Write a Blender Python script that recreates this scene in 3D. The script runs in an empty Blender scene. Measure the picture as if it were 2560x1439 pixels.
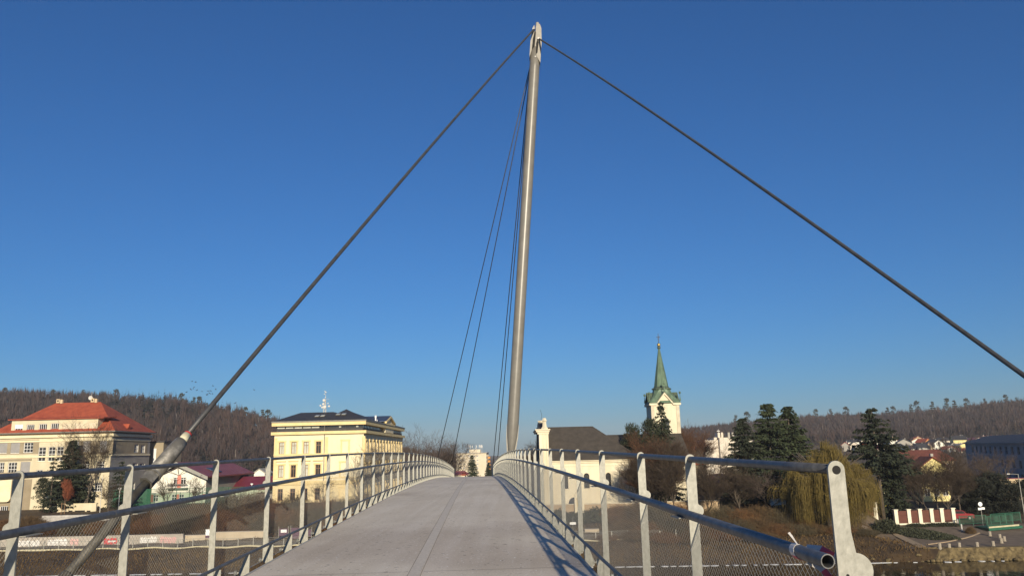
import bpy, math, random
import numpy as np
from mathutils import Vector, Matrix
random.seed(7); RNG = np.random.default_rng(7)
C = bpy.context.scene.collection
R = math.radians
# ------------------------------------------------------------------ camera model (photo is 2560 x 1439)
FPX = 1991.1; PW, PH = 2560, 1439
EYE = Vector((0, 0, 14.0)); PITCH = math.atan(410 / FPX); ROLL = 0.024
def ray(px, py):
    x = (px - PW / 2) / FPX; y = -(py - PH / 2) / FPX
    c, s = math.cos(ROLL), math.sin(ROLL)
    xu, yu = x * c + y * s, -x * s + y * c
    cp, sp = math.cos(PITCH), math.sin(PITCH)
    return Vector((xu, cp - yu * sp, sp + yu * cp))
def P(px, py, Y):
    """the point of the place seen at that pixel at Y metres ahead"""
    r = ray(px, py); return EYE + r * (Y / r.y)
def ordn(i):
    if i >= 25:
        u = ['', '-first', '-second', '-third', '-fourth', '-fifth', '-sixth', '-seventh', '-eighth', '-ninth']; n_ = i + 1
        return {2: 'twenty', 3: 'thirty', 4: 'forty'}[n_ // 10] + u[n_ % 10] if n_ % 10 else {3: 'thirtieth', 4: 'fortieth'}[n_ // 10]
    return ['first', 'second', 'third', 'fourth', 'fifth', 'sixth', 'seventh', 'eighth', 'ninth', 'tenth', 'eleventh', 'twelfth',
            'thirteenth', 'fourteenth', 'fifteenth', 'sixteenth', 'seventeenth', 'eighteenth', 'nineteenth', 'twentieth',
            'twenty-first', 'twenty-second', 'twenty-third', 'twenty-fourth', 'twenty-fifth'][i]
# ------------------------------------------------------------------ materials
def mat(name, c1, c2=None, scale=4.0, rough=0.8, metal=0.0, bump=0.0, bscale=None, detail=4.0, spec=0.5, stretch=None, contrast=(0.35, 0.65)):
    m = bpy.data.materials.new(name); m.use_nodes = True
    nt = m.node_tree; b = nt.nodes['Principled BSDF']
    b.inputs['Roughness'].default_value = rough; b.inputs['Metallic'].default_value = metal
    b.inputs['Specular IOR Level'].default_value = spec
    c1 = tuple(c1) + (1,)
    b.inputs['Base Color'].default_value = c1
    tc = None
    def coords():
        nonlocal tc
        if tc is None:
            tc = nt.nodes.new('ShaderNodeTexCoord').outputs['Object']
            if stretch:
                mp = nt.nodes.new('ShaderNodeMapping'); mp.inputs['Scale'].default_value = stretch
                nt.links.new(tc, mp.inputs['Vector']); tc = mp.outputs['Vector']
        return tc
    if c2 is not None:
        n = nt.nodes.new('ShaderNodeTexNoise'); n.inputs['Scale'].default_value = scale; n.inputs['Detail'].default_value = detail
        n.inputs['Roughness'].default_value = 0.62
        r = nt.nodes.new('ShaderNodeValToRGB')
        r.color_ramp.elements[0].position, r.color_ramp.elements[1].position = contrast
        r.color_ramp.elements[0].color = c1; r.color_ramp.elements[1].color = tuple(c2) + (1,)
        nt.links.new(coords(), n.inputs['Vector']); nt.links.new(n.outputs['Fac'], r.inputs['Fac'])
        nt.links.new(r.outputs['Color'], b.inputs['Base Color'])
    if bump:
        n2 = nt.nodes.new('ShaderNodeTexNoise'); n2.inputs['Scale'].default_value = bscale or scale * 3; n2.inputs['Detail'].default_value = 3
        bp = nt.nodes.new('ShaderNodeBump'); bp.inputs['Strength'].default_value = bump; bp.inputs['Distance'].default_value = 0.05
        nt.links.new(coords(), n2.inputs['Vector']); nt.links.new(n2.outputs['Fac'], bp.inputs['Height'])
        nt.links.new(bp.outputs['Normal'], b.inputs['Normal'])
    return m
def ribbed(m, axis, freq, amount=0.5, dist=0.06):
    """standing seams / tile courses as a bump wave along an axis"""
    nt = m.node_tree; b = nt.nodes['Principled BSDF']
    t = nt.nodes.new('ShaderNodeTexCoord'); w = nt.nodes.new('ShaderNodeTexWave'); w.bands_direction = axis
    w.inputs['Scale'].default_value = freq; w.inputs['Distortion'].default_value = 0.3
    bp = nt.nodes.new('ShaderNodeBump'); bp.inputs['Strength'].default_value = amount; bp.inputs['Distance'].default_value = dist
    nt.links.new(t.outputs['Object'], w.inputs['Vector']); nt.links.new(w.outputs['Fac'], bp.inputs['Height'])
    nt.links.new(bp.outputs['Normal'], b.inputs['Normal']); return m
M = {}
M['galv'] = mat('galvanised_steel', (.235, .232, .198), (.40, .39, .34), 38, .55, .2, .05, 60, stretch=(1, 1, .6), contrast=(.25, .8))
M['pipe'] = mat('galvanised_pipe', (.095, .096, .098), (.165, .165, .163), 18, .5, .4, .05, 40)
M['wire'] = mat('mesh_wire', (.46, .45, .41), None, rough=.4, metal=.35)
M['pylon'] = mat('pylon_paint', (.165, .153, .131), (.20, .187, .160), 1.2, .36, 0.0, .03, 6)
M['plate'] = mat('pylon_plate', (.225, .205, .170), (.28, .26, .215), 3, .5)
M['dark'] = mat('dark_hollow', (.015, .014, .013), None, rough=.9)
M['cable'] = mat('cable_sheath', (.055, .055, .058), (.085, .085, .085), 3, .5, .3)
M['cable_thin'] = mat('stay_cable_steel', (.03, .03, .035), (.06, .06, .06), 3, .5, .4)
M['socket'] = mat('cast_socket_steel', (.15, .142, .125), (.34, .32, .285), 3.5, .55, .35, .2, 12, contrast=(.45, .75))
M['rod'] = mat('anchor_rod_steel', (.060, .052, .038), (.125, .112, .086), 2.2, .6, .1)
M['ivory'] = mat('ivory_collar', (.62, .58, .42), (.48, .44, .3), 6, .6)
M['redpaint'] = mat('red_paint', (.42, .03, .03), None, rough=.6)
M['concrete'] = mat('concrete', (.33, .31, .28), (.45, .43, .39), 1.5, .9, bump=.3, bscale=9)
M['trunk'] = mat('bark', (.055, .042, .03), (.12, .095, .07), 5, .95, bump=.5, bscale=14)
M['bush_olive'] = mat('olive_grey_bush', (.060, .047, .025), (.115, .090, .048), .9, .95)
M['twig'] = mat('bare_twigs', (.038, .026, .017), (.088, .060, .037), 1.5, .95)
M['twig_pale'] = mat('pale_twigs', (.11, .086, .060), (.19, .15, .105), 1.5, .95)
M['twig_red'] = mat('reddish_twigs', (.072, .032, .015), (.14, .066, .031), 1.2, .95)
M['twig_grey'] = mat('grey_brown_twigs', (.075, .054, .043), (.125, .090, .072), .8, .95)
M['bush'] = mat('brown_bush', (.062, .038, .017), (.165, .102, .044), 1.0, .95)
M['bush_red'] = mat('russet_bush', (.10, .049, .019), (.205, .105, .040), .9, .95)
M['russet_leaf'] = mat('russet_leaves', (.20, .055, .025), (.30, .09, .04), 3, .9)
M['spruce'] = mat('spruce_needles', (.011, .018, .009), (.033, .041, .018), .9, .9)
M['fir'] = mat('fir_needles', (.016, .027, .010), (.046, .060, .021), .8, .9)
M['pine'] = mat('pine_needles', (.014, .021, .010), (.042, .050, .021), .9, .9)
M['evergreen'] = mat('shade_dark_evergreen', (.010, .013, .009), (.024, .028, .016), 1.5, .95)  # deep shade over the right-edge hedge put into the needle colour
M['willow'] = mat('willow_wands', (.115, .083, .018), (.25, .185, .045), .7, .9, contrast=(.3, .7))
M['ivy'] = mat('ivy_leaves', (.020, .024, .012), (.05, .055, .025), 3, .8)
M['grass'] = mat('dry_bank_grass', (.032, .019, .009), (.085, .053, .022), .3, 1.0, bump=.8, bscale=3)
M['straw'] = mat('dry_grass_blades', (.058, .033, .012), (.145, .090, .032), .4, 1.0)
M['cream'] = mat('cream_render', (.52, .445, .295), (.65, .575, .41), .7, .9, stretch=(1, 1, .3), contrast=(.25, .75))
M['cream_trim'] = mat('cream_trim', (.70, .60, .38), (.76, .67, .45), .8, .9)
M['umber'] = mat('umber_render', (.27, .22, .145), (.33, .275, .185), .5, .9)
M['brownplaster'] = mat('brown_plaster', (.24, .19, .12), (.30, .245, .165), .5, .9)
M['redtile'] = ribbed(mat('red_clay_tiles', (.31, .058, .028), (.43, .095, .042), .9, .8), 'X', 5.0, .5)
M['slate'] = ribbed(mat('dark_metal_roof', (.030, .029, .030), (.046, .044, .045), 1, .65, 0), 'X', 2.0, .35)
M['oldtile'] = ribbed(mat('old_brown_tiles', (.17, .050, .030), (.25, .075, .042), 1.1, .85), 'X', 5.0, .5)
M['slateblue'] = ribbed(mat('blue_metal_roof', (.05, .065, .10), (.07, .09, .13), 1, .45, .3), 'Y', 2.0, .35)
M['zinc'] = mat('zinc_gutter', (.16, .15, .13), (.22, .21, .18), 3, .6, .3)
M['yellow'] = mat('pale_yellow_render', (.68, .595, .395), (.79, .705, .50), .5, .9, stretch=(1, 1, .35), contrast=(.25, .75))
M['yellowlow'] = mat('ochre_render', (.72, .58, .31), (.76, .63, .37), .4, .9)
M['yellowtrim'] = mat('ochre_trim', (.70, .54, .25), (.74, .60, .32), .8, .9)
M['winbrown'] = mat('brown_window_wood', (.22, .12, .055), (.28, .16, .08), 6, .6)
M['winwhite'] = mat('white_window_frame', (.70, .69, .66), None, rough=.5)
M['glass'] = mat('window_glass', (.025, .025, .027), (.045, .043, .04), .6, .12, 0, 0, spec=.7)
M['curtain'] = mat('window_with_curtain', (.42, .43, .36), (.55, .55, .47), 1.2, .25, spec=.6)
M['blind'] = mat('grey_roller_blind', (.26, .25, .24), (.30, .29, .28), 1, .7)
M['blindcream'] = mat('cream_roller_blind', (.56, .47, .33), (.60, .52, .38), 1, .7)
M['white'] = mat('white_render', (.74, .71, .60), (.78, .76, .66), .4, .9)
M['mint'] = mat('mint_render', (.50, .58, .42), (.55, .62, .47), .6, .9)
M['salmon'] = mat('salmon_panel', (.58, .19, .14), (.64, .23, .17), 1, .8)
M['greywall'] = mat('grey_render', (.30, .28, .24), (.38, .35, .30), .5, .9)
M['roofbrown'] = ribbed(mat('red_brown_sheet_roof', (.22, .058, .05), (.29, .085, .07), .5, .5), 'Y', 2.5, .35)
M['crimson'] = ribbed(mat('crimson_sheet_roof', (.14, .022, .035), (.18, .032, .048), .6, .5), 'X', 2.2, .35)
M['fascia'] = mat('grey_fascia_boards', (.26, .25, .22), (.32, .31, .27), 3, .8)
M['church'] = mat('church_render', (.60, .52, .36), (.75, .68, .51), .6, .9, stretch=(1, 1, .3), contrast=(.25, .75))
M['churchdirty'] = mat('weathered_render', (.48, .42, .30), (.64, .57, .43), .8, .95)
M['churchroof'] = ribbed(mat('brown_shingle_roof', (.048, .040, .031), (.074, .061, .048), 1.2, .85), 'Z', 6.0, .35)
M['copper'] = mat('green_copper', (.060, .100, .062), (.165, .245, .160), 1.3, .6, .15, stretch=(1, 1, .35), contrast=(.3, .7))
M['copperdark'] = mat('dark_copper', (.05, .07, .05), (.12, .16, .10), 2, .6, .2)
M['gold'] = mat('gilded_ball', (.75, .50, .14), None, rough=.3, metal=.9)
M['iron'] = mat('black_iron', (.02, .018, .02), None, rough=.6)
M['brownstone'] = mat('brown_wall_render', (.33, .235, .14), (.43, .32, .20), .7, .95)
M['panel'] = mat('panel_concrete', (.58, .50, .36), (.64, .56, .42), .3, .9)
M['panelwhite'] = mat('white_panel', (.58, .51, .41), (.66, .59, .49), .3, .9)
M['orange'] = mat('orange_balcony', (.52, .24, .06), None, rough=.8)
M['antenna'] = mat('antenna_white', (.52, .50, .46), None, rough=.6)
M['brightyellow'] = mat('bright_yellow_render', (.72, .57, .07), (.78, .63, .12), .8, .9)
M['lemon'] = mat('lemon_render', (.72, .60, .24), (.77, .66, .32), .8, .9)
M['redfence'] = mat('red_brown_boards', (.095, .032, .021), (.14, .048, .031), 2, .85, stretch=(.4, 1, 6), bump=.3)
M['pier'] = mat('cream_pier', (.70, .64, .48), (.76, .71, .56), 2, .9)
M['greenrail'] = mat('green_paint', (.014, .085, .048), (.02, .11, .062), 3, .5)
M['stone'] = mat('bollard_stone', (.24, .205, .155), (.35, .305, .24), 6, .95, bump=.3)
M['paving'] = mat('quay_paving', (.13, .094, .062), (.19, .142, .098), .8, .95, bump=.3, bscale=6)
M['pathpale'] = mat('pale_path', (.30, .22, .14), (.38, .29, .19), 1.5, .95)
M['kerb'] = mat('pale_kerb', (.42, .38, .24), (.52, .47, .32), 2, .95)
M['quaywall'] = mat('mossy_quay_stone', (.040, .028, .012), (.22, .165, .075), 1.8, .95, bump=.8, bscale=6, contrast=(.3, .7))
M['bluegrey'] = mat('blue_grey_facade', (.25, .26, .275), (.31, .32, .33), .4, .9)
M['sandwall'] = mat('sand_wall', (.50, .38, .23), (.56, .44, .28), .6, .9)
M['asphalt'] = mat('asphalt', (.05, .048, .046), (.07, .068, .065), 3, .95)
M['carred'] = mat('car_paint_red', (.22, .015, .02), None, rough=.3)
M['tyre'] = mat('tyre_rubber', (.02, .02, .02), None, rough=.8)
M['tapewhite'] = mat('tape_white', (.55, .52, .49), None, rough=.45)
M['tapered'] = mat('tape_red', (.58, .085, .12), None, rough=.45)
M['signwhite'] = mat('sign_white', (.82, .82, .80), None, rough=.5)
M['purple'] = mat('dark_purple_banner', (.07, .028, .055), (.10, .04, .08), 3, .7)
M['bird'] = mat('bird_feathers', (.02, .02, .025), None, rough=.8)
M['conc_wall'] = mat('riverside_wall', (.30, .265, .22), (.50, .46, .40), .5, .95, contrast=(.3, .75), stretch=(.6, 1, 2))
M['beigewall'] = mat('beige_wall', (.44, .36, .25), (.52, .44, .32), .6, .95)
M['graf_red'] = mat('graffiti_red', (.45, .045, .05), (.52, .09, .09), 3, .8)
M['graf_pink'] = mat('graffiti_pink', (.55, .30, .28), (.60, .42, .38), 3, .8)
M['graf_white'] = mat('graffiti_white', (.70, .68, .64), (.60, .58, .55), 3, .8)
M['ice'] = mat('shore_ice', (.55, .58, .62), (.80, .80, .80), 2, .4)
# ------------------------------------------------------------------ mesh builder
class MB:
    def __init__(self): self.v = []; self.f = []; self.m = []; self.n = 0; self.mi = 0
    def add(self, verts, faces):
        verts = [tuple(v) for v in verts]
        k = self.n; self.v += verts; self.n += len(verts)
        self.f += [tuple(i + k for i in f) for f in faces]; self.m += [self.mi] * len(faces); return self
    def box(self, a, b):
        (x0, y0, z0), (x1, y1, z1) = a, b
        return self.add([(x0, y0, z0), (x1, y0, z0), (x1, y1, z0), (x0, y1, z0), (x0, y0, z1), (x1, y0, z1), (x1, y1, z1), (x0, y1, z1)],
                        [(3, 2, 1, 0), (4, 5, 6, 7), (0, 1, 5, 4), (1, 2, 6, 5), (2, 3, 7, 6), (3, 0, 4, 7)])
    def obox(self, o, ax, ay, az):
        """box from a corner and three edge vectors"""
        o, ax, ay, az = map(Vector, (o, ax, ay, az))
        p = [o, o + ax, o + ax + ay, o + ay]; p += [q + az for q in p]
        return self.add(p, [(3, 2, 1, 0), (4, 5, 6, 7), (0, 1, 5, 4), (1, 2, 6, 5), (2, 3, 7, 6), (3, 0, 4, 7)])
    def prism(self, poly, d):
        """closed prism: polygon (3d points, in order) pushed along d"""
        poly = [Vector(p) for p in poly]; d = Vector(d); n = len(poly)
        return self.add(poly + [p + d for p in poly], [tuple(range(n - 1, -1, -1)), tuple(range(n, 2 * n))] +
                        [(i, (i + 1) % n, n + (i + 1) % n, n + i) for i in range(n)])
    def tube(self, pts, rad, n=8, caps=True, hollow=None):
        pts = [Vector(p) for p in pts]
        if not hasattr(rad, '__len__'): rad = [rad] * len(pts)
        V = []; F = []; prev = None
        for i, p in enumerate(pts):
            t = (pts[min(i + 1, len(pts) - 1)] - pts[max(i - 1, 0)]).normalized()
            if prev is None:
                a = Vector((0, 0, 1)) if abs(t.z) < .9 else Vector((1, 0, 0)); u = t.cross(a).normalized()
            else:
                u = (prev - t * prev.dot(t)).normalized()
            prev = u; w = t.cross(u)
            for k in range(n):
                an = 2 * math.pi * k / n
                V.append(p + (u * math.cos(an) + w * math.sin(an)) * rad[i])
        for i in range(len(pts) - 1):
            for k in range(n):
                F.append((i * n + k, i * n + (k + 1) % n, (i + 1) * n + (k + 1) % n, (i + 1) * n + k))
        if caps: F += [tuple(range(n - 1, -1, -1)), tuple(range((len(pts) - 1) * n, len(pts) * n))]
        return self.add(V, F)
    def lathe(self, prof, c=(0, 0, 0), n=16):
        V = []; F = []
        for r, z in prof:
            for k in range(n):
                a = 2 * math.pi * k / n; V.append((c[0] + r * math.cos(a), c[1] + r * math.sin(a), c[2] + z))
        for i in range(len(prof) - 1):
            for k in range(n): F.append((i * n + k, i * n + (k + 1) % n, (i + 1) * n + (k + 1) % n, (i + 1) * n + k))
        F += [tuple(range(n - 1, -1, -1)), tuple(range((len(prof) - 1) * n, len(prof) * n))]
        return self.add(V, F)
    def disc(self, c, nrm, r, th, n=14):
        c = Vector(c); nrm = Vector(nrm).normalized()
        return self.tube([c, c + nrm * th], r, n)
    def sphere(self, c, r, nu=12, nv=8, sz=1.0):
        return self.lathe([(max(r * math.sin(math.pi * i / nv), .001), -r * sz * math.cos(math.pi * i / nv)) for i in range(nv + 1)], c, nu)
    def build(self, name, mats, parent=None, smooth=False, origin=None):
        me = bpy.data.meshes.new(name)
        if parent is not None: o0 = wloc(parent)
        else: o0 = Vector(origin) if origin is not None else Vector((0, 0, 0))
        me.from_pydata([(v[0] - o0.x, v[1] - o0.y, v[2] - o0.z) for v in self.v], [], self.f)
        if not isinstance(mats, (list, tuple)): mats = [mats]
        for m in mats: me.materials.append(m)
        if len(mats) > 1: me.polygons.foreach_set('material_index', self.m)
        if smooth: me.polygons.foreach_set('use_smooth', [True] * len(me.polygons))
        me.update()
        o = bpy.data.objects.new(name, me); C.objects.link(o)
        if parent is not None: o.parent = parent
        else: o.location = o0
        return o
def wloc(o):
    v = Vector((0, 0, 0))
    while o is not None: v += o.location; o = o.parent
    return v
def npmesh(name, verts, faces, mats, parent=None, mi=None, smooth=False):
    """mesh from numpy arrays: verts (n,3), faces (m,k)"""
    me = bpy.data.meshes.new(name); nv, (nf, k) = len(verts), faces.shape
    me.vertices.add(nv); me.vertices.foreach_set('co', np.asarray(verts, dtype=np.float32).ravel())
    me.loops.add(nf * k); me.loops.foreach_set('vertex_index', faces.astype(np.int32).ravel())
    me.polygons.add(nf); me.polygons.foreach_set('loop_start', np.arange(0, nf * k, k, dtype=np.int32))
    if not isinstance(mats, (list, tuple)): mats = [mats]
    for m in mats: me.materials.append(m)
    if mi is not None: me.polygons.foreach_set('material_index', np.asarray(mi, dtype=np.int32))
    if smooth: me.polygons.foreach_set('use_smooth', np.ones(nf, dtype=bool))
    me.update(calc_edges=True); me.validate()
    o = bpy.data.objects.new(name, me); C.objects.link(o)
    if parent is not None: o.parent = parent
    return o
def tag(o, label, cat, group=None, kind=None):
    if label: o['label'] = label
    if cat: o['category'] = cat
    if group: o['group'] = group
    if kind: o['kind'] = kind
    elif cat: o['kind'] = 'thing'
    return o
def thing(name, label, cat, loc=(0, 0, 0), group=None):
    o = bpy.data.objects.new(name, None); C.objects.link(o); o.location = loc; o.empty_display_size = .3
    o['kind'] = 'thing'
    return tag(o, label, cat, group)
def dup(root, loc, rotz=0.0, scale=(1, 1, 1), label=None, group=None):
    r = root.copy(); C.objects.link(r); r.location = loc; r.rotation_euler = (0, 0, rotz); r.scale = scale
    if label: r['label'] = label
    if group: r['group'] = group
    for ch in list(root.children):
        c = ch.copy(); C.objects.link(c); c.parent = r
        for g in ch.children:
            d = g.copy(); C.objects.link(d); d.parent = c
    return r
def struct(o, label=None, cat=None):
    o['kind'] = 'structure'
    if label: o['label'] = label
    if cat: o['category'] = cat
    return o
# ------------------------------------------------------------------ terrain
def smooth(a, b, x):
    t = np.clip((x - a) / (b - a), 0, 1); return t * t * (3 - 2 * t)
def shore(X): return np.maximum(103.2 - .058 * np.clip(X, -90, 120), 99.7)
LT = np.array([(-40, -6), (-4, -1.2), (0, 0), (2, .8), (7, 2.35), (12.5, 2.45), (14, 2.9), (20, 4.0), (27, 5.0), (34, 5.8), (45, 6.2), (120, 5.4), (260, 2.4), (4000, 2)])
RT = np.array([(-40, -6), (-4, -1.2), (-.9, -.8), (.3, -.1), (1.3, 1.25), (2, 1.38), (13, 1.5), (18, 1.95), (24, 2.25), (50, 3.5), (100, 4.5), (300, 4), (4000, 4)])
CL = np.array([(-900, 74), (-470, 65), (-365, 60), (-300, 55.5), (-228, 40), (-150, 17), (-70, 1), (0, 0), (2000, 0)])   # left crest height against X at Y = 700
CR = np.array([(-2000, 0), (120, 0), (210, 25.5), (290, 31.5), (365, 36.5), (465, 37.5), (520, 40.5), (565, 45), (645, 49), (900, 58)])
def hz(X, Y):
    X = np.asarray(X, float); Y = np.asarray(Y, float)
    t = Y - shore(X)
    l = np.interp(t, LT[:, 0], LT[:, 1]); r = np.interp(t, RT[:, 0], RT[:, 1])
    w = smooth(44.5, 49.0, X - np.maximum(t - 12, 0) * .6)
    z = l * (1 - w) + r * w
    sl = np.maximum(Y, 1) / 700.0
    hl = np.interp(X / sl, CL[:, 0], CL[:, 1]) * smooth(330, 700, Y)
    sr = np.maximum(Y, 1) / 1000.0
    hr = np.interp(X / sr, CR[:, 0], CR[:, 1]) * (.30 * smooth(380, 680, Y) + .70 * smooth(620, 1000, Y))
    z = z + hl + hr
    z = z + np.where(t > 0, .12 * np.sin(X * .9 + 1.3 * np.sin(Y * .7)) * np.sin(Y * 1.1) * np.clip(t / 3, 0, 1) * np.clip((40 - t) / 10, 0, 1) * (1 - w), 0)
    return z
def gz(X, Y): return float(hz(X, Y))
def base(px, Y):
    """ground point under that pixel column, Y metres ahead"""
    x = P(px, 1200, Y).x
    for _ in range(3):
        z = gz(x, Y); d = z - 14.0
        py = 1130 - (px - 1280) * .024 - d * FPX / Y
        x = P(px, py, Y).x
    return Vector((x, Y, gz(x, Y)))
def grid(name, xs, ys, zf, m):
    X, Y = np.meshgrid(xs, ys); Z = zf(X, Y)
    v = np.stack([X, Y, Z], -1).reshape(-1, 3); nx, ny = len(xs), len(ys)
    i = np.arange(nx - 1)[None, :] + nx * np.arange(ny - 1)[:, None]
    f = np.stack([i, i + 1, i + 1 + nx, i + nx], -1).reshape(-1, 4)
    return npmesh(name, v, f, m, smooth=True)
xs = np.unique(np.concatenate([np.arange(-1600, -120, 25), np.arange(-120, 120, 1.5), np.arange(120, 1700, 25)]))
ys = np.unique(np.concatenate([np.arange(88, 142, .8), np.arange(142, 200, 5), np.arange(200, 1200, 16), np.arange(1200, 3001, 200)]))
g = struct(grid('ground', xs, ys, hz, M['grass']), 'brown winter river bank rising to a flat and wooded hills', 'ground')
def near(X, Y): return np.interp(Y, [-200, 8, 13, 30, 36], [10.5, 10.5, 5.5, -1.5, -4]) + .05 * np.sin(X + Y)
g = struct(grid('near_bank', np.arange(-160, 161, 4.0), np.arange(-120, 36, 2.0), near, M['grass']), 'near river bank below the start of the footbridge', 'ground')
# ------------------------------------------------------------------ the footbridge
YAW = R(-2.56)
AX = Vector((math.sin(YAW), math.cos(YAW), 0)); RTV = Vector((math.cos(YAW), -math.sin(YAW), 0)); UP = Vector((0, 0, 1))
_s = np.array([-8, -4, 0, 5, 10, 15, 20, 25, 30, 35, 40, 50, 60, 70, 80, 100, 125, 132.])
_z = np.array([-1.36, -1.32, -1.29, -1.26, -1.222, -1.187, -1.155, -1.128, -1.125, -1.16, -1.235, -1.43, -1.68, -2.02, -2.46, -3.6, -5.6, -6.2])
_pf = np.polyfit(_s, _z, 6)
def zd(s): return 14 + float(np.polyval(_pf, s))
def B(s, u, z=0.0): return EYE * 0 + AX * s + RTV * u + UP * (zd(s) + z)
UL, UR = -2.53, 1.17            # deck edges
S0, S1 = -5.0, 128.0
def sweep(prof, s_list, name, m, parent, smooth=False, closed=True):
    """profile [(u, z), ...] swept along the deck"""
    n = len(prof); mb = MB()
    V = [B(s, u, z) for s in s_list for u, z in prof]; F = []
    for i in range(len(s_list) - 1):
        for k in range(n): F.append((i * n + k, i * n + (k + 1) % n, (i + 1) * n + (k + 1) % n, (i + 1) * n + k))
    F += [tuple(range(n - 1, -1, -1)), tuple(range((len(s_list) - 1) * n, len(s_list) * n))]
    mb.add(V, F); return mb.build(name, m, parent, smooth)
# deck surfacing: frosty sanded epoxy
md = bpy.data.materials.new('sanded_deck_coating'); md.use_nodes = True
nt = md.node_tree; b = nt.nodes['Principled BSDF']; b.inputs['Roughness'].default_value = .8
tc = nt.nodes.new('ShaderNodeTexCoord')
def noise(scale, detail=4, stretch=None, src='Object'):
    n = nt.nodes.new('ShaderNodeTexNoise'); n.inputs['Scale'].default_value = scale; n.inputs['Detail'].default_value = detail
    if stretch:
        mp = nt.nodes.new('ShaderNodeMapping'); mp.inputs['Scale'].default_value = stretch
        nt.links.new(tc.outputs[src], mp.inputs['Vector']); nt.links.new(mp.outputs['Vector'], n.inputs['Vector'])
    else: nt.links.new(tc.outputs[src], n.inputs['Vector'])
    return n.outputs['Fac']
def ramp(fac, stops):
    r = nt.nodes.new('ShaderNodeValToRGB'); e = r.color_ramp.elements
    while len(e) < len(stops): e.new(.5)
    for i, (p, c) in enumerate(stops): e[i].position = p; e[i].color = tuple(c) + (1,)
    nt.links.new(fac, r.inputs['Fac']); return r.outputs['Color']
def mix(f, a, bb, mode='MIX'):
    x = nt.nodes.new('ShaderNodeMix'); x.data_type = 'RGBA'; x.blend_type = mode
    if hasattr(f, 'links'): nt.links.new(f, x.inputs[0])
    else: x.inputs[0].default_value = f
    for v, k in ((a, 6), (bb, 7)):
        if hasattr(v, 'links'): nt.links.new(v, x.inputs[k])
        else: x.inputs[k].default_value = tuple(v) + (1,)
    return x.outputs[2]
base_c = ramp(noise(.9, 6, (1, .5, 1)), [(.25, (.61, .535, .425)), (.5, (.69, .613, .495)), (.75, (.76, .68, .56))])
streak = ramp(noise(1.5, 3, (3.5, .12, 1)), [(.42, (.88, .85, .80)), (.62, (1, 1, 1))])
c = mix(.55, base_c, streak, 'MULTIPLY')
fine = ramp(noise(55, 2), [(.35, (.82, .82, .82)), (.62, (1.1, 1.1, 1.1))])
c = mix(.6, c, fine, 'MULTIPLY')
crumbs = ramp(noise(13, 3), [(.30, (.22, .18, .15)), (.345, (1, 1, 1))])
c = mix(.7, c, crumbs, 'MULTIPLY')
blot = ramp(noise(.35, 3, (1, .7, 1)), [(.36, (.78, .75, .74)), (.5, (1, 1, 1))])
c = mix(.8, c, blot, 'MULTIPLY')
spark = ramp(noise(36, 1), [(.715, (0, 0, 0)), (.74, (1, 1, 1))])  # frost sparkle: glints put into the colour as pale specks
c = mix(spark, c, (.9, .93, .95))
nt.links.new(c, b.inputs['Base Color'])
bp = nt.nodes.new('ShaderNodeBump'); bp.inputs['Strength'].default_value = .25; bp.inputs['Distance'].default_value = .01
nt.links.new(noise(120, 2), bp.inputs['Height']); nt.links.new(bp.outputs['Normal'], b.inputs['Normal'])
M['deck'] = md
M['seal'] = mat('joint_sealant', (.26, .225, .19), None, rough=.9)
M['deckedge'] = mat('deck_edge_steel', (.36, .35, .32), (.46, .45, .41), 6, .6, .1, bump=.05)
M['strip'] = mat('joint_strip', (.52, .46, .375), (.64, .57, .475), 25, .8, contrast=(.35, .65))
ss = list(np.arange(S0, S1 + .01, 1.0))
bridge = thing('footbridge', 'humped pale grey footbridge deck running away to the far bank', 'footbridge', (0, 0, 0))
sweep([(UL + .03, 0), (UR - .03, 0), (UR - .03, -.30), (.6, -.75), (-1.9, -.75), (UL + .03, -.30)], ss, 'deck', M['deck'], bridge)
for u in (UL, UR):
    a = -1 if u < 0 else 1
    sweep([(u - .03 * a - .002 * a, .004), (u, .004), (u, -.16), (u - .03 * a - .002 * a, -.16)][::a], ss, 'edge_plate', M['deckedge'], bridge)
sweep([(-.76, .004), (-.64, .004), (-.64, -.02), (-.76, -.02)], ss, 'joint_strip', M['strip'], bridge)
for u in (-.768, -.632): sweep([(u - .003, .002), (u + .003, .002), (u + .003, -.01), (u - .003, -.01)], ss, 'joint_seal', M['seal'], bridge)
for s in (8.95, 21.0, 33.0, 45.0, 57.0):
    mb = MB()
    mb.add([B(s, -.62, .003), B(s, UR - .04, .003), B(s + .012, UR - .04, .003), B(s + .012, -.62, .003)], [(0, 1, 2, 3)])
    mb.add([B(s, UL + .04, .003), B(s, -.78, .003), B(s + .012, -.78, .003), B(s + .012, UL + .04, .003)], [(0, 1, 2, 3)])
    mb.build('expansion_joint', M['seal'], bridge)
# piers and abutments (below the deck, seen only from the side)
for s in (38, 96):
    mb = MB(); p = B(s, -.7); z0 = -5; mb.obox(p - RTV * 1.1 - AX * .45 + UP * (z0 - p.z), RTV * 2.2, AX * .9, UP * (p.z - .75 - z0))
    mb.build('pier', M['concrete'], bridge)
for s0_, s1_ in ((-7, -4.8), (126, 131)):
    mb = MB(); p = B(s0_, -2.7); mb.obox(p + UP * (-8 - .76), RTV * 4.1, AX * (s1_ - s0_), UP * 8)
    mb.build('abutment', M['concrete'], bridge)
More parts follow.
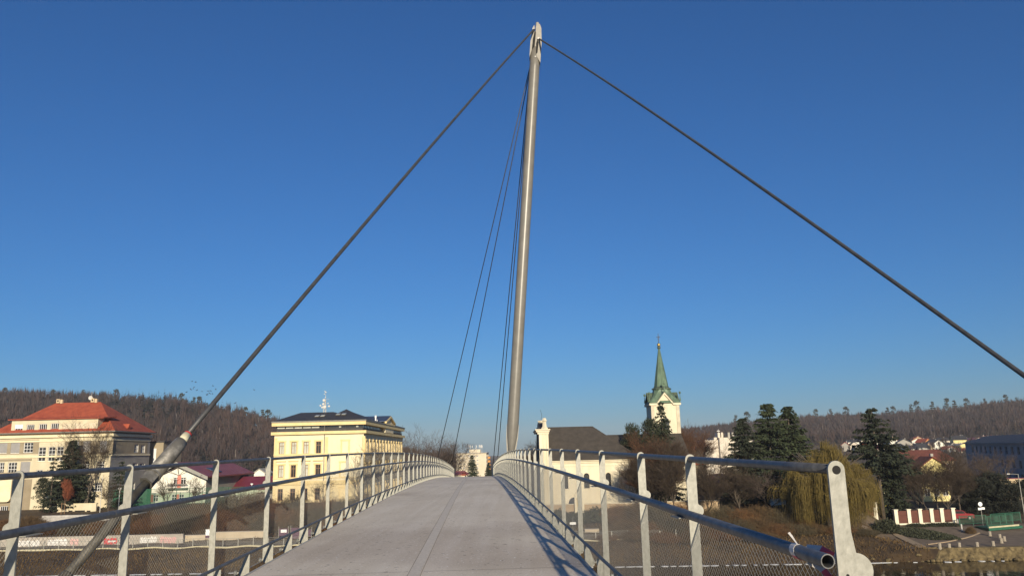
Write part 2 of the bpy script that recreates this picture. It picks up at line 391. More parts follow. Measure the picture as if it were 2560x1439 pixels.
# ------------------------------------------------------------------ railings
RH, HH, KH = 1.195, .885, .175
POSTS = [2.87, 4.88, 6.38] + [8.43 + 2.06 * k for k in range(38)]
BREAKS = [5.63, 7.4] + [9.46 + 2.06 * k for k in range(37)]
def arc(cu, cz, r, a0, a1, n): return [(cu + r * math.cos(R(a0 + (a1 - a0) * i / n)), cz + r * math.sin(R(a0 + (a1 - a0) * i / n))) for i in range(n + 1)]
def plate_mesh(name, outline, th, m):
    """flat steel plate across the bridge: outline in (u, z), thickness along the bridge"""
    mb = MB(); mb.prism([(u, -th / 2, z) for u, z in outline], (0, th, 0)); return mb
def post_meshes(a, end=False):
    """a = +1 outwards is +u; local x = u measured from the deck edge"""
    def f(pts): return [(a * u, z) for u, z in pts]
    c = .10; w = .030
    out = [(c - w, -.06)]
    out += [(c - w, RH)] + arc(c, RH, w, 180, 0, 8)[1:]
    out += [(c + w, HH + .05)] + arc(c + w - .004, HH + .01, .036, 75, -75, 6) + [(c + w, HH - .05), (c + w, -.02), (c + w - .015, -.06)]
    if end:
        out = [(c - w, .55), (c - w, RH)] + arc(c, RH, w, 180, 0, 12)[1:] + [(c + w, .98)] + arc(c + w + .005, .85, .06, 85, -60, 10) + [(c + w + .03, .3), (c + w, -.06), (c - w, -.06)]
    mb = plate_mesh('post', f(out), .012, None)
    # tab carrying the handrail
    t0 = -.02
    if not end:
        mb.box((min(a * t0, a * (c - w)), -.09, HH - .026), (max(a * t0, a * (c - w)), .09, HH - .021))
    # base gusset bolted to the deck edge
    mb.prism([(a * u, .007, z) for u, z in [(.004, -.10), (.004, .15), (.075, .15), (.105, .02), (.105, -.06), (.06, -.10)]], (0, .012, 0))
    # bolt
    bx = .155 * a
    mb.tube([(.10 * a, .0, -.03), (bx, .0, -.03)], .012, 8); mb.tube([(.138 * a, 0, -.03), (.168 * a, 0, -.03)], .027, 10)
    return mb
def bracket_mesh(a):
    mb = MB()
    mb.prism([(a * u, -.006, z) for u, z in [(.004, -.10), (.004, KH - .01), (.045, KH - .01), (.118, -.02), (.118, -.06), (.06, -.10)]], (0, .012, 0))
    mb.tube([(.10 * a, .0, -.03), (.155 * a, .0, -.03)], .012, 8); mb.tube([(.138 * a, 0, -.03), (.168 * a, 0, -.03)], .027, 10)
    return mb
def place(me, name, s, u, parent, mats):
    o = bpy.data.objects.new(name, me); C.objects.link(o); o.parent = parent
    o.location = B(s, u); o.rotation_euler = (0, 0, -YAW); return o
def railing(u0, a, label, s_rail0, s_hand0, has_end):
    root = thing('bridge_railing', label, 'railing', (0, 0, 0), 'railings along the footbridge')
    pm = post_meshes(a).build('post', M['galv'], None); pme = pm.data; bpy.data.objects.remove(pm)
    bm_ = bracket_mesh(a).build('bracket', M['galv'], None); bme = bm_.data; bpy.data.objects.remove(bm_)
    for i, s in enumerate(POSTS):
        if i == 0:
            if has_end:
                e = post_meshes(a, True); o = e.build('end_post', M['galv'], None); o.parent = root; o.location = B(s, u0); o.rotation_euler = (0, 0, -YAW)
                mb = MB()   # dark mouth of the top pipe, small hole and pin
                mb.tube([(a * .10, -.0075, RH - .002), (a * .10, -.0065, RH - .002)], .0155, 16); h = mb.build('pipe_mouth', M['dark'], None); h.parent = o; mb = MB()
                mb.tube([(a * .102, -.0075, .835), (a * .102, -.0065, .835)], .0058, 10)
                h = mb.build('hole', M['dark'], None); h.parent = o
                mb = MB(); mb.tube([(a * .163, -.035, .815), (a * .163, .02, .815)], .010, 10); mb.tube([(a * .163, -.03, .815), (a * .166, -.03, .775), (a * .175, -.028, .765)], .006, 6)
                mb.tube([(a * .158, -.022, .80), (a * .158, -.022, .70)], .007, 6)
                h = mb.build('locking_pin', M['galv'], None); h.parent = o
            else: place(pme, 'post', s, u0, root, None)
            continue
        place(pme, 'post', s, u0, root, None)
    for s in BREAKS: place(bme, 'bracket', s, u0, root, None)
    sA = list(np.arange(s_rail0, POSTS[-1], .5)) + [POSTS[-1]]
    ur = u0 + a * .10
    mb = MB(); mb.tube([B(s, ur, RH) for s in sA], .0185, 10); mb.build('top_rail', M['pipe'], root, True)
    uh = u0 + a * .035
    sH = list(np.arange(s_hand0, POSTS[-1], .5)) + [POSTS[-1]]
    mb = MB(); n = 16; ro, ri = .0252, .0215
    pts = [B(s, uh, HH) for s in sH]
    if has_end:   # open pipe mouth
        mb.tube(pts, ro, n, caps=False)
        d = (pts[1] - pts[0]).normalized()
        mb.tube([pts[0] + d * .12, pts[0]], ri, n, caps=False)
        u_, w_ = Vector((0, 0, 1)).cross(d).normalized(), None; w_ = d.cross(u_)
        ring = lambda r: [pts[0] + (u_ * math.cos(2 * math.pi * i / n) + w_ * math.sin(2 * math.pi * i / n)) * r for i in range(n)]
        mb.add(ring(ro) + ring(ri), [(i, (i + 1) % n, n + (i + 1) % n, n + i) for i in range(n)])
    else: mb.tube(pts, ro, n)
    for s in [6.0 + 6.2 * k for k in range(12)]:      # sleeve joints
        p0, p1 = B(s, uh, HH), B(s + .012, uh, HH); mb.tube([p0, p1], ro + .0012, n)
    hr = mb.build('handrail', M['pipe'], root, True)
    if has_end:
        mb = MB(); mb.tube([B(s_hand0 + .11, uh, HH), B(s_hand0 + .112, uh, HH)], ri, n); mb.build('pipe_mouth', M['dark'], root)
    uk = u0 + a * .025
    sK = list(np.arange(4.6, POSTS[-1], .5)) + [POSTS[-1]]
    mb = MB(); mb.tube([B(s, uk, KH) for s in sK], .0165, 10); mb.build('kick_rail', M['pipe'], root, True)
    # diamond wire net on the outer side, from the handrail down to the deck edge
    z0, z1 = -.04, HH - .03; um = u0 + a * .135; pitch_ = .05; slope = .75
    wire = []
    hgt = z1 - z0; run = hgt / slope; Lm = 70.0
    xs0 = np.arange(3.0 - run, Lm, pitch_)
    V = []; F = []
    r0 = .0009
    for sg in (1, -1):
        for x in xs0:
            a0_, a1_ = (x, x + run) if sg > 0 else (x + run, x)
            za, zb = z0, z1
            def cl(sa, sb, za, zb, lim):
                if sa < lim: t = (lim - sa) / (sb - sa); return lim, sb, za + (zb - za) * t, zb
                return sa, sb, za, zb
            if a0_ < 2.95 and a1_ < 2.95: continue
            if a0_ < 2.95: a0_, a1_, za, zb = cl(a0_, a1_, za, zb, 2.95)
            elif a1_ < 2.95: a1_, a0_, zb, za = cl(a1_, a0_, zb, za, 2.95)
            uu = um + (.0012 if sg > 0 else -.0012)
            p, q = B(a0_, uu, za), B(a1_, uu, zb)
            k = len(V)
            ctr = (p + q) / 2
            rr = r0
            e1 = RTV * rr; e2 = (UP * .8 - AX * .6 * sg) * rr
            for pt in (p, q): V += [tuple(pt + e1), tuple(pt - e1 * .5 + e2), tuple(pt - e1 * .5 - e2)]
            F += [(k, k + 1, k + 4, k + 3), (k + 1, k + 2, k + 5, k + 4), (k + 2, k, k + 3, k + 5)]
    npmesh('wire_net', np.array(V), np.array(F), M['wire'], root)
    mb = MB()
    for z in (z0, z1): mb.tube([B(s, um, z) for s in np.arange(2.95, 70, 1.0)], .004, 6)
    mb.build('net_cable', M['wire'], root)
    return root
rail_r = railing(UR, 1, 'galvanised railing on the right edge of the footbridge, ending in an open pipe', 2.87, 2.86, True)
rail_l = railing(UL - .055, -1, 'galvanised railing on the left edge of the footbridge with sunlit posts', -1.5, -1.0, False)
# barrier tape tied round the open end of the right handrail
uh = UR + .035
mb = MB()
n = 14
def ringpt(s, ang, r): return B(s, uh, HH) + RTV * (math.cos(ang) * r) + UP * (math.sin(ang) * r)
for k in range(n):
    a0, a1 = 2 * math.pi * k / n, 2 * math.pi * (k + 1) / n
    sa = 3.12 + .018 * math.sin(a0 * 1.0); sb = 3.12 + .018 * math.sin(a1 * 1.0)
    mb.mi = 1 if 8 <= k <= 10 else 0
    q = []
    for r in (.0262, .0275):
        q += [ringpt(sa - .022, a0, r), ringpt(sb - .022, a1, r), ringpt(sb + .022, a1, r), ringpt(sa + .022, a0, r)]
    mb.add(q, [(0, 1, 2, 3), (4, 5, 6, 7), (0, 1, 5, 4), (2, 3, 7, 6)])
def ribbon(pts, w, stripes, twist=None):
    for i in range(len(pts) - 1):
        mb.mi = stripes[i % len(stripes)]
        p, q = Vector(pts[i]), Vector(pts[i + 1])
        w0 = w[i] if isinstance(w[0], Vector) else w; w1 = w[i + 1]
        nn = (q - p).cross(w0).normalized() * .0006
        mb.add([p - w0, p + w0, q + w1, q - w1, p - w0 + nn, p + w0 + nn, q + w1 + nn, q - w1 + nn], [(0, 1, 2, 3), (7, 6, 5, 4), (0, 3, 7, 4), (1, 5, 6, 2)])
e0 = B(2.95, uh, HH)
# loose tail hanging down outside the pipe, pale and red stripes
tail = [e0 + RTV * x + UP * z + AX * y for x, z, y in [(.012, .026, .12), (.05, .022, .08), (.078, .0, .04), (.09, -.035, 0), (.094, -.08, -.02), (.088, -.13, -.02), (.083, -.2, -.02), (.085, -.28, -.02)]]
wv = [RTV * .006 + AX * .004 + UP * .006, RTV * .006 + UP * .009, RTV * .004 + UP * .011 - AX * .006, RTV * .012 + UP * .004, RTV * .016, RTV * .017 + AX * .004, RTV * .016, RTV * .014]
ribbon(tail, wv, [0, 1, 0, 0, 1, 0, 1])
tail = [e0 + RTV * x + UP * z + AX * y for x, z, y in [(.008, -.026, .1), (.04, -.05, .05), (.068, -.11, 0), (.075, -.18, 0), (.07, -.26, 0)]]
ribbon(tail, [RTV * .01 + UP * .006] * 2 + [RTV * .013] * 3, [0, 1, 0, 0])
# pale knot ends sticking up
for dx, dz, dy in ((-.016, .042, .08), (-.004, .03, .10)):
    t2 = [e0 + RTV * 0 + UP * .026 + AX * .17, e0 + RTV * dx * .5 + UP * (.026 + dz * .55) + AX * (.17 + dy * .3), e0 + RTV * dx + UP * (.026 + dz) + AX * (.17 + dy * .5)]
    ribbon(t2, [RTV * .003 + AX * .003, RTV * .0035, RTV * .0045 + UP * .002], [0, 0])
tp = mb.build('barrier_tape', [M['tapewhite'], M['tapered']], None, origin=tuple(e0))
tag(tp, 'red and white barrier tape tied round the open handrail end', 'tape')
# ------------------------------------------------------------------ pylon and cables
YP = 68.0
pb, pt = P(1278.5, 1122, YP), P(1342.5, 66, YP)
d = (pt - pb).normalized(); L = (pt - pb).length
pyl = thing('bridge_pylon', 'tall leaning grey steel mast holding the bridge cables', 'pylon', (pb.x, pb.y, 0))
foot = pb - d * 2.0
side = d.cross(Vector((0, 1, 0))).normalized()      # roughly -X or +X
if side.x < 0: side = -side
fw = side.cross(d).normalized()
rp = .485
def along(t): return pb + d * t
mb = MB(); mb.tube([along(-1.2), along(.15), along(1.05), along(2.0), along(L * .6), along(L - 4.2), along(L - 2.3)], [.20, .31, .43, rp, rp, rp * .97, rp * .95], 28)
mb.build('mast_shaft', M['pylon'], pyl, True)
mb = MB()   # fins at the foot
for sg in (1, -1):
    mb.prism([along(2.0) + side * sg * rp * .98 - fw * .03, along(2.05) + side * sg * (rp + .03) - fw * .03, along(.9) + side * sg * (rp + .01) - fw * .03, along(-.6) + side * sg * .34 - fw * .03, along(-.6) + side * sg * .2 - fw * .03], fw * .06)
mb.build('foot_fin', M['plate'], pyl)
mb = MB(); mb.tube([along(L - 2.3), along(L - .8)], [rp * .80, rp * .62], 20); mb.build('head_core', M['dark'], pyl, True)
# head: two side plates, a middle plate, top stub and pins
fy_dir = fw if fw.y < 0 else -fw                    # towards the viewer
for pts2 in ([(-.52, -3.4), (-.26, -2.3), (-.20, -.40), (-.26, -.12), (-.40, -.45), (-.52, -1.7)],
             [(-.10, -2.6), (.10, -3.2), (.51, -3.9), (.53, -1.9), (.42, -.45), (.28, -.05), (.0, .12), (-.09, -.30)]):
    mb = MB(); mb.prism([along(L + z) + side * x + fy_dir * .45 for x, z in pts2], fy_dir * -.9); mb.build('head_plate', M['plate'], pyl)
mb = MB(); mb.tube([along(L - .4) + side * .02, along(L + .34) + side * .02], [.17, .15], 10); mb.build('top_stub', M['plate'], pyl)
hole = MB()
hole.prism([along(L + z) + side * x + fy_dir * .44 for x, z in ((-.34, -2.6), (-.10, -2.3), (-.06, -.9), (-.16, -.7), (-.30, -1.5))], fy_dir * .05)
hole.prism([along(L + z) + side * x + fy_dir * .44 for x, z in ((.06, -3.1), (.20, -2.9), (.24, -1.9), (.10, -1.6), (.02, -2.0))], fy_dir * .05)
hole.build('cable_slot', M['dark'], pyl)
mb = MB(); mb.disc(along(L - 3.35) + side * .02 + fy_dir * .46, fy_dir, .07, .06); mb.disc(along(L - .62) + side * -.30 + fy_dir * .46, fy_dir, .1, .12); mb.disc(along(L - 1.55) + side * .22 + fy_dir * .46, fy_dir, .11, .16)
mb.build('pin', M['antenna'], pyl)
mb = MB(); mb.tube([Vector((pb.x, pb.y, -6)), Vector((pb.x, pb.y, foot.z))], [1.2, 1.0], 20)
o = mb.build('mast_pier', M['concrete'], None, origin=(pb.x, pb.y, -6)); tag(o, 'round concrete pier in the river under the mast', 'pier')
TL = along(L - .62) + side * -.26 + fy_dir * .5
TR = along(L - 1.55) + side * .26 + fy_dir * .5
# left main cable: mast head -> socket -> anchor rod
p1 = P(463, 1092, 25.0)
dv = (p1 - TL)
lc = thing('main_cable', 'thick dark cable running from the mast head down to a cast socket at left', 'cable', tuple(p1), 'main cables of the mast')
Ld = dv.length; du = dv.normalized()
def bow(p, q, h, n=24): return [p.lerp(q, i / n) + UP * (4 * h * (i / n) * (1 - i / n)) for i in range(n + 1)]
mb = MB(); mb.tube(bow(TL, p1 + du * .3, .22), .080, 12); mb.build('cable_strand', M['cable'], lc, True)
mb = MB(); mb.tube([p1 - du * .10, p1 + du * .22], [.135, .135], 16); mb.build('collar', M['ivory'], lc, True)
mb = MB(); mb.tube([p1 - du * .16, p1 - du * .08], [.125, .128], 16); mb.build('collar_band', M['redpaint'], lc)
q = p1 + du * .2
mb = MB(); mb.tube([q, q + du * .02, q + du * .25, q + du * 1.45], [.16, .19, .215, .235], 20); mb.build('socket', M['socket'], lc, True)
q2 = q + du * 1.45
mb = MB(); mb.tube([q2, q2 + du * .06], .245, 20); mb.tube([q2 + du * .06, q2 + du * .38], [.225, .22], 6); mb.build('lock_nut', M['socket'], lc)
q3 = q2 + du * .38
end = q3 + du * 13.5
mb = MB(); mb.tube([q3 - du * .05, q3 + du * 3.4], .128, 16); mb.build('anchor_rod', M['rod'], lc, True)
mb = MB(); mb.tube([q3 + du * 3.3, q3 + du * 3.35, end], [.15, .165, .165], 16); mb.build('anchor_sleeve', M['rod'], lc, True)
o = MB(); o.obox(end + Vector((-1.2, -1.2, -4)), (2.4, 0, 0), (0, 2.4, 0), (0, 0, 4.3)); o = o.build('cable_anchorage', M['concrete'], None, origin=tuple(end)); tag(o, 'concrete block on the near bank anchoring the left cable', 'anchorage')
# right main cable
p2 = P(2560, 938, 25.0); t2_ = (p2 - TR).length / ((p2 - TR).length + 17); p2.z -= 4 * .6 * t2_ * (1 - t2_); dv2 = (p2 - TR).normalized()
rc = thing('main_cable', 'thick dark cable running from the mast head to the right edge', 'cable', tuple(p2), 'main cables of the mast')
endr = p2 + dv2 * 17
mb = MB(); mb.tube(bow(TR, endr, .6, 30), .078, 12); mb.build('cable_strand', M['cable'], rc, True)
o = MB(); o.obox(endr + Vector((-1.2, -1.2, -8)), (2.4, 0, 0), (0, 2.4, 0), (0, 0, 8.3)); o = o.build('cable_anchorage', M['concrete'], None, origin=tuple(endr)); tag(o, 'concrete block on the near bank anchoring the right cable', 'anchorage')
# four thin stays to the far bank
for i, (px, py, tx, tt) in enumerate(((1052, 1322, -.30, -3.2), (1097, 1322, -.26, -3.2), (1217, 1325, -.34, -2.4), (1229, 1325, -.30, -2.4))):
    e = P(px, py, 115.0); e.z = max(e.z, gz(e.x, e.y) - .3)
    t = along(L + tt) + side * tx - fy_dir * .35
    mb = MB(); mb.tube([t, e], .046, 8)
    o = mb.build('stay_cable', M['cable_thin'], None, True, origin=tuple(e))
    tag(o, ['thin stay cable from the mast, leftmost of the four', 'thin stay cable from the mast, second from the left of the four', 'thin stay cable close beside the mast, third of the four', 'thin stay cable nearest the mast, rightmost of the four'][i], 'cable', 'thin stay cables of the mast')
# ------------------------------------------------------------------ river
mw = bpy.data.materials.new('river_water'); mw.use_nodes = True; nt = mw.node_tree; b = nt.nodes['Principled BSDF']
b.inputs['Base Color'].default_value = (.030, .024, .014, 1); b.inputs['Roughness'].default_value = .07; b.inputs['IOR'].default_value = 1.33
tc = nt.nodes.new('ShaderNodeTexCoord')
bp = nt.nodes.new('ShaderNodeBump'); bp.inputs['Strength'].default_value = .35; bp.inputs['Distance'].default_value = .06
nt.links.new(noise(.8, 4, (1, .5, 1)), bp.inputs['Height']); nt.links.new(bp.outputs['Normal'], b.inputs['Normal'])
mb = MB(); mb.add([(-1600, -150, 0), (1600, -150, 0), (1600, 116, 0), (-1600, 116, 0)], [(0, 1, 2, 3)])
struct(mb.build('river', mw, None), 'dark brown river water below the bridge', 'river')
# thin ice along the far shore
mb = MB()
for k in range(120):
    x = -80 + 150 * k / 120 + random.uniform(-.3, .3); w = random.uniform(.5, 1.7)
    if 44 < x < 62 and random.random() < .35: continue
    y = shore(x) - random.uniform(.35, .6); dpt = random.uniform(.12, .38) if x < 40 else random.uniform(.10, .5)
    nn = 7; poly = [(x + w * .5 * math.cos(2 * math.pi * i / nn) * random.uniform(.7, 1.1), y - .05 * 0 + dpt * math.sin(2 * math.pi * i / nn) * random.uniform(.6, 1.1), .012 + .002 * (k % 3)) for i in range(nn)]
    mb.prism(poly, (0, 0, .035))
o = mb.build('shore_ice', M['ice'], None); tag(o, 'broken white ice rim along the far water edge', 'ice', kind='stuff')
# ------------------------------------------------------------------ vegetation
class Seg:
    """many thin tapered three-sided sticks, gathered and built at once"""
    def __init__(self): self.a = []; self.b = []; self.ra = []; self.rb = []
    def add(self, a, b, ra, rb): self.a.append(tuple(a)); self.b.append(tuple(b)); self.ra.append(ra); self.rb.append(rb)
    def arrays(self):
        a = np.array(self.a); b = np.array(self.b); ra = np.array(self.ra)[:, None]; rb = np.array(self.rb)[:, None]
        d = b - a; d /= np.linalg.norm(d, axis=1, keepdims=True) + 1e-9
        h = np.where(np.abs(d[:, 2:3]) < .9, np.array([[0, 0, 1.]]), np.array([[1., 0, 0]]))
        u = np.cross(d, h); u /= np.linalg.norm(u, axis=1, keepdims=True) + 1e-9; w = np.cross(d, u)
        P_ = []
        for c, r in ((a, ra), (b, rb)):
            for k in range(3):
                an = 2 * math.pi * k / 3; P_.append(c + (u * math.cos(an) + w * math.sin(an)) * r)
        V = np.stack(P_, 1).reshape(-1, 3); n = len(a); k = np.arange(n)[:, None] * 6
        F = np.concatenate([k + np.array([[0, 1, 4, 3]]), k + np.array([[1, 2, 5, 4]]), k + np.array([[2, 0, 3, 5]])], 0)
        return V, F
    def build(self, name, m, parent=None):
        V, F = self.arrays(); return npmesh(name, V, F, m, parent)
def tris(centres, dirs, length, width, rng, droop=0.0):
    """leaf-like triangles (as quads with a narrow tip): base centres, directions"""
    n = len(centres); d = dirs / (np.linalg.norm(dirs, axis=1, keepdims=True) + 1e-9)
    s = np.cross(d, rng.normal(size=(n, 3))); s /= np.linalg.norm(s, axis=1, keepdims=True) + 1e-9
    L_ = (length * rng.uniform(.6, 1.3, n))[:, None]; W_ = (width * rng.uniform(.6, 1.3, n))[:, None]
    tip = centres + d * L_; tip[:, 2] -= droop * L_[:, 0]
    V = np.stack([centres - s * W_ * .35, centres + d * L_ * .45 - s * W_, tip, centres + d * L_ * .45 + s * W_], 1).reshape(-1, 3)
    F = np.arange(n * 4).reshape(n, 4); return V, F
def rotv(v, axis, a):
    return Matrix.Rotation(a, 3, axis) @ v
def gen_bare(h, spread, seed, m_twig='twig', forks=5, trunk_frac=.28, twin=False, dens=1.0, up=.35):
    """leafless broadleaf tree at the origin: a thing with trunk and crown"""
    rnd = random.Random(seed); root = thing('bare_tree', '', None)
    T = MB(); S = Seg(); r0 = h * .017
    def grow(p, d, L, r, lev):
        n = 3 if lev < 3 else 2
        pts = [p]; dd = d.copy()
        for i in range(n):
            dd = (dd + Vector((rnd.gauss(0, .13), rnd.gauss(0, .13), rnd.gauss(.04, .08)))).normalized()
            pts.append(pts[-1] + dd * L / n)
        rr = [r * (1 - .45 * i / n) for i in range(n + 1)]
        if lev <= 2: T.tube(pts, rr, 6 if lev < 2 else 5, caps=(lev == 0))
        else:
            for i in range(n): S.add(pts[i], pts[i + 1], rr[i], rr[i + 1])
        if lev >= 5: return
        k = [forks, 4, 5, 5, 4][lev]
        if lev >= 2: k = max(2, int(round(k * dens * 1.35)))
        for j in range(k):
            t = rnd.uniform(.25, 1.0) if j else 1.0
            if lev == 0: t = rnd.uniform(.75, 1.0)
            x = t * n; i = min(int(x), n - 1); q = pts[i].lerp(pts[i + 1], x - i)
            az = rnd.uniform(0, 2 * math.pi) if lev else 2 * math.pi * (j + rnd.uniform(-.3, .3)) / k
            ax = dd.cross(Vector((math.cos(az), math.sin(az), .1))).normalized()
            an = rnd.uniform(.35, .85) if lev else rnd.uniform(.25, .75) * spread
            nd = rotv(dd, ax, an); nd = (nd + Vector((0, 0, up * (.5 if lev < 3 else .2)))).normalized()
            grow(q, nd, L * rnd.uniform(.52, .78) if lev else h * rnd.uniform(.30, .46), max(rr[i] * rnd.uniform(.48, .68), .0145), lev + 1)
    if twin:
        for sg in (-1, 1): grow(Vector((sg * h * .018, 0, 0)), Vector((sg * .07, .02, 1)).normalized(), h * trunk_frac, r0 * .85, 0)
    else: grow(Vector((0, 0, -.2)), Vector((rnd.gauss(0, .03), rnd.gauss(0, .03), 1)).normalized(), h * trunk_frac, r0, 0)
    T.build('trunk', M['trunk'], root, True); S.build('crown', M[m_twig], root)
    return root
def gen_conifer(h, rb, seed, m='spruce', whorls=38, per=11, droop=.35, gap=.0, zlow=.04, ragged=.25, lw=(.42, .105)):
    rng = np.random.default_rng(seed); root = thing('spruce_tree', '', None)
    T = MB(); T.tube([(0, 0, -.3), (0, 0, h * .5), (0, 0, h * .98)], [h * .018, h * .011, .03], 7); T.build('trunk', M['trunk'], root, True)
    Cc = []; D = []
    for i in range(whorls):
        t = (i + rng.uniform(0, .8)) / whorls; z = h * (zlow + (1 - zlow) * t)
        R_ = rb * (1 - t) ** .85 + .12
        for k in range(per if t < .8 else max(4, per - 3)):
            if rng.random() < gap: continue
            az = rng.uniform(0, 2 * math.pi); Lb = R_ * rng.uniform(1 - ragged * 1.6, 1 + ragged * .7)
            out = np.array([math.cos(az), math.sin(az), 0]); tan = np.array([-math.sin(az), math.cos(az), 0])
            n = max(3, int(Lb / .19)); q = np.linspace(.12, 1, n)
            zz = z + (.10 - droop * q ** 1.3) * Lb * .7 + (.14 * Lb * q ** 4)
            pts = out[None] * (Lb * q)[:, None]; pts[:, 2] += zz
            for sd in (-1, 0, 1, 0):
                c = pts + tan[None] * (rng.normal(0, .05, n) * Lb)[:, None] + rng.normal(0, .05, (n, 3))
                dd = out[None] * .8 + tan[None] * sd * (.95 - .3 * q)[:, None] + np.array([[0, 0, -.30 - .25 * abs(sd == 0)]]) + rng.normal(0, .22, (n, 3))
                Cc.append(c); D.append(dd)
    Cc = np.concatenate(Cc); D = np.concatenate(D)
    V, F = tris(Cc, D, lw[0] * max(.6, rb / 3.2), lw[1] * max(.6, rb / 3.2), rng, .15)
    npmesh('crown', V, F, M[m], root); return root
def gen_pine(h, rb, seed, m='pine', n_cl=70, zlow=.25, leaf=(.42, .06), per=130):
    """rounded, clumped evergreen"""
    rng = np.random.default_rng(seed); root = thing('pine_tree', '', None); T = MB(); S = Seg()
    T.tube([(0, 0, -.3), (.1, 0, h * .4), (0, .1, h * .9)], [h * .022, h * .015, .05], 7)
    Cc = []; D = []
    for k in range(n_cl):
        t = rng.uniform(0, 1) ** .85; z = h * (zlow + (.97 - zlow) * t)
        R_ = rb * (math.sin(math.pi * min(1, .22 + .78 * (1 - t) ** .8)) * .35 + .75 * (1 - t) ** .6) * rng.uniform(.45, 1.05)
        az = rng.uniform(0, 2 * math.pi); c = np.array([math.cos(az) * R_, math.sin(az) * R_, z + rng.normal(0, .2)])
        S.add((0, 0, z - R_ * .25), tuple(c), .06, .02)
        rc = rng.uniform(.45, .95) * rb / 3.0
        p = rng.normal(size=(per, 3)); p /= np.linalg.norm(p, axis=1, keepdims=True); rr = rng.uniform(.2, 1, per) ** .5
        q = c + p * (rr * rc)[:, None] * np.array([1.15, 1.15, .62]); Cc.append(q); D.append(p * np.array([1, 1, .8]) + np.array([0, 0, .35]))
    T.build('trunk', M['trunk'], root, True)
    V, F = tris(np.concatenate(Cc), np.concatenate(D), leaf[0], leaf[1], rng)
    V2, F2 = S.arrays(); npmesh('crown', np.concatenate([V, V2]), np.concatenate([F, F2 + len(V)]), M[m], root); return root
def gen_bush(r, h, seed, m='bush', n=620, leafy=0, leaf_m=None, name='bush'):
    """dome of thin stems branching from the ground"""
    rng = np.random.default_rng(seed); S = Seg()
    for k in range(n):
        az = rng.uniform(0, 2 * math.pi); q = rng.uniform(0, 1) ** .5
        x0 = np.array([math.cos(az), math.sin(az), 0]) * q * r * .75; x0[2] = rng.uniform(-.1, .15 * h)
        top = np.array([math.cos(az) * q * r, math.sin(az) * q * r, h * math.sqrt(max(.05, 1 - .85 * q * q)) * rng.uniform(.7, 1.08)]) + rng.normal(0, .12, 3) * r * .4
        mid = (x0 + top) / 2 + rng.normal(0, .08, 3) * r
        S.add(x0, mid, .024, .017); S.add(mid, top, .017, .008)
        for j in range(4):
            t = rng.uniform(.2, 1); b0 = mid + (top - mid) * t; S.add(b0, b0 + rng.normal(0, 1, 3) * np.array([.24, .24, .18]) * r * .55 + np.array([0, 0, .1]), .013, .007)
    V, F = S.arrays(); mi = np.zeros(len(F), int); mats = [M[m]]
    if leafy:
        az = rng.uniform(0, 2 * math.pi, leafy); q = rng.uniform(0, 1, leafy) ** .5
        c = np.stack([np.cos(az) * q * r, np.sin(az) * q * r, h * np.sqrt(np.clip(1 - .9 * q * q, .03, 1)) * rng.uniform(.35, 1.05, leafy)], 1) + rng.normal(0, .06, (leafy, 3)) * r
        V2, F2 = tris(c, rng.normal(0, 1, (leafy, 3)) + np.array([0, 0, .4]), .30, .11, rng)
        F = np.concatenate([F, F2 + len(V)]); V = np.concatenate([V, V2]); mi = np.concatenate([mi, np.ones(len(F2), int)]); mats.append(M[leaf_m or m])
    o = npmesh(name, V, F, mats, None, mi); return o
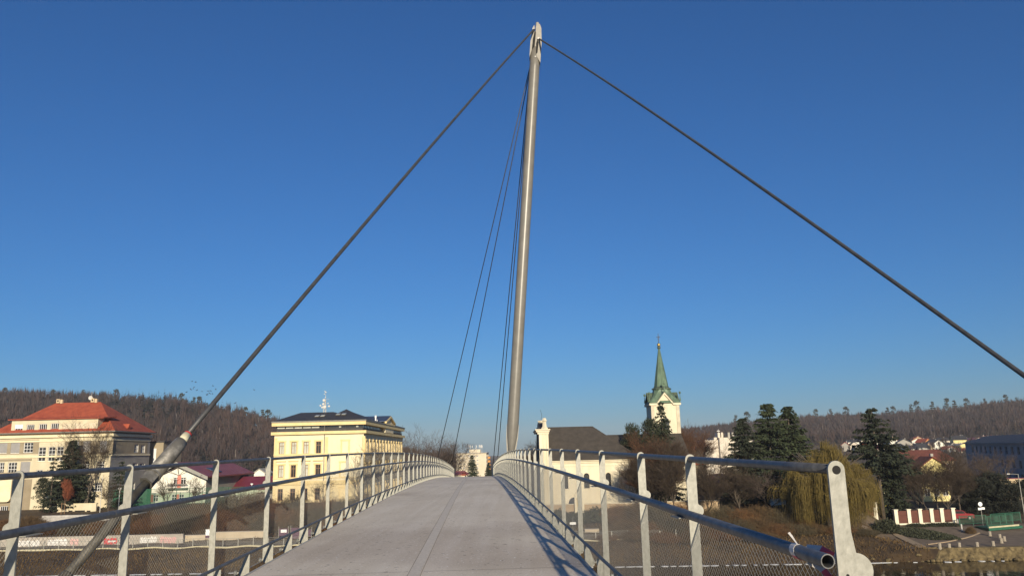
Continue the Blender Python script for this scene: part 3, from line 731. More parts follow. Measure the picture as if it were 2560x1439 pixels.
def gen_willow(h, rb, seed):
    rng = np.random.default_rng(seed); rnd = random.Random(seed); root = thing('weeping_willow', '', None); T = MB(); S = Seg()
    T.tube([(0, 0, -.4), (.15, 0, h * .18), (.1, .1, h * .32)], [.55, .45, .38], 9)
    for k in range(11):
        az = 2 * math.pi * k / 11 + rnd.uniform(-.25, .25); q = rnd.uniform(.5, 1.0)
        pts = [Vector((.1, .1, h * .3))]
        for t in (.3, .6, 1.0):
            pts.append(Vector((math.cos(az) * rb * q * t, math.sin(az) * rb * q * t, h * (.3 + .62 * math.sin(t * 1.45) * (1.06 - .25 * q)))))
        T.tube(pts, [.22, .15, .09, .04], 6, caps=False)
    bunches = []
    for k in range(150):
        az = rnd.uniform(0, 2 * math.pi); q = math.sqrt(rnd.uniform(.03, 1)); 
        lobe = 1 + .16 * math.sin(3 * az + 1.2) + .10 * math.sin(5 * az)
        x, y = math.cos(az) * q * rb * lobe, math.sin(az) * q * rb * lobe
        hump = .04 * math.sin(x * 1.3 + 1) - .02
        zt = h * (1.0 + hump - .50 * q ** 2.0) * rnd.uniform(.84, 1.0)
        zb = h * rnd.choice((.03, .06, .1, .2, .32, .45)) * rnd.uniform(.6, 1.3)
        bunches.append((x, y, zt, min(zb, zt - h * .18), rnd.uniform(.28, .62), rnd.randint(34, 56)))
    for x, y, zt, zb, sp, cnt in bunches:
        L_ = math.hypot(x, y) + .01; dx, dy = x / L_, y / L_
        T.tube([Vector((x * .35, y * .35, zt * .80)), Vector((x * .75, y * .75, zt * .98)), Vector((x, y, zt))], [.05, .035, .02], 5, caps=False)
        for j in range(cnt):
            f = rnd.random(); bx, by = x * (.62 + .42 * f) + rnd.gauss(0, sp * .55), y * (.62 + .42 * f) + rnd.gauss(0, sp * .55)
            z0 = zt * (1 - .05 * rnd.random()) - abs(rnd.gauss(0, .15)); z1 = zb + rnd.uniform(0, .45) * (z0 - zb)
            pr = Vector((bx, by, z0)); nseg = 4
            for i in range(1, nseg + 1):
                t = i / nseg; nx = Vector((bx + dx * .35 * min(1, t * 2.5) + rnd.gauss(0, .05), by + dy * .35 * min(1, t * 2.5) + rnd.gauss(0, .05), z0 + .12 * math.sin(t * 3.1) * (t < .4) + (z1 - z0) * t ** 1.2))
                S.add(pr, nx, .020 - .012 * (i - 1) / nseg, .020 - .012 * i / nseg); pr = nx
            if rnd.random() < .5:
                c0 = Vector((bx, by, z0)); S.add(c0, c0 + Vector((rnd.gauss(0, .5), rnd.gauss(0, .5), rnd.uniform(.1, .55))), .012, .004)
    T.build('trunk', M['trunk'], root, True); S.build('crown', M['willow'], root); return root
# --- prototypes, moved to their first place and copied for the rest
def place_at(o, px, Y, h_from_top=None, h0=None, rotz=None, wide=1.0, dz=0.0):
    """stand a prototype under pixel column px; the height is what reaches the pixel row given"""
    b = base(px, Y); sc = 1.0
    if h_from_top is not None: sc = (P(px, h_from_top, Y).z - b.z) / h0
    return (b.x, b.y, b.z + dz), (sc * wide, sc * wide, sc), (random.uniform(0, 6.28) if rotz is None else rotz)
USED = {}
def plant(proto, key, h0, px, Y, top, label, cat, group=None, rotz=None, wide=1.0):
    loc, sc, rz = place_at(proto, px, Y, top, h0, rotz, wide)
    if key not in USED:
        USED[key] = proto; o = proto; o.location = loc; o.rotation_euler = (0, 0, rz); o.scale = sc
    else: o = dup(proto, loc, rz, sc)
    for k in ('group',):
        if k in o: del o[k]
    tag(o, label, cat, group); return o
bareA = gen_bare(12, 1.0, 11); bareB = gen_bare(12, .8, 23, forks=6); bareC = gen_bare(12, .75, 37, 'twig_grey', forks=5, trunk_frac=.22, dens=.66)
bareD = gen_bare(12, .65, 41, 'twig_red', forks=6, trunk_frac=.16, dens=1.0); bareTwin = gen_bare(12, .8, 55, forks=4, trunk_frac=.34, twin=True, dens=.66)
barePale = gen_bare(12, .8, 61, 'twig_pale', forks=5, trunk_frac=.2, dens=.62)
sapling = gen_bare(6, .5, 71, 'twig', forks=4, trunk_frac=.35, dens=.6)
spruceA = gen_conifer(12, 3.3, 3, 'spruce'); spruceB = gen_conifer(12, 3.0, 5, 'fir', droop=.2, ragged=.32); spruceC = gen_conifer(12, 3.0, 9, 'spruce', whorls=38, per=9, gap=.12, ragged=.42, droop=.45)
spruceW = gen_conifer(12, 2.9, 33, 'spruce', whorls=26, per=10, gap=.15, zlow=.40, ragged=.5, droop=.25)
smallspruce = gen_conifer(6, 1.7, 15, 'spruce', whorls=18, per=7, ragged=.35, lw=(.5, .10))
thinspruce = gen_conifer(6, 1.1, 19, 'spruce', whorls=15, per=5, gap=.25, ragged=.4, lw=(.45, .09))
pineA = gen_pine(12, 3.2, 8); pineB = gen_pine(12, 3.6, 18, 'pine', n_cl=60, zlow=.45)
pineSkyline = gen_pine(12, 2.6, 28, 'pine', n_cl=16, zlow=.4, leaf=(.9, .2), per=34)
sprSkyline = gen_conifer(12, 2.6, 29, 'spruce', whorls=9, per=5, lw=(1.3, .38)); sprSkyline.name = 'hill_conifer'; pineSkyline.name = 'hill_conifer'
G1 = 'bare trees along the far bank'
# left: in front of the school
plant(bareTwin, 'twin', 12, 212, 143.5, 1072, 'big bare twin-stemmed tree in front of the red roofed school', 'tree', None, .5, .95)
plant(spruceA, 'sprA', 12, 170, 144, 1098, 'broad dark conifer beside the twin-stemmed tree before the school', 'tree', None, None, 1.15)
plant(pineA, 'pinA', 12, 108, 143, 1192, 'dark evergreen low against the school wall', 'tree', None, None, 1.2)
plant(thinspruce, 'thin', 6, 124, 141, 1142, 'thin sparse spruce in front of the cream school wall', 'tree', None, 1)
plant(smallspruce, 'sms', 6, 297, 143, 1152, 'small dark spruce at the grey corner of the school', 'tree', None, 1)
russet = gen_bare(4.2, .45, 77, 'russet_leaf', forks=6, trunk_frac=.3, dens=1.0); 
b = base(157, 140); russet.location = b; russet.scale = (.55, .55, 1.15); tag(russet, 'young russet-leaved tree tied to a stake before the cream garden wall', 'tree'); russet.name = 'young_tree'
for i, (px, Y, top, lb) in enumerate(((268, 132.5, 1205, 'slim sapling beside the white lamp post'), (417, 133.5, 1200, 'bare sapling before the white gable house, left of two'), (480, 133.5, 1203, 'bare sapling before the white gable house, right of two'))):
    plant(sapling, 'sap', 6, px, Y, top, lb, 'sapling', 'saplings along the green netting')
# middle: yellow building
plant(barePale, 'pale', 12, 799, 137, 1192, 'small pale bare tree before the front of the yellow building', 'tree', None, 2, 1.25)
plant(barePale, 'pale', 12, 893, 139, 1118, 'bare brown tree at the corner of the yellow building', 'tree', None, 1, .95)
plant(barePale, 'pale', 12, 962, 143, 1088, 'bare tree beside the long side of the yellow building', 'tree', None, 3)
plant(barePale, 'pale', 12, 925, 157, 1085, 'pale bare tree against the side of the yellow building', 'tree', None, 5)
plant(bareC, 'bC', 12, 1028, 205, 1076, 'grey bare tree behind the far end of the yellow building', 'tree', None, 1)
plant(bareC, 'bC', 12, 1096, 215, 1086, 'grey-brown bare tree left of the apartment block', 'tree', None, 4, 1.3)
plant(bareC, 'bC', 12, 1062, 225, 1098, 'lower grey bare tree left of the bridge crest, between two taller ones', 'tree', None, 2)
plant(bareB, 'bB', 12, 1128, 235, 1125, 'low bare tree just left of the apartment block', 'tree', None, 2)
plant(barePale, 'pale', 12, 1152, 300, 1118, 'pale bare tree spreading over the apartment block front', 'tree', None, 2.5, 1.2)
plant(spruceB, 'sprB', 12, 1181, 260, 1136, 'dark conifer in the middle of the apartment block front', 'tree', None, 1, 1.1)
plant(spruceA, 'sprA', 12, 1222, 255, 1155, 'dark conifer at the right foot of the apartment block', 'tree', None, 2)
plant(bareA, 'bA', 12, 1322, 177, 1120, 'bare tree behind the railing left of the church front', 'tree', None, 2)
# church side
plant(pineB, 'pinB', 12, 1590, 133.5, 1064, 'dark pine in front of the low church roof', 'tree', None, 1, .55)
plant(pineA, 'pinA', 12, 1641, 133, 1042, 'rounded dark pine left of the church tower spruce', 'tree', None, 3, .62)
plant(spruceC, 'sprC', 12, 1667, 132, 1003, 'tall pointed spruce right in front of the church tower', 'tree', None, 2, .8)
plant(bareD, 'bD', 12, 1655, 125, 1085, 'russet bare tree in front of the church tower', 'tree', None, 1, 1.2)
plant(bareB, 'bB', 12, 1612, 123, 1150, 'brown bare bushy tree at the church corner', 'tree', None, 3, .9)
plant(bareD, 'bD', 12, 1632, 124, 1118, 'russet bare tree at the right end of the church nave', 'tree', None, 5, 1.1)
plant(bareB, 'bB', 12, 1668, 121, 1135, 'brown bare tree below the church tower spruce', 'tree', None, 5, 1.1)
plant(bareD, 'bD', 12, 1738, 147, 1062, 'russet bare tree right of the church tower', 'tree', None, 2.6, 1.15)
plant(bareD, 'bD', 12, 1705, 157, 1075, 'russet bare tree behind the tower spruce', 'tree', None, .6, 1.2)
plant(bareA, 'bA', 12, 1690, 120, 1120, 'brown bare tree left of the white panel building', 'tree', None, 4)
plant(barePale, 'pale', 12, 1795, 127, 1100, 'pale bare tree in front of the white panel building', 'tree', None, 3)
plant(bareA, 'bA', 12, 1770, 119, 1180, 'leafless tree low on the bank below the panel building', 'tree', None, 1, 1.3)
plant(bareB, 'bB', 12, 1850, 119, 1175, 'leafless tree on the bank under the left spruce', 'tree', None, 2, 1.3)
plant(bareC, 'bC', 12, 1905, 120, 1168, 'leafless tree on the bank under the tall spruces', 'tree', None, 2, 1.3)
plant(spruceA, 'sprA', 12, 1872, 131, 1042, 'left and lowest of the three tall spruces', 'tree', 'three tall spruces', 3, 1.3)
plant(spruceB, 'sprB', 12, 1936, 132, 1005, 'middle and tallest of the three tall spruces', 'tree', 'three tall spruces', 4, 1.3)
plant(spruceB, 'sprB', 12, 1988, 134, 1012, 'right one of the three tall spruces', 'tree', 'three tall spruces', 2, 1.35)
wil = gen_willow(12, 5.6, 4); b = base(2078, 113.5); sc = (P(2078, 1098, 113.5).z - b.z) / 12
wil.location = b; wil.scale = (sc * 1.2, sc * .95, sc); tag(wil, 'golden weeping willow hanging over the far bank', 'tree')
plant(spruceW, 'sprW', 12, 2208, 124, 1016, 'dark ragged spruce right of the golden willow', 'tree', None, 5, 1.15)
plant(spruceA, 'sprA', 12, 2238, 126, 1120, 'dark evergreen below the ragged spruce', 'tree', None, 5, .9)
for px, Y, top, k, lb in ((2300, 130.5, 1150, bareA, 'bare brown tree left of the lemon gable house'), (2322, 128.5, 1178, bareTwin, 'bare brown tree below the lemon house, behind the red fence'), (2372, 129.5, 1182, bareA, 'bare brown tree behind the right part of the red fence'), (2345, 134.5, 1168, bareB, 'bare brown tree in front of the lemon gable house'), (2402, 130.5, 1140, bareA, 'bare brown tree with pale twin trunk left of the green railing'),
                          (2446, 136.5, 1150, bareTwin, 'bare brown tree behind the white signpost'), (2475, 156.5, 1128, bareC, 'grey bare tree before the shaded long building, left'), (2530, 161.5, 1118, bareC, 'grey bare tree before the shaded long building, right')):
    plant(k, {id(bareA): 'bA', id(bareB): 'bB', id(bareC): 'bC', id(bareTwin): 'twin'}[id(k)], 12, px, Y, top, lb, 'tree', G1, None, 1.1)
# evergreens at the right edge, deep shade put into their dark colour
evg = gen_pine(6, 3.0, 66, 'evergreen', n_cl=60, zlow=.03); evg.name = 'shade_dark_evergreen'
for i, (px, Y, top) in enumerate(((2418, 135, 1205), (2455, 131, 1196), (2492, 133, 1184), (2530, 129, 1210), (2572, 131, 1200))):
    plant(evg, 'evg', 6, px, Y, top, 'evergreen coloured dark for shade at right, %s from the left of five' % ordn(i), 'tree', 'dark evergreens at the right edge', None, 1.1)
# --- bushes
bushA = gen_bush(2.4, 2.3, 5, 'bush'); bushB = gen_bush(2.4, 2.0, 6, 'bush_red'); bushC = gen_bush(2.6, 2.4, 8, 'bush_olive', 600); bushE = gen_bush(2.2, 1.8, 9, 'ivy', 150, 1500, 'ivy')
bn = [0]
def bush(proto, key, px, Y, sx, sz, label):
    b = base(px, Y); loc = (b.x, b.y, b.z - .1); rz = random.uniform(0, 6.28); sc = (sx, sx * .9, sz)
    if key not in USED: USED[key] = proto; o = proto; o.location = loc; o.rotation_euler = (0, 0, rz); o.scale = sc
    else: o = dup(proto, loc, rz, sc)
    o.name = 'bush'; tag(o, label, 'bush', 'brown bushes on the far bank')
    return o
LB = [(355, 127.5, 1.2, 1.08), (405, 126.5, 1.0, 0.94), (450, 125.5, 1.2, 1.22), (500, 127.5, 1.3, 1.35), (548, 125.5, 1.2, 1.35), (592, 128.5, 1.5, 1.89), (640, 127.5, 1.5, 2.03), (690, 126.5, 1.4, 1.62), (735, 127.5, 1.3, 1.62), (775, 125.5, 1.2, 1.35), (820, 127.5, 1.3, 1.62), (865, 126.5, 1.2, 1.49), (910, 128.5, 1.3, 1.62), (955, 127.5, 1.2, 1.49)]
for i, (px, Y, sx, sz) in enumerate(LB):
    bush((bushA, bushB, bushC)[i % 3], 'AaC'[i % 3], px, Y, sx, sz, 'brown bush left of the bridge, %s from the left in the upper row' % ordn(i))
LB2 = [(330, 123.5, 1.0, 0.68), (430, 122.5, 1.1, 0.74), (520, 122, 1.2, 0.94), (605, 122.5, 1.2, 1.08), (670, 122.5, 1.3, 1.08), (745, 122.5, 1.2, 1.08), (830, 122.5, 1.2, 1.08)]
for i, (px, Y, sx, sz) in enumerate(LB2):
    bush((bushB, bushC, bushA)[i % 3], 'aCA'[i % 3], px, Y, sx, sz, 'low brown bush above the riverside wall, %s from the left' % ordn(i))
LB3 = [(20, 128.5, 1.1, 0.81), (75, 127.5, 1.2, 0.94), (130, 125.5, 1.0, 0.68), (190, 125.5, 1.1, 0.74), (250, 124.5, 1.1, 0.81), (310, 126, 1.2, 1.01), (375, 124, 1.3, 1.08), (470, 123, 1.3, 1.15), (560, 123, 1.4, 1.35), (640, 123.3, 1.4, 1.35), (710, 123.5, 1.4, 1.35), (790, 123, 1.3, 1.22), (875, 122.5, 1.3, 1.22)]
for i, (px, Y, sx, sz) in enumerate(LB3):
    bush((bushB, bushA, bushB, bushC)[i % 4], 'aAaC'[i % 4], px, Y, sx, sz, 'russet brown bush in the middle row left of the bridge, %s from the left' % ordn(i))
RB3 = [(1560, 114.5, 1.2, .9), (1625, 112.5, 1.2, .9), (1680, 112.5, 1.3, 1.0), (1730, 111.5, 1.2, .8), (1785, 112.5, 1.3, .9), (1840, 111.5, 1.3, .9), (1890, 112.5, 1.3, .9), (1945, 111, 1.2, .7), (1990, 110.5, 1.1, .6), (2035, 111.5, 1.1, .55), (2100, 110, 1.0, .45), (2150, 109.5, 1.0, .4)]
for i, (px, Y, sx, sz) in enumerate(RB3):
    bush((bushA, bushB, bushC)[i % 3], 'AaC'[i % 3], px, Y, sx, sz, 'brown bush in the middle row right of the bridge, %s from the left' % ordn(i))
RB = [(1395, 122.5, 1.0, .9), (1440, 120.5, 1.1, .9), (1495, 121.5, 1.2, 1.1), (1545, 120.5, 1.2, 1.2), (1600, 119.5, 1.4, 1.3), (1650, 117.5, 1.3, 1.3), (1700, 118.5, 1.4, 1.3), (1745, 116.5, 1.3, 1.1), (1800, 116.5, 1.4, 1.2), (1850, 115.5, 1.4, 1.2), (1900, 116.5, 1.4, 1.2), (1950, 115.5, 1.3, 1.0), (1995, 114.5, 1.1, .8)]
for i, (px, Y, sx, sz) in enumerate(RB):
    if i < 3: bush(bushE, 'E', px, Y, sx, sz, 'dark evergreen bush before the church wall, %s from the left' % ordn(i))
    else: bush((bushB, bushA, bushC)[i % 3], 'aAC'[i % 3], px, Y, sx, sz, 'brown bush right of the bridge, %s from the left in the upper row' % ordn(i - 3))
RB2 = [(1520, 110.5, .9, .45), (1590, 109.5, 1.0, .6), (1660, 108.5, 1.0, .6), (1735, 108, 1.1, .6), (1820, 108.5, 1.1, .6), (1905, 107.5, 1.1, .5)]
for i, (px, Y, sx, sz) in enumerate(RB2):
    bush((bushB, bushA)[i % 2], 'aA'[i % 2], px, Y, sx, sz, 'low brown bush near the water right of the bridge, %s from the left' % ordn(i))
bush(bushE, 'E', 2215, 116, .9, 1.0, 'dark evergreen bush between the willow and the red fence')
for i, (px, Y, s_) in enumerate(((2290, 120.8, .7), (2335, 121, .7), (2370, 120.8, .8))):
    bush(bushE, 'E', px, 120.6, s_, .28, 'low evergreen ground shrub below the red fence, %s from the left' % ordn(i))
bush(bushA, 'A', 2426, 114, .32, .45, 'tiny round bare bush on the quay lawn')
# dry grass over the bank, nobody could count it
n = 26000
X = RNG.uniform(-82, 50, n); t = RNG.uniform(.15, 27, n) * RNG.uniform(.25, 1, n)
Yg = shore(X) + t; keep = ~((t > 6.3) & (t < 12.6) & (X < 18)); X, Yg = X[keep], Yg[keep]; n = len(X)
c = np.stack([X, Yg, hz(X, Yg) - .02], 1); d = RNG.normal(0, .45, (n, 3)); d[:, 2] = 1
V, F = tris(c, d, .34, .05, RNG)
o = npmesh('dry_grass', V, F, M['straw']); tag(o, 'short dry brown grass covering the river bank', 'grass', kind='stuff')
# ivy bed on the quay, nobody could count it
def ivyz(X, Y): return hz(X, Y)
iv = [base(px, 113.5) for px in (2250, 2300, 2340, 2366)]
n = 9000; pts = []
while len(pts) < n:
    x = random.uniform(iv[0].x - 1, iv[3].x + 1); y = random.uniform(106, 121); cx, cy = (iv[0].x + iv[3].x) / 2, 113.6
    q = ((x - cx) / ((iv[3].x - iv[0].x) / 2)) ** 2 + ((y - cy + .5 * (x - cx)) / 5.2) ** 2
    if q < 1 + .15 * math.sin(x * 2): pts.append((x, y, gz(x, y) + .45 * (1 - min(q, 1) ** 2) * random.uniform(.3, 1)))
V, F = tris(np.array(pts), RNG.normal(0, 1, (n, 3)) + np.array([0, 0, .6]), .22, .09, RNG)
o = npmesh('ivy_bed', V, F, M['ivy']); tag(o, 'dark ivy ground cover in the planted bed on the quay', 'ivy', kind='stuff')
# --- far wooded hills: one mass
def forest(name, label, spots, seed):
    rng = np.random.default_rng(seed); Vs = []; Fs = []; mi = []; k = 0
    for (x, y, hh, kind) in spots:
        z = gz(x, y)
        if kind < 2:
            m_ = 38; az = rng.uniform(0, 2 * math.pi, m_); q = rng.uniform(.1, 1, m_); R_ = hh * .22
            b0 = np.stack([np.cos(az) * q * R_ * .3, np.sin(az) * q * R_ * .3, hh * rng.uniform(.12, .45, m_)], 1)
            t0 = np.stack([np.cos(az) * q * R_ * 1.2, np.sin(az) * q * R_ * 1.2, hh * rng.uniform(.6, 1.03, m_) * (1 - .25 * q)], 1)
            V, F = tris(b0, t0 - b0, 1.0, hh * .022, rng)
            L_ = np.linalg.norm(t0 - b0, axis=1)
            d = (t0 - b0); s = np.cross(d, rng.normal(size=(m_, 3))); s /= np.linalg.norm(s, axis=1, keepdims=True)
            W_ = hh * .0085 * rng.uniform(.4, 1.6, m_)[:, None]
            V = np.stack([b0 - s * W_ * .5, b0 + d * .6 - s * W_ * 1.5, t0, b0 + d * .6 + s * W_ * 1.5], 1).reshape(-1, 3)
            tr = np.array([[-.012, 0, 0], [.012, 0, 0], [.006, 0, .8], [-.006, 0, .8]]) * hh
            V = np.concatenate([V, tr]); F = np.arange(len(V)).reshape(-1, 4)
            mm = np.full(len(F), 0 if kind == 0 else 1)
            if rng.random() < .05: mm[-1] = 3
        else:
            m_ = 34; t = rng.uniform(.1, 1, m_); az = rng.uniform(0, 2 * math.pi, m_); R_ = hh * .19 * (1 - t) + .3
            b0 = np.stack([np.zeros(m_), np.zeros(m_), hh * t], 1); d = np.stack([np.cos(az) * R_, np.sin(az) * R_, -.35 * R_], 1)
            s = np.cross(d, np.array([0, 0, 1.])); s /= np.linalg.norm(s, axis=1, keepdims=True); W_ = (R_ * .45)[:, None]
            V = np.stack([b0, b0 + d * .7 - s * W_, b0 + d, b0 + d * .7 + s * W_], 1).reshape(-1, 3)
            F = np.arange(len(V)).reshape(-1, 4); mm = np.full(len(F), 2)
        Vs.append(V + np.array([x, y, z])); Fs.append(F + k); mi.append(mm); k += len(V)
    o = npmesh(name, np.concatenate(Vs), np.concatenate(Fs), [M['hill_a'], M['hill_b'], M['hill_c'], M['hill_d']], None, np.concatenate(mi))
    tag(o, label, 'forest', kind='stuff'); return o
M['hill_a'] = mat('hill_twigs_brown', (.036, .0225, .0205), (.062, .037, .030), .012, .95, contrast=(.4, .6))
M['hill_b'] = mat('hill_twigs_grey', (.036, .026, .026), (.058, .043, .041), .02, .95, contrast=(.4, .6))
M['hill_c'] = mat('hill_conifers', (.016, .020, .015), (.028, .033, .024), .03, .95)
M['hill_d'] = mat('hill_birch_trunks', (.22, .19, .165), None, rough=.95)
sp = []
rnd = random.Random(5)
for k in range(4200):
    Y = 380 + 380 * rnd.random() ** .8; px = rnd.uniform(-160, 1120); p = P(px, 1100, Y); x = p.x
    con = .08 + .55 * (math.sin(x * .021 + 1) * math.sin(Y * .017 + x * .01) > .45)
    if Y > 640: con += .35
    sp.append((x, Y, rnd.choice((7, 9, 11, 12, 13, 15)) * rnd.uniform(.85, 1.1), 2 if rnd.random() < con else (0 if rnd.random() < .6 else 1)))
forest('hillside_forest', 'bare brown winter forest with conifers on the left hill', sp, 1)
sp = []
for k in range(5200):
    Y = 640 + 400 * rnd.random(); px = rnd.uniform(1640, 2720); p = P(px, 1100, Y); x = p.x
    con = .06 + .5 * (Y > 930) * (px > 2200) + .2 * (Y > 960)
    sp.append((x, Y, rnd.choice((8, 10, 12, 13, 15)) * rnd.uniform(.85, 1.1), 2 if rnd.random() < con else (0 if rnd.random() < .45 else 1)))
for k in range(420):
    Y = 430 + 230 * rnd.random(); px = rnd.uniform(2080, 2720); p = P(px, 1100, Y)
    sp.append((p.x, Y, rnd.uniform(4, 8), 2 if rnd.random() < .45 else (0 if rnd.random() < .6 else 1)))
forest('hillside_forest', 'bare brown winter forest with conifers on the right hill', sp, 2)
# skyline conifers standing out of the wood
SK = [(8, 970), (40, 972), (130, 975), (205, 970), (287, 974), (320, 992), (350, 992), (372, 1000), (398, 996), (433, 988), (452, 984), (482, 988), (495, 992), (515, 1003), (612, 1018), (655, 1019), (668, 1025)]
for i, (px, py) in enumerate(SK):
    pr = (pineSkyline, sprSkyline)[i % 2]
    plant(pr, 'psk' if i % 2 == 0 else 'ssk', 12, px, 715, py, 'dark conifer rising above the skyline of the left hill, %s from the left' % ordn(i), 'tree', 'conifers on the left skyline', None, .85)
SK = [(1842, 1033), (1870, 1030), (1990, 1026), (2043, 1023), (2080, 1018), (2118, 1017), (2222, 1014), (2236, 1016), (2282, 1006), (2297, 1003), (2335, 999), (2372, 996), (2390, 996), (2420, 996), (2466, 992), (2518, 987), (2545, 990)]
for i, (px, py) in enumerate(SK):
    pr = (pineSkyline, sprSkyline)[(i + 1) % 2]
    plant(pr, 'psk' if (i + 1) % 2 == 0 else 'ssk', 12, px, 1010, py, 'dark conifer rising above the skyline of the right hill, %s from the left' % ordn(i), 'tree', 'conifers on the right skyline', None, .85)
# ------------------------------------------------------------------ buildings
class Facade:
    """a vertical wall plane: origin point (u = 0), direction along it, outward normal"""
    def __init__(self, o, ux, nrm): self.o = Vector((o[0], o[1], 0)); self.ux = Vector((ux[0], ux[1], 0)).normalized(); self.n = Vector((nrm[0], nrm[1], 0)).normalized()
    def at(self, px, py):
        r = ray(px, py); t = (self.o - EYE).dot(self.n) / r.dot(self.n); p = EYE + r * t
        return (p - self.o).dot(self.ux), p.z
    def pt(self, u, z, out=0.0): return self.o + self.ux * u + self.n * out + UP * z
    def rect(self, x0, y0, x1, y1):
        (a, zt), (c, zb) = self.at(x0, y0), self.at(x1, y1); return (min(a, c), max(a, c), min(zt, zb), max(zt, zb))
    def slab(self, mb, u0, u1, z0, z1, o0, o1):
        a = self.pt(u0, z0, o0); mb.obox(a, self.ux * (u1 - u0), self.n * (o1 - o0), UP * (z1 - z0)); return mb
    def wall(self, mb, u0, u1, z0, z1, holes=(), reveal=.22):
        us = sorted({u0, u1} | {h[0] for h in holes} | {h[1] for h in holes}); zs = sorted({z0, z1} | {h[2] for h in holes} | {h[3] for h in holes})
        us = [u for u in us if u0 - 1e-6 <= u <= u1 + 1e-6]; zs = [z for z in zs if z0 - 1e-6 <= z <= z1 + 1e-6]
        for i in range(len(us) - 1):
            for j in range(len(zs) - 1):
                cu, cz = (us[i] + us[i + 1]) / 2, (zs[j] + zs[j + 1]) / 2
                if any(h[0] < cu < h[1] and h[2] < cz < h[3] for h in holes): continue
                mb.add([self.pt(us[i], zs[j]), self.pt(us[i + 1], zs[j]), self.pt(us[i + 1], zs[j + 1]), self.pt(us[i], zs[j + 1])], [(0, 1, 2, 3)])
        for a, b_, c_, d_ in [h[:4] for h in holes]:
            f = [self.pt(a, c_), self.pt(b_, c_), self.pt(b_, d_), self.pt(a, d_)]; k = [p - self.n * reveal for p in f]
            mb.add(f + k, [(0, 1, 5, 4), (1, 2, 6, 5), (2, 3, 7, 6), (3, 0, 4, 7)])
    def window(self, root, rc, frame, pane, nv=1, hs=(), fw=.07, reveal=.22, blind=None, sill=None, name='window'):
        """frame with glazing bars; hs = heights of cross bars as fractions"""
        u0, u1, z0, z1 = rc[:4]; mb = MB(); a, b_ = -reveal + .02, -reveal + .09
        self.slab(mb, u0, u0 + fw, z0, z1, a, b_); self.slab(mb, u1 - fw, u1, z0, z1, a, b_)
        self.slab(mb, u0 + fw, u1 - fw, z0, z0 + fw, a, b_); self.slab(mb, u0 + fw, u1 - fw, z1 - fw, z1, a, b_)
        for i in range(1, nv + 1):
            c = u0 + (u1 - u0) * i / (nv + 1); self.slab(mb, c - fw * .4, c + fw * .4, z0 + fw, z1 - fw, a, b_ - .012)
        for h in hs:
            c = z0 + (z1 - z0) * h; self.slab(mb, u0 + fw, u1 - fw, c - fw * .45, c + fw * .45, a, b_ - .006)
        w = mb.build(name, frame, root)
        mb = MB(); mb.add([self.pt(u0, z0, -reveal + .03), self.pt(u1, z0, -reveal + .03), self.pt(u1, z1, -reveal + .03), self.pt(u0, z1, -reveal + .03)], [(0, 1, 2, 3)]); mb.build('pane', pane, w)
        if blind is not None:
            mb = MB(); self.slab(mb, u0 + .01, u1 - .01, z0 + (z1 - z0) * blind[0], z1 - .01, -.09, -.05); mb.build('roller_blind', blind[1], w)
        if sill is not None:
            mb = MB(); self.slab(mb, u0 - .08, u1 + .08, z0 - .10, z0 - .003, -.02, .10); mb.build('sill', sill, w)
        return w
def hip_roof(mb, x0, x1, y0, y1, ze, xa, xb, yr, zr, th=.25):
    V = [(x0, y0, ze), (x1, y0, ze), (x1, y1, ze), (x0, y1, ze), (xa, yr, zr), (xb, yr, zr), (x0, y0, ze - th), (x1, y0, ze - th), (x1, y1, ze - th), (x0, y1, ze - th)]
    return mb.add(V, [(0, 1, 5, 4), (1, 2, 5), (2, 3, 4, 5), (3, 0, 4), (0, 6, 7, 1), (1, 7, 8, 2), (2, 8, 9, 3), (3, 9, 6, 0), (9, 8, 7, 6)])
def zx(px, py, Y): p = P(px, py, Y); return p.x, p.z
# ---- the school with the red hipped roof
Y0 = 147.0; DEP = 15.5
xc = zx(279, 1110, Y0)[0]; xl = zx(-14, 1110, Y0)[0]
sch = thing('school_building', 'large cream school with bright red hipped roof and dormer storey', 'building', (xc, Y0, gz(xc, Y0)))
F = Facade((xl, Y0), (1, 0), (0, -1))
ZA = lambda x, y: (x / 4.2325, 960 + y / 4.2325)
def ra(x0, y0, x1, y1, f=None): f = f or F; a = ZA(x0, y0); c = ZA(x1, y1); return f.rect(*a, *c)
wins = [(-190, 618, -110, 735, 'b'), (-95, 615, -15, 730, 'b'), (0, 615, 70, 728, 'b'), (118, 615, 203, 728, 'b'), (255, 615, 345, 722, 'w'), (410, 665, 475, 812, 't'), (515, 662, 575, 810, 't'), (603, 660, 663, 808, 't'),
        (880, 600, 955, 712, 'b'), (1060, 598, 1125, 712, 'b'), (760, 605, 830, 715, 'b'),
        (-130, 830, -50, 945, 'w'), (-20, 825, 38, 940, 'w'), (88, 825, 172, 940, 'w'), (222, 820, 312, 935, 'b'), (385, 905, 445, 985, 's'), (720, 822, 800, 910, 'w'), (870, 815, 940, 905, 'w'), (1025, 815, 1100, 900, 'w'),
        (870, 1040, 935, 1135, 'w'), (1005, 1038, 1075, 1130, 'w'), (0, 1288, 80, 1372, 'd'), (125, 1286, 168, 1370, 's'), (-110, 1290, -40, 1375, 'd')]
rcs = [(ra(*w[:4]), w[4]) for w in wins]
zg = gz(xc, Y0) - .6
ztop = ra(1000, 500, 1001, 520)[3]
mb = MB(); F.wall(mb, 0, xc - xl, zg, ztop, [r for r, k in rcs])
mb.build('front_wall', M['cream'], sch)
S = Facade((xc, Y0), (0, 1), (1, 0))
sw = [ra(1425, 635, 1462, 718, S), ra(1495, 640, 1532, 725, S), ra(1405, 832, 1455, 900, S), ra(1478, 835, 1530, 905, S), ra(1380, 1040, 1425, 1120, S)]
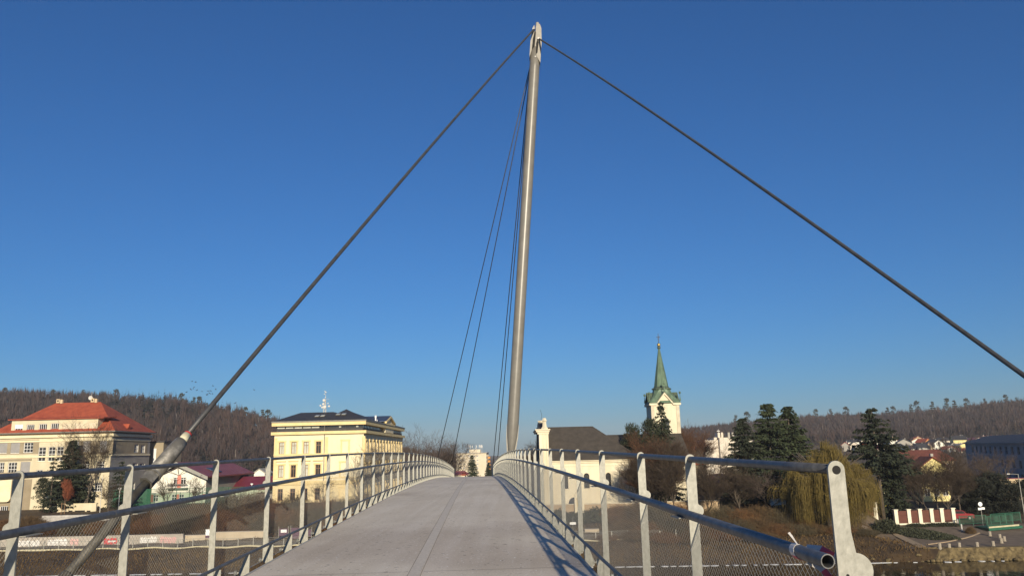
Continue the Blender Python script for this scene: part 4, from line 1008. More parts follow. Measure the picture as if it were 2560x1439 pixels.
mb = MB(); S.wall(mb, 0, DEP, zg, ztop, sw, .2)
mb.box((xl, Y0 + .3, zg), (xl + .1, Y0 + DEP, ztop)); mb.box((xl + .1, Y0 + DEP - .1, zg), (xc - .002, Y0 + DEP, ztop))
mb.build('side_wall', M['greywall'], sch)  # side wall's shade put into its grey colour, the front stays cream
# brown render bands between the second-floor windows
def band(f, root, x0, y0, x1, y1, m, out, name='render_band', holes=()):
    u0, u1, z0, z1 = ra(x0, y0, x1, y1, f); mb = MB()
    hs = [h for h in holes if h[0] < u1 and h[1] > u0 and h[2] < z1 and h[3] > z0]
    f2 = Facade(f.pt(0, 0, out), f.ux, f.n); f2.wall(mb, max(u0, 0), u1, z0, z1, [(max(h[0], u0 + .01), min(h[1], u1 - .01), max(h[2], z0 + .01), min(h[3], z1 - .01)) for h in hs], out); return mb.build(name, m, root)
hs = [r for r, k in rcs]
band(F, sch, -250, 600, 405, 735, M['umber'], .012, holes=hs); band(F, sch, 690, 590, 1190, 735, M['umber'], .012, holes=hs)
band(S, sch, 1190, 590, 1555, 742, M['umber'], .012, holes=sw)
band(F, sch, -250, 1015, 300, 1440, M['brownplaster'], .014, 'plinth_render', hs)
# ledges and cornices
mb = MB()
for f, Lf in ((F, xc - xl), (S, DEP)):
    for y0, y1, o in ((738, 756, .16), (575, 592, .14)):
        z0, z1 = ra(1150, y0, 1151, y1)[2:]; u0 = -.16 if f is S else 0
        f.slab(mb, u0, Lf, z0, z1, .016, o) if f is F else f.slab(mb, -.002, Lf, z0, z1, .016, o)
z0, z1 = ra(1150, 520, 1151, 548)[2:]
F.slab(mb, 0, xc - xl, z0, z1, .016, .45); S.slab(mb, -.45, DEP, z0, z1, .016, .45)
mb.build('cornice', M['cream_trim'], sch)
mb = MB()
for x0, y0, x1 in ((-200, 797, 335), (-250, 940, 315), (700, 912, 1110)):
    u0, u1, z0, z1 = ra(x0, y0, x1, y0 + 9); F.slab(mb, max(u0, 0), u1, z0, z1, .017, .12)
mb.build('string_course', M['umber'], sch)
u0, u1, z0, z1 = ra(410, 585, 690, 612)
for r, k in rcs:
    if k == 'b': F.window(sch, r, M['winwhite'], M['glass'], 1, (.66,), .09, blind=(.07, M['blind']))
    elif k == 't': F.window(sch, r, M['winwhite'], M['glass'], 1, (.25, .5, .75), .08, sill=M['cream_trim'])
    elif k == 's': F.window(sch, r, M['winwhite'], M['glass'], 1, (.5,), .09)
    elif k == 'd': F.window(sch, r, M['winwhite'], M['glass'], 3, (), .09)
    else: F.window(sch, r, M['winwhite'], M['glass'], 2, (.36, .68), .09, sill=M['umber'])
for r in sw: S.window(sch, r, M['winwhite'], M['glass'], 2, (.5,), .10, .2)
# roof
ze = ra(1150, 488, 1151, 500)[3]
pr = P(140, 1006, Y0 + DEP / 2), P(252, 1005, Y0 + DEP / 2)
mb = MB(); hip_roof(mb, xl - .6, xc + .75, Y0 - .75, Y0 + DEP + .7, ze, pr[0].x, pr[1].x, Y0 + DEP / 2, (pr[0].z + pr[1].z) / 2, .22)
sr = mb.build('roof', M['redtile'], sch)
mb = MB(); mb.box((xl - .7, Y0 - .93, ze - .26), (xc + .93, Y0 - .76, ze - .06)); mb.box((xc + .76, Y0 - .76, ze - .26), (xc + .93, Y0 + DEP + .7, ze - .06)); mb.build('gutter', M['zinc'], sch)
# dormer storey
D = Facade((xl, Y0 - .12), (1, 0), (0, -1))
u0, u1, z0, z1 = ra(128, 378, 1030, 492, D); z0 = ze + .02
dw = [(160, 425, 235, 503, 1), (283, 425, 360, 498, 0), (415, 418, 493, 495, 0), (540, 412, 618, 492, 0), (663, 415, 740, 490, 2), (797, 412, 875, 488, 2), (925, 405, 1003, 486, 2)]
dr = [(ra(*w[:4], D), w[4]) for w in dw]
mb = MB(); D.wall(mb, u0, u1, z0, z1, [(a, b_, max(c_, z0 + .03), d_) for (a, b_, c_, d_), k in dr])
for uu in (u0, u1): a = D.pt(uu, z0); mb.add([a, a + Vector((0, 6, 0)), a + Vector((0, 6, z1 - z0)), a + Vector((0, 0, z1 - z0))], [(0, 1, 2, 3)])
dm = mb.build('dormer', M['cream'], sch)
for (a, b_, c_, d_), k in dr: D.window(sch, (a, b_, max(c_, z0 + .03), d_), M['winwhite'], M['glass'], 3 if k == 0 else 2, (), .09, blind=None if k == 0 else ((.45, M['signwhite']) if k == 1 else (.22, M['blindcream'])))
rise = (pr[0].z - ze) / (DEP / 2 + .75)
zt = z1 + .12
yb = Y0 - .75 + (zt - ze) / rise + .35
mb = MB(); a, b_ = D.pt(u0 - .45, 0).x, D.pt(u1 + 1.3, 0).x
mb.prism([(a, Y0 - .62, zt - .02), (a, Y0 - .62, zt - .18), (a, yb + .9, zt + .05), (a, yb + .9, zt + .40)], (b_ - a, 0, 0)); mb.build('dormer_roof', M['redtile'], sch)
# oriel with the curved foot at the far left
u0, u1, z0, z1 = ra(-120, 1000, 132, 1240); mb = MB()
prof = [F.pt(u1 - .6 * (1 - math.cos(i / 6 * math.pi / 2)), z0 + .6 * (1 - math.sin(i / 6 * math.pi / 2)) - .0, .05) for i in range(7)]
mb.prism([F.pt(max(u0, 0), z1, .05), F.pt(u1, z1, .05)] + [F.pt(u1 - .7 * (1 - math.cos(t)), z0 + .7 * (1 - math.sin(t)), .05) for t in np.linspace(0, math.pi / 2, 7)] + [F.pt(max(u0, 0), z0, .05)], (0, -.75, 0))
mb.build('oriel', M['cream_trim'], sch)
# small gablet on the right slope, air conditioners and dish on the ridge
xm = P(318, 1067, Y0 + 5.5).x; zm = pr[1].z + (ze - pr[1].z) * (xm - pr[1].x) / (xc + .75 - pr[1].x)
mb = MB(); mb.prism([(xm - .9, Y0 + 5.0, zm - .1), (xm - .9, Y0 + 6.2, zm - .1), (xm - .9, Y0 + 5.6, zm + .75)], (1.3, 0, 0)); mb.build('roof_vent', M['redtile'], sr)
for px, yy in ((150, 1003), (236, 1000)):
    p = P(px, yy, Y0 + DEP / 2 - .2); zb = pr[0].z - .1
    mb = MB(); mb.box((p.x - .55, p.y - .3, zb), (p.x + .1, p.y + .2, zb + .75)); mb.box((p.x + .2, p.y - .3, zb - .1), (p.x + .65, p.y + .2, zb + .65)); mb.disc((p.x - .22, p.y - .301, zb + .4), (0, -1, 0), .24, .02); o = mb.build('air_conditioner', M['sandwall'], sr)
    mb = MB(); mb.disc((p.x - .22, p.y - .325, zb + .4), (0, -1, 0), .17, .01); mb.build('fan_grille', M['dark'], sr)
p = P(229, 994, Y0 + DEP / 2)
mb = MB(); mb.tube([(p.x, p.y, pr[0].z - .3), (p.x, p.y, p.z + 1.2)], .03, 6); mb.lathe([(.02, 0), (.42, .10), (.40, .13), (.02, .03)], (0, 0, 0), 14); 
mb.v = mb.v[:len(mb.v) - 56] + [(p.x - .1 + v[0], p.y - .1 - v[2], p.z + v[1]) for v in mb.v[len(mb.v) - 56:]]
mb.build('satellite_dish', M['antenna'], sr)
mb = MB(); p = P(164, 985, Y0 + DEP / 2); mb.tube([(p.x, p.y, pr[0].z - .1), (p.x, p.y, p.z)], .025, 5); p = P(234, 978, Y0 + DEP / 2); mb.tube([(p.x + .2, p.y, pr[0].z - .1), (p.x + .2, p.y, p.z)], .03, 5); mb.box((p.x - .3, p.y, p.z - .5), (p.x + .4, p.y + .05, p.z - .42)); mb.build('aerial', M['iron'], sr)
# rear wing of the school
x0, x1 = zx(381, 1110, Y0 + DEP + 3)[0], zx(409, 1110, Y0 + DEP + 3)[0]; zt = P(395, 1105, Y0 + DEP + 3).z
mb = MB(); mb.box((x0 - 5, Y0 + DEP + 3, zg), (x1, Y0 + DEP + 12, zt)); mb.build('rear_wing', M['umber'], sch)
mb = MB(); mb.box((x0 - 5.2, Y0 + DEP + 2.75, zt + .003), (x1 + .3, Y0 + DEP + 12.2, zt + .25)); mb.build('rear_wing_roof', M['slate'], sch)
RW = Facade((x0, Y0 + DEP + 3), (1, 0), (0, -1)); 
for q_ in (4, 9): mb = MB(); RW.slab(mb, .3, .9, zt - q_, zt - q_ + 2.8, .01, .04); mb.build('window', M['winwhite'], sch)
# ---- white gable house (community house)
Yw = 152.0
cx = zx(447, 1200, Yw)[0]; xl_, xr_ = zx(379, 1230, Yw)[0], zx(514, 1230, Yw)[0]
wh = thing('gable_house', 'white gabled house with mint ground floor and red-brown roof behind green netting', 'house', (cx, Yw, gz(cx, Yw)))
F = Facade((xl_, Yw), (1, 0), (0, -1)); W_ = xr_ - xl_
ZB = lambda x, y: (360 + x / 7.111, 1140 + y / 7.111)
def rb(x0, y0, x1, y1, f=None): a = ZB(x0, y0); c = ZB(x1, y1); return (f or F).rect(*a, *c)
zs = rb(0, 385, 1, 386)[3]; za = P(447, 1163, Yw).z; zb = gz(cx, Yw) - .6; zm = rb(0, 640, 1, 665)[2]
ws = [rb(525, 338, 610, 540), rb(655, 338, 740, 540)]; wl = [rb(165, 680, 248, 805), rb(490, 672, 575, 800), rb(620, 672, 705, 800), rb(960, 672, 1040, 760)]
mb = MB(); F.wall(mb, 0, W_, zm, zs, [(a, b_, c_, min(d_, zs - .01)) for a, b_, c_, d_ in ws], .18)
mb.prism([F.pt(0, zs), F.pt(W_, zs), F.pt(cx - xl_, za)], (0, .3, 0)); mb.build('gable_wall', M['white'], wh)
mb = MB(); F.wall(mb, 0, W_, zb, zm - .003, wl, .18); mb.build('ground_floor_wall', M['mint'], wh)
LEN = 24
mb = MB(); mb.box((xr_ - .2, Yw + .01, zb), (xr_ - .001, Yw + LEN, zs)); mb.box((xl_ + .001, Yw + .01, zb), (xl_ + .2, Yw + LEN, zs)); mb.build('side_wall', M['greywall'], wh)
for r in ws: F.window(wh, (r[0], r[1], r[2], min(r[3], zs - .01)), M['winwhite'], M['glass'], 1, (.22, .80), .10, .18)
for r in wl: F.window(wh, r, M['winwhite'], M['glass'], 1, (.6,), .10, .18)
mb = MB()
for r in (rb(600, 335, 652, 560), rb(578, 672, 617, 805), rb(120, 680, 160, 810), rb(1043, 665, 1092, 740)): F.slab(mb, *r, .003, .06)
mb.build('coloured_panel', M['salmon'], wh)
mb = MB(); r = rb(440, 560, 790, 575); F.slab(mb, r[0], r[1], r[2], r[3], .004, .9); r2 = rb(440, 490, 790, 500)
for k in range(12): F.slab(mb, r[0] + (r[1] - r[0]) * k / 11 - .015, r[0] + (r[1] - r[0]) * k / 11 + .015, r[3], r2[3], .84, .88)
F.slab(mb, r[0], r[1], r2[2], r2[3], .83, .89); mb.build('balcony', M['zinc'], wh)
eu = 2.0; sl = (za - zs) / (cx - xl_)
mb = MB()
for sg in (-1, 1):
    e = Vector((cx + sg * ((cx - xl_) + 1.0), Yw - 1.6, zs - sl * 1.0 + .25)); a = Vector((cx, Yw - 1.6, za + .38))
    mb.prism([e, a, a + UP * .26, e + UP * .26], (0, LEN + 3, 0))
mb.build('roof', M['roofbrown'], wh)
mb = MB()
for sg in (-1, 1):
    e = Vector((cx + sg * ((cx - xl_) + 1.05), Yw - 1.68, zs - sl * 1.0 - .15)); a = Vector((cx, Yw - 1.68, za + .0))
    mb.prism([e, a, a + UP * .68, e + UP * .62], (0, .07, 0))
mb.build('bargeboard', M['fascia'], wh)
mb = MB()
for x1, z1 in ((cx - 1.7, za - .75), (cx, za + .3), (cx + 1.7, za - .75)): mb.tube([(cx, Yw - .1, zs + .35), (x1, Yw - 1.5, z1)], .05, 6)
mb.build('strut', M['fascia'], wh)
xk = cx + 3.9; zk = za + .66 - sl * 3.9
mb = MB(); mb.obox((xk - .9, Yw + 5, zk + sl * .9 - .0), (1.9, 0, -sl * 1.9), (0, 3.5, 0), (.05, 0, .09)); mb.build('skylight', M['slateblue'], wh)
# ---- low building with the crimson roof
Yc = 166.0
x0, x1 = zx(541, 1220, Yc)[0], zx(645, 1220, Yc)[0]
lo = thing('low_building', 'low building with crimson metal roof between the white house and the yellow building', 'building', (x0, Yc, gz(x0, Yc)))
zb = gz(x0, Yc) - .8; ze = P(600, 1222, Yc).z; zr = P(620, 1190, Yc + 5).z
F = Facade((x0 - 3, Yc), (1, 0), (0, -1)); wl = [F.rect(*ZB(1745, 700), *ZB(1830, 770)), F.rect(*ZB(1500, 700), *ZB(1580, 790)), F.rect(*ZB(1600, 700), *ZB(1680, 790))]
xe = zx(668, 1220, Yc)[0]
mb = MB(); F.wall(mb, 0, xe - x0 + 3, zb, ze, wl, .15); mb.prism([(xe, Yc, ze), (xe, Yc + 10, ze), (xe, Yc + 5, zr - .1)], (-.2, 0, 0)); mb.box((xe - .2, Yc + .01, zb), (xe - .001, Yc + 10, ze)); mb.build('wall', M['mint'], lo)
for r in wl: F.window(lo, r, M['winwhite'], M['glass'], 1, (.5,), .1, .15)
mb = MB(); hip_roof(mb, x0 - 4.5, xe + .25, Yc - .5, Yc + 10.5, ze + .1, x0 + 1.0, xe + .24, Yc + 5, zr, .2); mb.build('roof', M['crimson'], lo)
mb = MB(); p = P(630, 1216, Yc); mb.tube([(p.x, Yc - .2, ze - .2), (p.x, Yc - .2, ze + 1.0)], .06, 6); mb.box((p.x - .2, Yc - .35, ze + .9), (p.x + .25, Yc - .1, ze + 1.1)); mb.build('roof_vent', M['signwhite'], lo)
YG = 161.0
p0 = base(652, YG); ax_ = zx(645, 1240, YG)[0], zx(684, 1240, YG)[0]
gsh = thing('garage', 'small grey garage with white door left of the yellow building', 'garage', tuple(p0))
mb = MB(); mb.box((ax_[0], YG, p0.z - .5), (ax_[1], YG + 2.4, P(660, 1233, YG).z)); mb.build('wall', M['greywall'], gsh)
mb = MB(); x_ = zx(669, 1240, YG)[0]; mb.box((x_ - .35, YG - .07, p0.z - .3), (x_ + .4, YG - .005, p0.z + 1.9)); mb.build('door', M['signwhite'], gsh)
mb = MB(); mb.box((ax_[0] - .15, YG - .2, P(660, 1233, YG).z + .003), (ax_[1] + .1, YG + 2.5, P(660, 1233, YG).z + .18)); mb.build('roof', M['slate'], gsh)
# ---- the yellow building
Yy = 147.0
xa, xb = zx(683, 1180, Yy)[0], zx(908, 1180, Yy)[0]; DY = 51.0
yb_ = thing('yellow_building', 'pale yellow neo-renaissance building with dark hipped roof and glazed attic storey', 'building', (xb, Yy, gz(xb, Yy)))
F = Facade((xa, Yy), (1, 0), (0, -1)); S = Facade((xb, Yy), (0, 1), (1, 0)); WY = xb - xa
ZC = lambda x, y: (600 + x / 3.004, 960 + y / 3.004)
def rc(x0, y0, x1, y1, f=None): a = ZC(x0, y0); c = ZC(x1, y1); return (f or F).rect(*a, *c)
zb = gz(xb, Yy) - .7; zl = rc(600, 358, 601, 372)[3]; zmid = rc(0, 735, 1, 736)[3]
W1 = [(297, 435, 338, 525), (390, 433, 430, 523), (482, 431, 522, 521), (575, 430, 612, 520)]
W2 = [(287, 608, 327, 700), (380, 607, 419, 699), (470, 606, 508, 697), (563, 604, 604, 694)]
W3 = [(277, 785, 315, 873), (370, 782, 408, 870), (464, 780, 502, 868), (560, 778, 595, 866)]
ux = [rc(*w) for w in W1]
rows = [[(rc(*w)) for w in W] for W in (W1, W2, W3)]
# plumb columns: the windows of one axis share their width
for k in range(4):
    c = sum((rows[r][k][0] + rows[r][k][1]) / 2 for r in range(3)) / 3
    for r in range(3): rows[r][k] = (c - .47, c + .47) + rows[r][0][2:]
allw = [w for r in rows for w in r]
mb = MB(); F.wall(mb, 0, WY, zmid, zl, rows[0] + rows[1], .25); mb.build('upper_front_wall', M['yellow'], yb_)
mb = MB(); F.wall(mb, 0, WY, zb, zmid - .003, rows[2], .25); mb.build('lower_front_wall', M['yellowlow'], yb_)
# long side
nS = 13; sr_ = []
for r in range(3):
    z0, z1 = rows[r][0][2:]
    for k in range(nS):
        c = 2.6 + k * (DY - 5.2) / (nS - 1); sr_.append((c - .62, c + .62, z0, z1))
mb = MB(); S.wall(mb, 0, DY, zmid, zl, [s for s in sr_ if s[2] > zmid], .25); mb.box((xa + .001, Yy + .3, zb), (xa + .2, Yy + DY, zl)); mb.build('upper_side_wall', M['yellow'], yb_)
mb = MB(); S.wall(mb, 0, DY, zb, zmid - .003, [s for s in sr_ if s[2] < zmid], .25); mb.build('lower_side_wall', M['yellowlow'], yb_)
for i, r in enumerate(allw):
    w = F.window(yb_, r, M['winbrown'], M['curtain'] if i in (0, 1, 2, 4, 6) else M['glass'], 1, (.70,), .09, .25)
    a, b_, c_, d_ = r; o = .05; mb = MB()
    if i < 8:
        F.slab(mb, a - .28, a - .01, c_, d_, .003, o); F.slab(mb, b_ + .01, b_ + .28, c_, d_, .003, o); F.slab(mb, a - .34, b_ + .34, d_ + .003, d_ + .30, .003, .09)
    F.slab(mb, a - .3, b_ + .3, c_ - .16, c_ - .005, .003, .14)
    if 4 <= i < 8: F.slab(mb, a - .42, b_ + .42, d_ + .62, d_ + .80, .003, .26)
    mb.build('window_surround', M['yellowtrim'], w)
for r in sr_:
    w = S.window(yb_, r, M['winbrown'], M['glass'], 1, (.70,), .11, .25)
    a, b_, c_, d_ = r; mb = MB(); S.slab(mb, a - .30, a - .01, c_, d_, .003, .12); S.slab(mb, b_ + .01, b_ + .30, c_, d_, .003, .12); S.slab(mb, a - .36, b_ + .36, d_ + .003, d_ + .30, .003, .18)
    mb.build('window_surround', M['yellowtrim'], w)
# blind niches
for x0, y0, x1, y1 in ((768, 425, 812, 515), (757, 588, 799, 690), (752, 780, 795, 868)):
    a, b_, c_, d_ = rc(x0, y0, x1, y1); mb = MB()
    F.slab(mb, a - .3, a, c_, d_, .003, .06); F.slab(mb, b_, b_ + .3, c_, d_, .003, .06); F.slab(mb, a - .36, b_ + .36, d_ + .003, d_ + .3, .003, .10); F.slab(mb, a - .3, b_ + .3, c_ - .16, c_ - .003, .003, .12); mb.build('blind_niche', M['yellowtrim'], yb_)
mb = MB()
for f, Lf, s0 in ((F, WY, 0), (S, DY, 0)):
    for y0, y1, o in ((517, 531, .16), (700, 706, .12), (724, 750, .22)):
        z0, z1 = rc(600, y0, 601, y1)[2:]
        f.slab(mb, s0 - (o if f is S else 0), Lf, z0, z1, .004, o)
z0, z1 = rc(600, 352, 601, 374)[2:]
F.slab(mb, -.5, WY, z0, z1, .004, .55); S.slab(mb, -.55, DY, z0, z1, .004, .55)
mb.build('cornice', M['yellowtrim'], yb_)
for a in (0, rc(640, 400, 641, 401)[0], rc(918, 400, 919, 401)[0]): mb = MB(); F.slab(mb, a, a + .55, zmid + .3, z0 - .5, .003, .04); mb.build('corner_pilaster', M['yellowtrim'], yb_)
# attic: dark glazing set back under an upper cornice
az0, az1 = z1, rc(600, 308, 601, 309)[3]
A = Facade((xa + .25, Yy + .35), (1, 0), (0, -1)); A2 = Facade((xb - .25, Yy + .35), (0, 1), (1, 0))
mb = MB(); A.slab(mb, 0, WY - .5, az0, az0 + .5, -.2, 0); A2.slab(mb, .2, DY - .5, az0, az0 + .5, -.2, 0); A.slab(mb, 0, WY - .5, az1 - .06, az1, -.2, 0)
nA = 10
for k in range(nA + 1): A.slab(mb, (WY - .5) * k / nA - .045, (WY - .5) * k / nA + .045, az0 + .5, az1 - .06, -.18, .01)
for k in range(31): A2.slab(mb, .4 + k * 1.6, .5 + k * 1.6, az0 + .5, az1, -.18, .01)
mb.build('attic_frame', M['slate'], yb_)
mb = MB(); A.slab(mb, .01, WY - .51, az0 + .5, az1 - .06, -.16, -.05); A2.slab(mb, .25, DY - .5, az0 + .5, az1 - .06, -.16, -.05); at_ = mb.build('attic_glazing', M['glass'], yb_)
mb = MB()
for k in range(5): A.slab(mb, (WY - .5) * k / nA + .10, (WY - .5) * (k + 1) / nA - .10, az0 + .62, az1 - .12, -.049, -.03)
for k in (7, 9): A.slab(mb, (WY - .5) * k / nA + .35, (WY - .5) * k / nA + .75, az0 + .62, az1 - .12, -.049, -.03)
mb.build('attic_curtain', M['curtain'], yb_)
uz0, uz1 = rc(600, 308, 601, 309)[3], rc(600, 283, 601, 284)[3]
mb = MB(); F.slab(mb, -.45, WY + .45, uz0 + .003, uz1, -.8, .45); S.slab(mb, .802, DY, uz0 + .003, uz1, -.8, .45); mb.build('upper_cornice', M['yellowtrim'], yb_)
gz1 = rc(600, 272, 601, 273)[3]
mb = MB(); F.slab(mb, -.5, WY + .52, uz1 + .003, gz1, -.9, .52); S.slab(mb, .902, DY + .1, uz1 + .003, gz1, -.9, .52); mb.build('gutter', M['zinc'], yb_)
# roof: long ridge to the left at lower height, pyramid peak at the right
pk = P(866, 1022, Yy + 8.5); r0_ = P(752, 1031, Yy + 8.5)
mb = MB(); hip_roof(mb, xa - .35, xb + .40, Yy - .40, Yy + 18, gz1 + .003, r0_.x, pk.x - 2.5, Yy + 8.5, r0_.z, .1); rf = mb.build('roof', M['slate'], yb_)
mb = MB(); xs_ = P(806, 1050, Yy).x
mb.add([(xs_, Yy - .38, gz1 + .012), (xb + .415, Yy - .415, gz1 + .012), (xb + .415, Yy + 24, gz1 + .012), (xs_, Yy + 24, gz1 + .012), (pk.x, Yy + 8.5, pk.z), (pk.x, Yy + 15.5, pk.z - .3)], [(0, 1, 4), (1, 2, 5, 4), (2, 3, 5), (3, 0, 4, 5), (3, 2, 1, 0)]); mb.build('roof', M['slate'], yb_)
for px in (793.5, 807, 846, 860):
    c = P(px, 1036 if px < 820 else 1035.5, Yy + 3.6); slp = (r0_.z - gz1) / 8.9
    zc = gz1 + slp * 4.0 + .02 if px < 820 else gz1 + (pk.z - gz1) / 8.9 * 4.0 + .03
    mb = MB(); mb.obox((c.x - .42, Yy + 3.0, zc - slp * .6 + .05), (.84, 0, 0), (0, 1.3, slp * 1.3), (0, -.04, .10)); w = mb.build('skylight', M['zinc'], rf)
    mb = MB(); mb.obox((c.x - .34, Yy + 3.1, zc - slp * .5 + .16), (.68, 0, 0), (0, 1.05, slp * 1.05), (0, -.01, .03)); mb.build('skylight_glass', M['curtain'], rf)
mb = MB(); hip_roof(mb, xb - 13, xb + .43, Yy + 18.1, Yy + DY + .4, gz1 + .004, xb - 7.2, xb - 6.8, Yy + 30, gz1 + 2.2, .1); mb.build('roof', M['slate'], yb_)
# pedimented bay of the long side
yp = 24.0; zt = gz1; pkz = P(972, 1046, Yy + yp + 4).z
mb = MB(); S.slab(mb, yp - 1, yp + 10, zl + .3, zt + .2, -2, .25); mb.prism([S.pt(yp - 1.6, zt + .2, .25), S.pt(yp + 10.6, zt + .2, .25), S.pt(yp + 4.5, pkz, .25)], (-.5, 0, 0)); mb.build('pediment', M['yellow'], yb_)
mb = MB()
for a, b_ in (((yp - 2.0, zt + .1), (yp + 4.5, pkz + .15)), ((yp + 11.0, zt + .1), (yp + 4.5, pkz + .15))):
    mb.prism([S.pt(a[0], a[1], .26), S.pt(b_[0], b_[1], .26), S.pt(b_[0], b_[1] + .38, .26), S.pt(a[0], a[1] + .38, .26)], (.4, 0, 0))
S.slab(mb, yp - 1.6, yp + 10.6, zt - .15, zt + .15, .26, .55); mb.build('pediment_cornice', M['yellowtrim'], yb_)
mb = MB()
for sg, e in ((-1, yp - 1.9), (1, yp + 10.9)): mb.prism([S.pt(e, zt + .45, .5), S.pt(yp + 4.5, pkz + .55, .5), S.pt(yp + 4.5, pkz + .65, .5), S.pt(e, zt + .55, .5)], (-9, 0, 0))
mb.build('bay_roof', M['slateblue'], yb_)
mb = MB(); mb.tube([F.pt(rc(640, 400, 641, 401)[0] - .12, zmid - 3, .10), F.pt(rc(640, 400, 641, 401)[0] - .12, gz1 - .1, .10)], .07, 6); mb.build('downpipe', M['zinc'], yb_)
a, b_, c_, d_ = rc(762, 880, 790, 935); mb = MB(); F.slab(mb, a, b_, c_, d_, .004, .05); mb.build('door', M['winbrown'], yb_)
mb = MB(); z0, z1 = rc(600, 895, 601, 1000)[2:]; F.slab(mb, 0, WY, zb, z1, .004, .05); mb.build('plinth', M['greywall'], yb_)
# chimney flue on the bay roof
p = P(939, 1048, Yy + 16); mb = MB(); mb.tube([(p.x, p.y, gz1 - .5), (p.x, p.y, p.z + .4)], .14, 8); mb.tube([(p.x, p.y, p.z + .4), (p.x, p.y, p.z + .8)], .2, 8); mb.tube([(p.x + .3, p.y, gz1), (p.x + .3, p.y, p.z)], .06, 6); mb.build('flue', M['signwhite'], yb_)
# telecom mast standing on its roof
pm = P(812, 1030, Yy + 8.5); mt = P(812, 978, Yy + 8.5)
ant = thing('telecom_mast', 'lattice telecom mast with white dishes on the roof of the yellow building', 'mast', (pm.x, pm.y, r0_.z))
mb = MB(); hh = mt.z - r0_.z
for dx, dy in ((-.28, -.2), (.28, -.2), (0, .3)): mb.tube([(pm.x + dx, pm.y + dy, r0_.z - .5), (pm.x + dx * .5, pm.y + dy * .5, r0_.z + hh * .62)], .05, 6)
mb.tube([(pm.x + .1, pm.y, r0_.z + hh * .3), (pm.x + .1, pm.y, r0_.z + hh)], .04, 6)
for k in range(7):
    z = r0_.z + hh * .09 * k; s = .28 * (1 - k * .07); mb.tube([(pm.x - s, pm.y - .2, z), (pm.x + s, pm.y - .2, z + .3)], .025, 5); mb.tube([(pm.x + s, pm.y - .2, z), (pm.x - s, pm.y - .2, z + .3)], .025, 5)
mb.tube([(pm.x + .1, pm.y, r0_.z + hh * .62), (pm.x + .85, pm.y, r0_.z + hh * .62)], .025, 5)
mb.build('lattice', M['antenna'], ant)
for x, y, r in ((562, 320, .27), (549, 394, .22), (577, 450, .34), (527, 462, .18), (492, 425, .17), (664, 437, .19), (645, 380, .12), (600, 160, .14), (592, 265, .12), (572, 195, .10), (580, 140, .10)):
    p = P(740 + x / 7.993, 960 + y / 7.993, Yy + 8.2); mb = MB()
    mb.tube([(p.x, p.y, p.z), (p.x, p.y - .12, p.z), (p.x, p.y - .2, p.z)], [r * .7, r, r * .95], 14); mb.tube([(p.x, p.y + .02, p.z), (p.x * .5 + pm.x * .5, p.y + .25, p.z - .05)], .03, 5); mb.build('dish', M['antenna'], ant)
# ---- apartment block far behind the crest
Yb = 400.0
x0, x1 = zx(1141, 1150, Yb)[0], zx(1216, 1150, Yb)[0]; zt = P(1200, 1132, Yb).z
ap = thing('apartment_block', 'tall beige panel apartment block with roof antennas beyond the bridge crest', 'building', ((x0 + x1) / 2, Yb, gz((x0 + x1) / 2, Yb)))
F = Facade((x0, Yb), (1, 0), (0, -1)); S = Facade((x1, Yb), (0, 1), (1, 0)); zb = 1.0
ZD = lambda x, y: (1090 + x / 10.28, 1060 + y / 10.28)
wr = []
for row in range(5):
    for x in (560, 640, 720, 855, 985, 1070):
        a, c = ZD(x - 20, 798 + row * 100), ZD(x + 20, 840 + row * 100); wr.append(F.rect(*a, *c))
mb = MB(); F.wall(mb, 0, x1 - x0, zb, zt, wr, .2); mb.build('front_wall', M['panel'], ap)
DA = 34.0; sr_ = []
for row in range(5):
    z0, z1 = wr[row * 6][2:]
    for k in range(6): sr_.append((2 + k * 5.4, 4.6 + k * 5.4, z0, z1))
mb = MB(); S.wall(mb, 0, DA, zb, zt, sr_, .2); mb.build('side_wall', M['panel'], ap)
for r in wr: F.window(ap, r, M['winwhite'], M['glass'], 1, (), .12, .2)
for r in sr_: S.window(ap, r, M['winwhite'], M['glass'], 1, (), .15, .2)
for row in range(4):
    z0 = wr[row * 6][2] - .9; mb = MB(); S.slab(mb, 17.5, 25, z0 - 0.3, z0 + .75, .01, 1.3); mb.build('balcony', M['orange'], ap)
mb = MB(); mb.box((x0 - .3, Yb - .3, zt + .003), (x1 + .3, Yb + DA, zt + .35)); mb.build('roof', M['greywall'], ap)
a, c = P(1174, 1128, Yb + 8), P(1201, 1128, Yb + 8)
mb = MB(); mb.box((a.x, Yb + 6, zt + .36), (c.x, Yb + 14, zt + 1.9)); mb.build('lift_house', M['panel'], ap)
mb = MB()
for x, y0, y1 in ((850, 520, 585), (880, 540, 610), (932, 540, 600), (1110, 525, 595), (1140, 535, 590), (1165, 520, 600), (1185, 535, 600)):
    p, q = P(*ZD(x, y0), Yb + 8), P(*ZD(x, y1), Yb + 8); mb.box((p.x - .16, p.y, q.z), (p.x + .16, p.y + .15, p.z)); mb.tube([(p.x, p.y + .2, zt), (p.x, p.y + .2, p.z)], .05, 5)
p = P(*ZD(1035, 530), Yb + 8); mb.tube([(p.x, p.y, zt), (p.x, p.y, p.z)], .06, 5)
for x, y, r in ((1040, 575, .3), (1030, 545, .2), (975, 660, .22), (1020, 615, .2), (1050, 645, .25), (880, 670, .2)):
    p = P(*ZD(x, y), Yb + 7.5); mb.disc(p, (0, -1, 0), r, .15); 
mb.build('antenna', M['antenna'], ap)
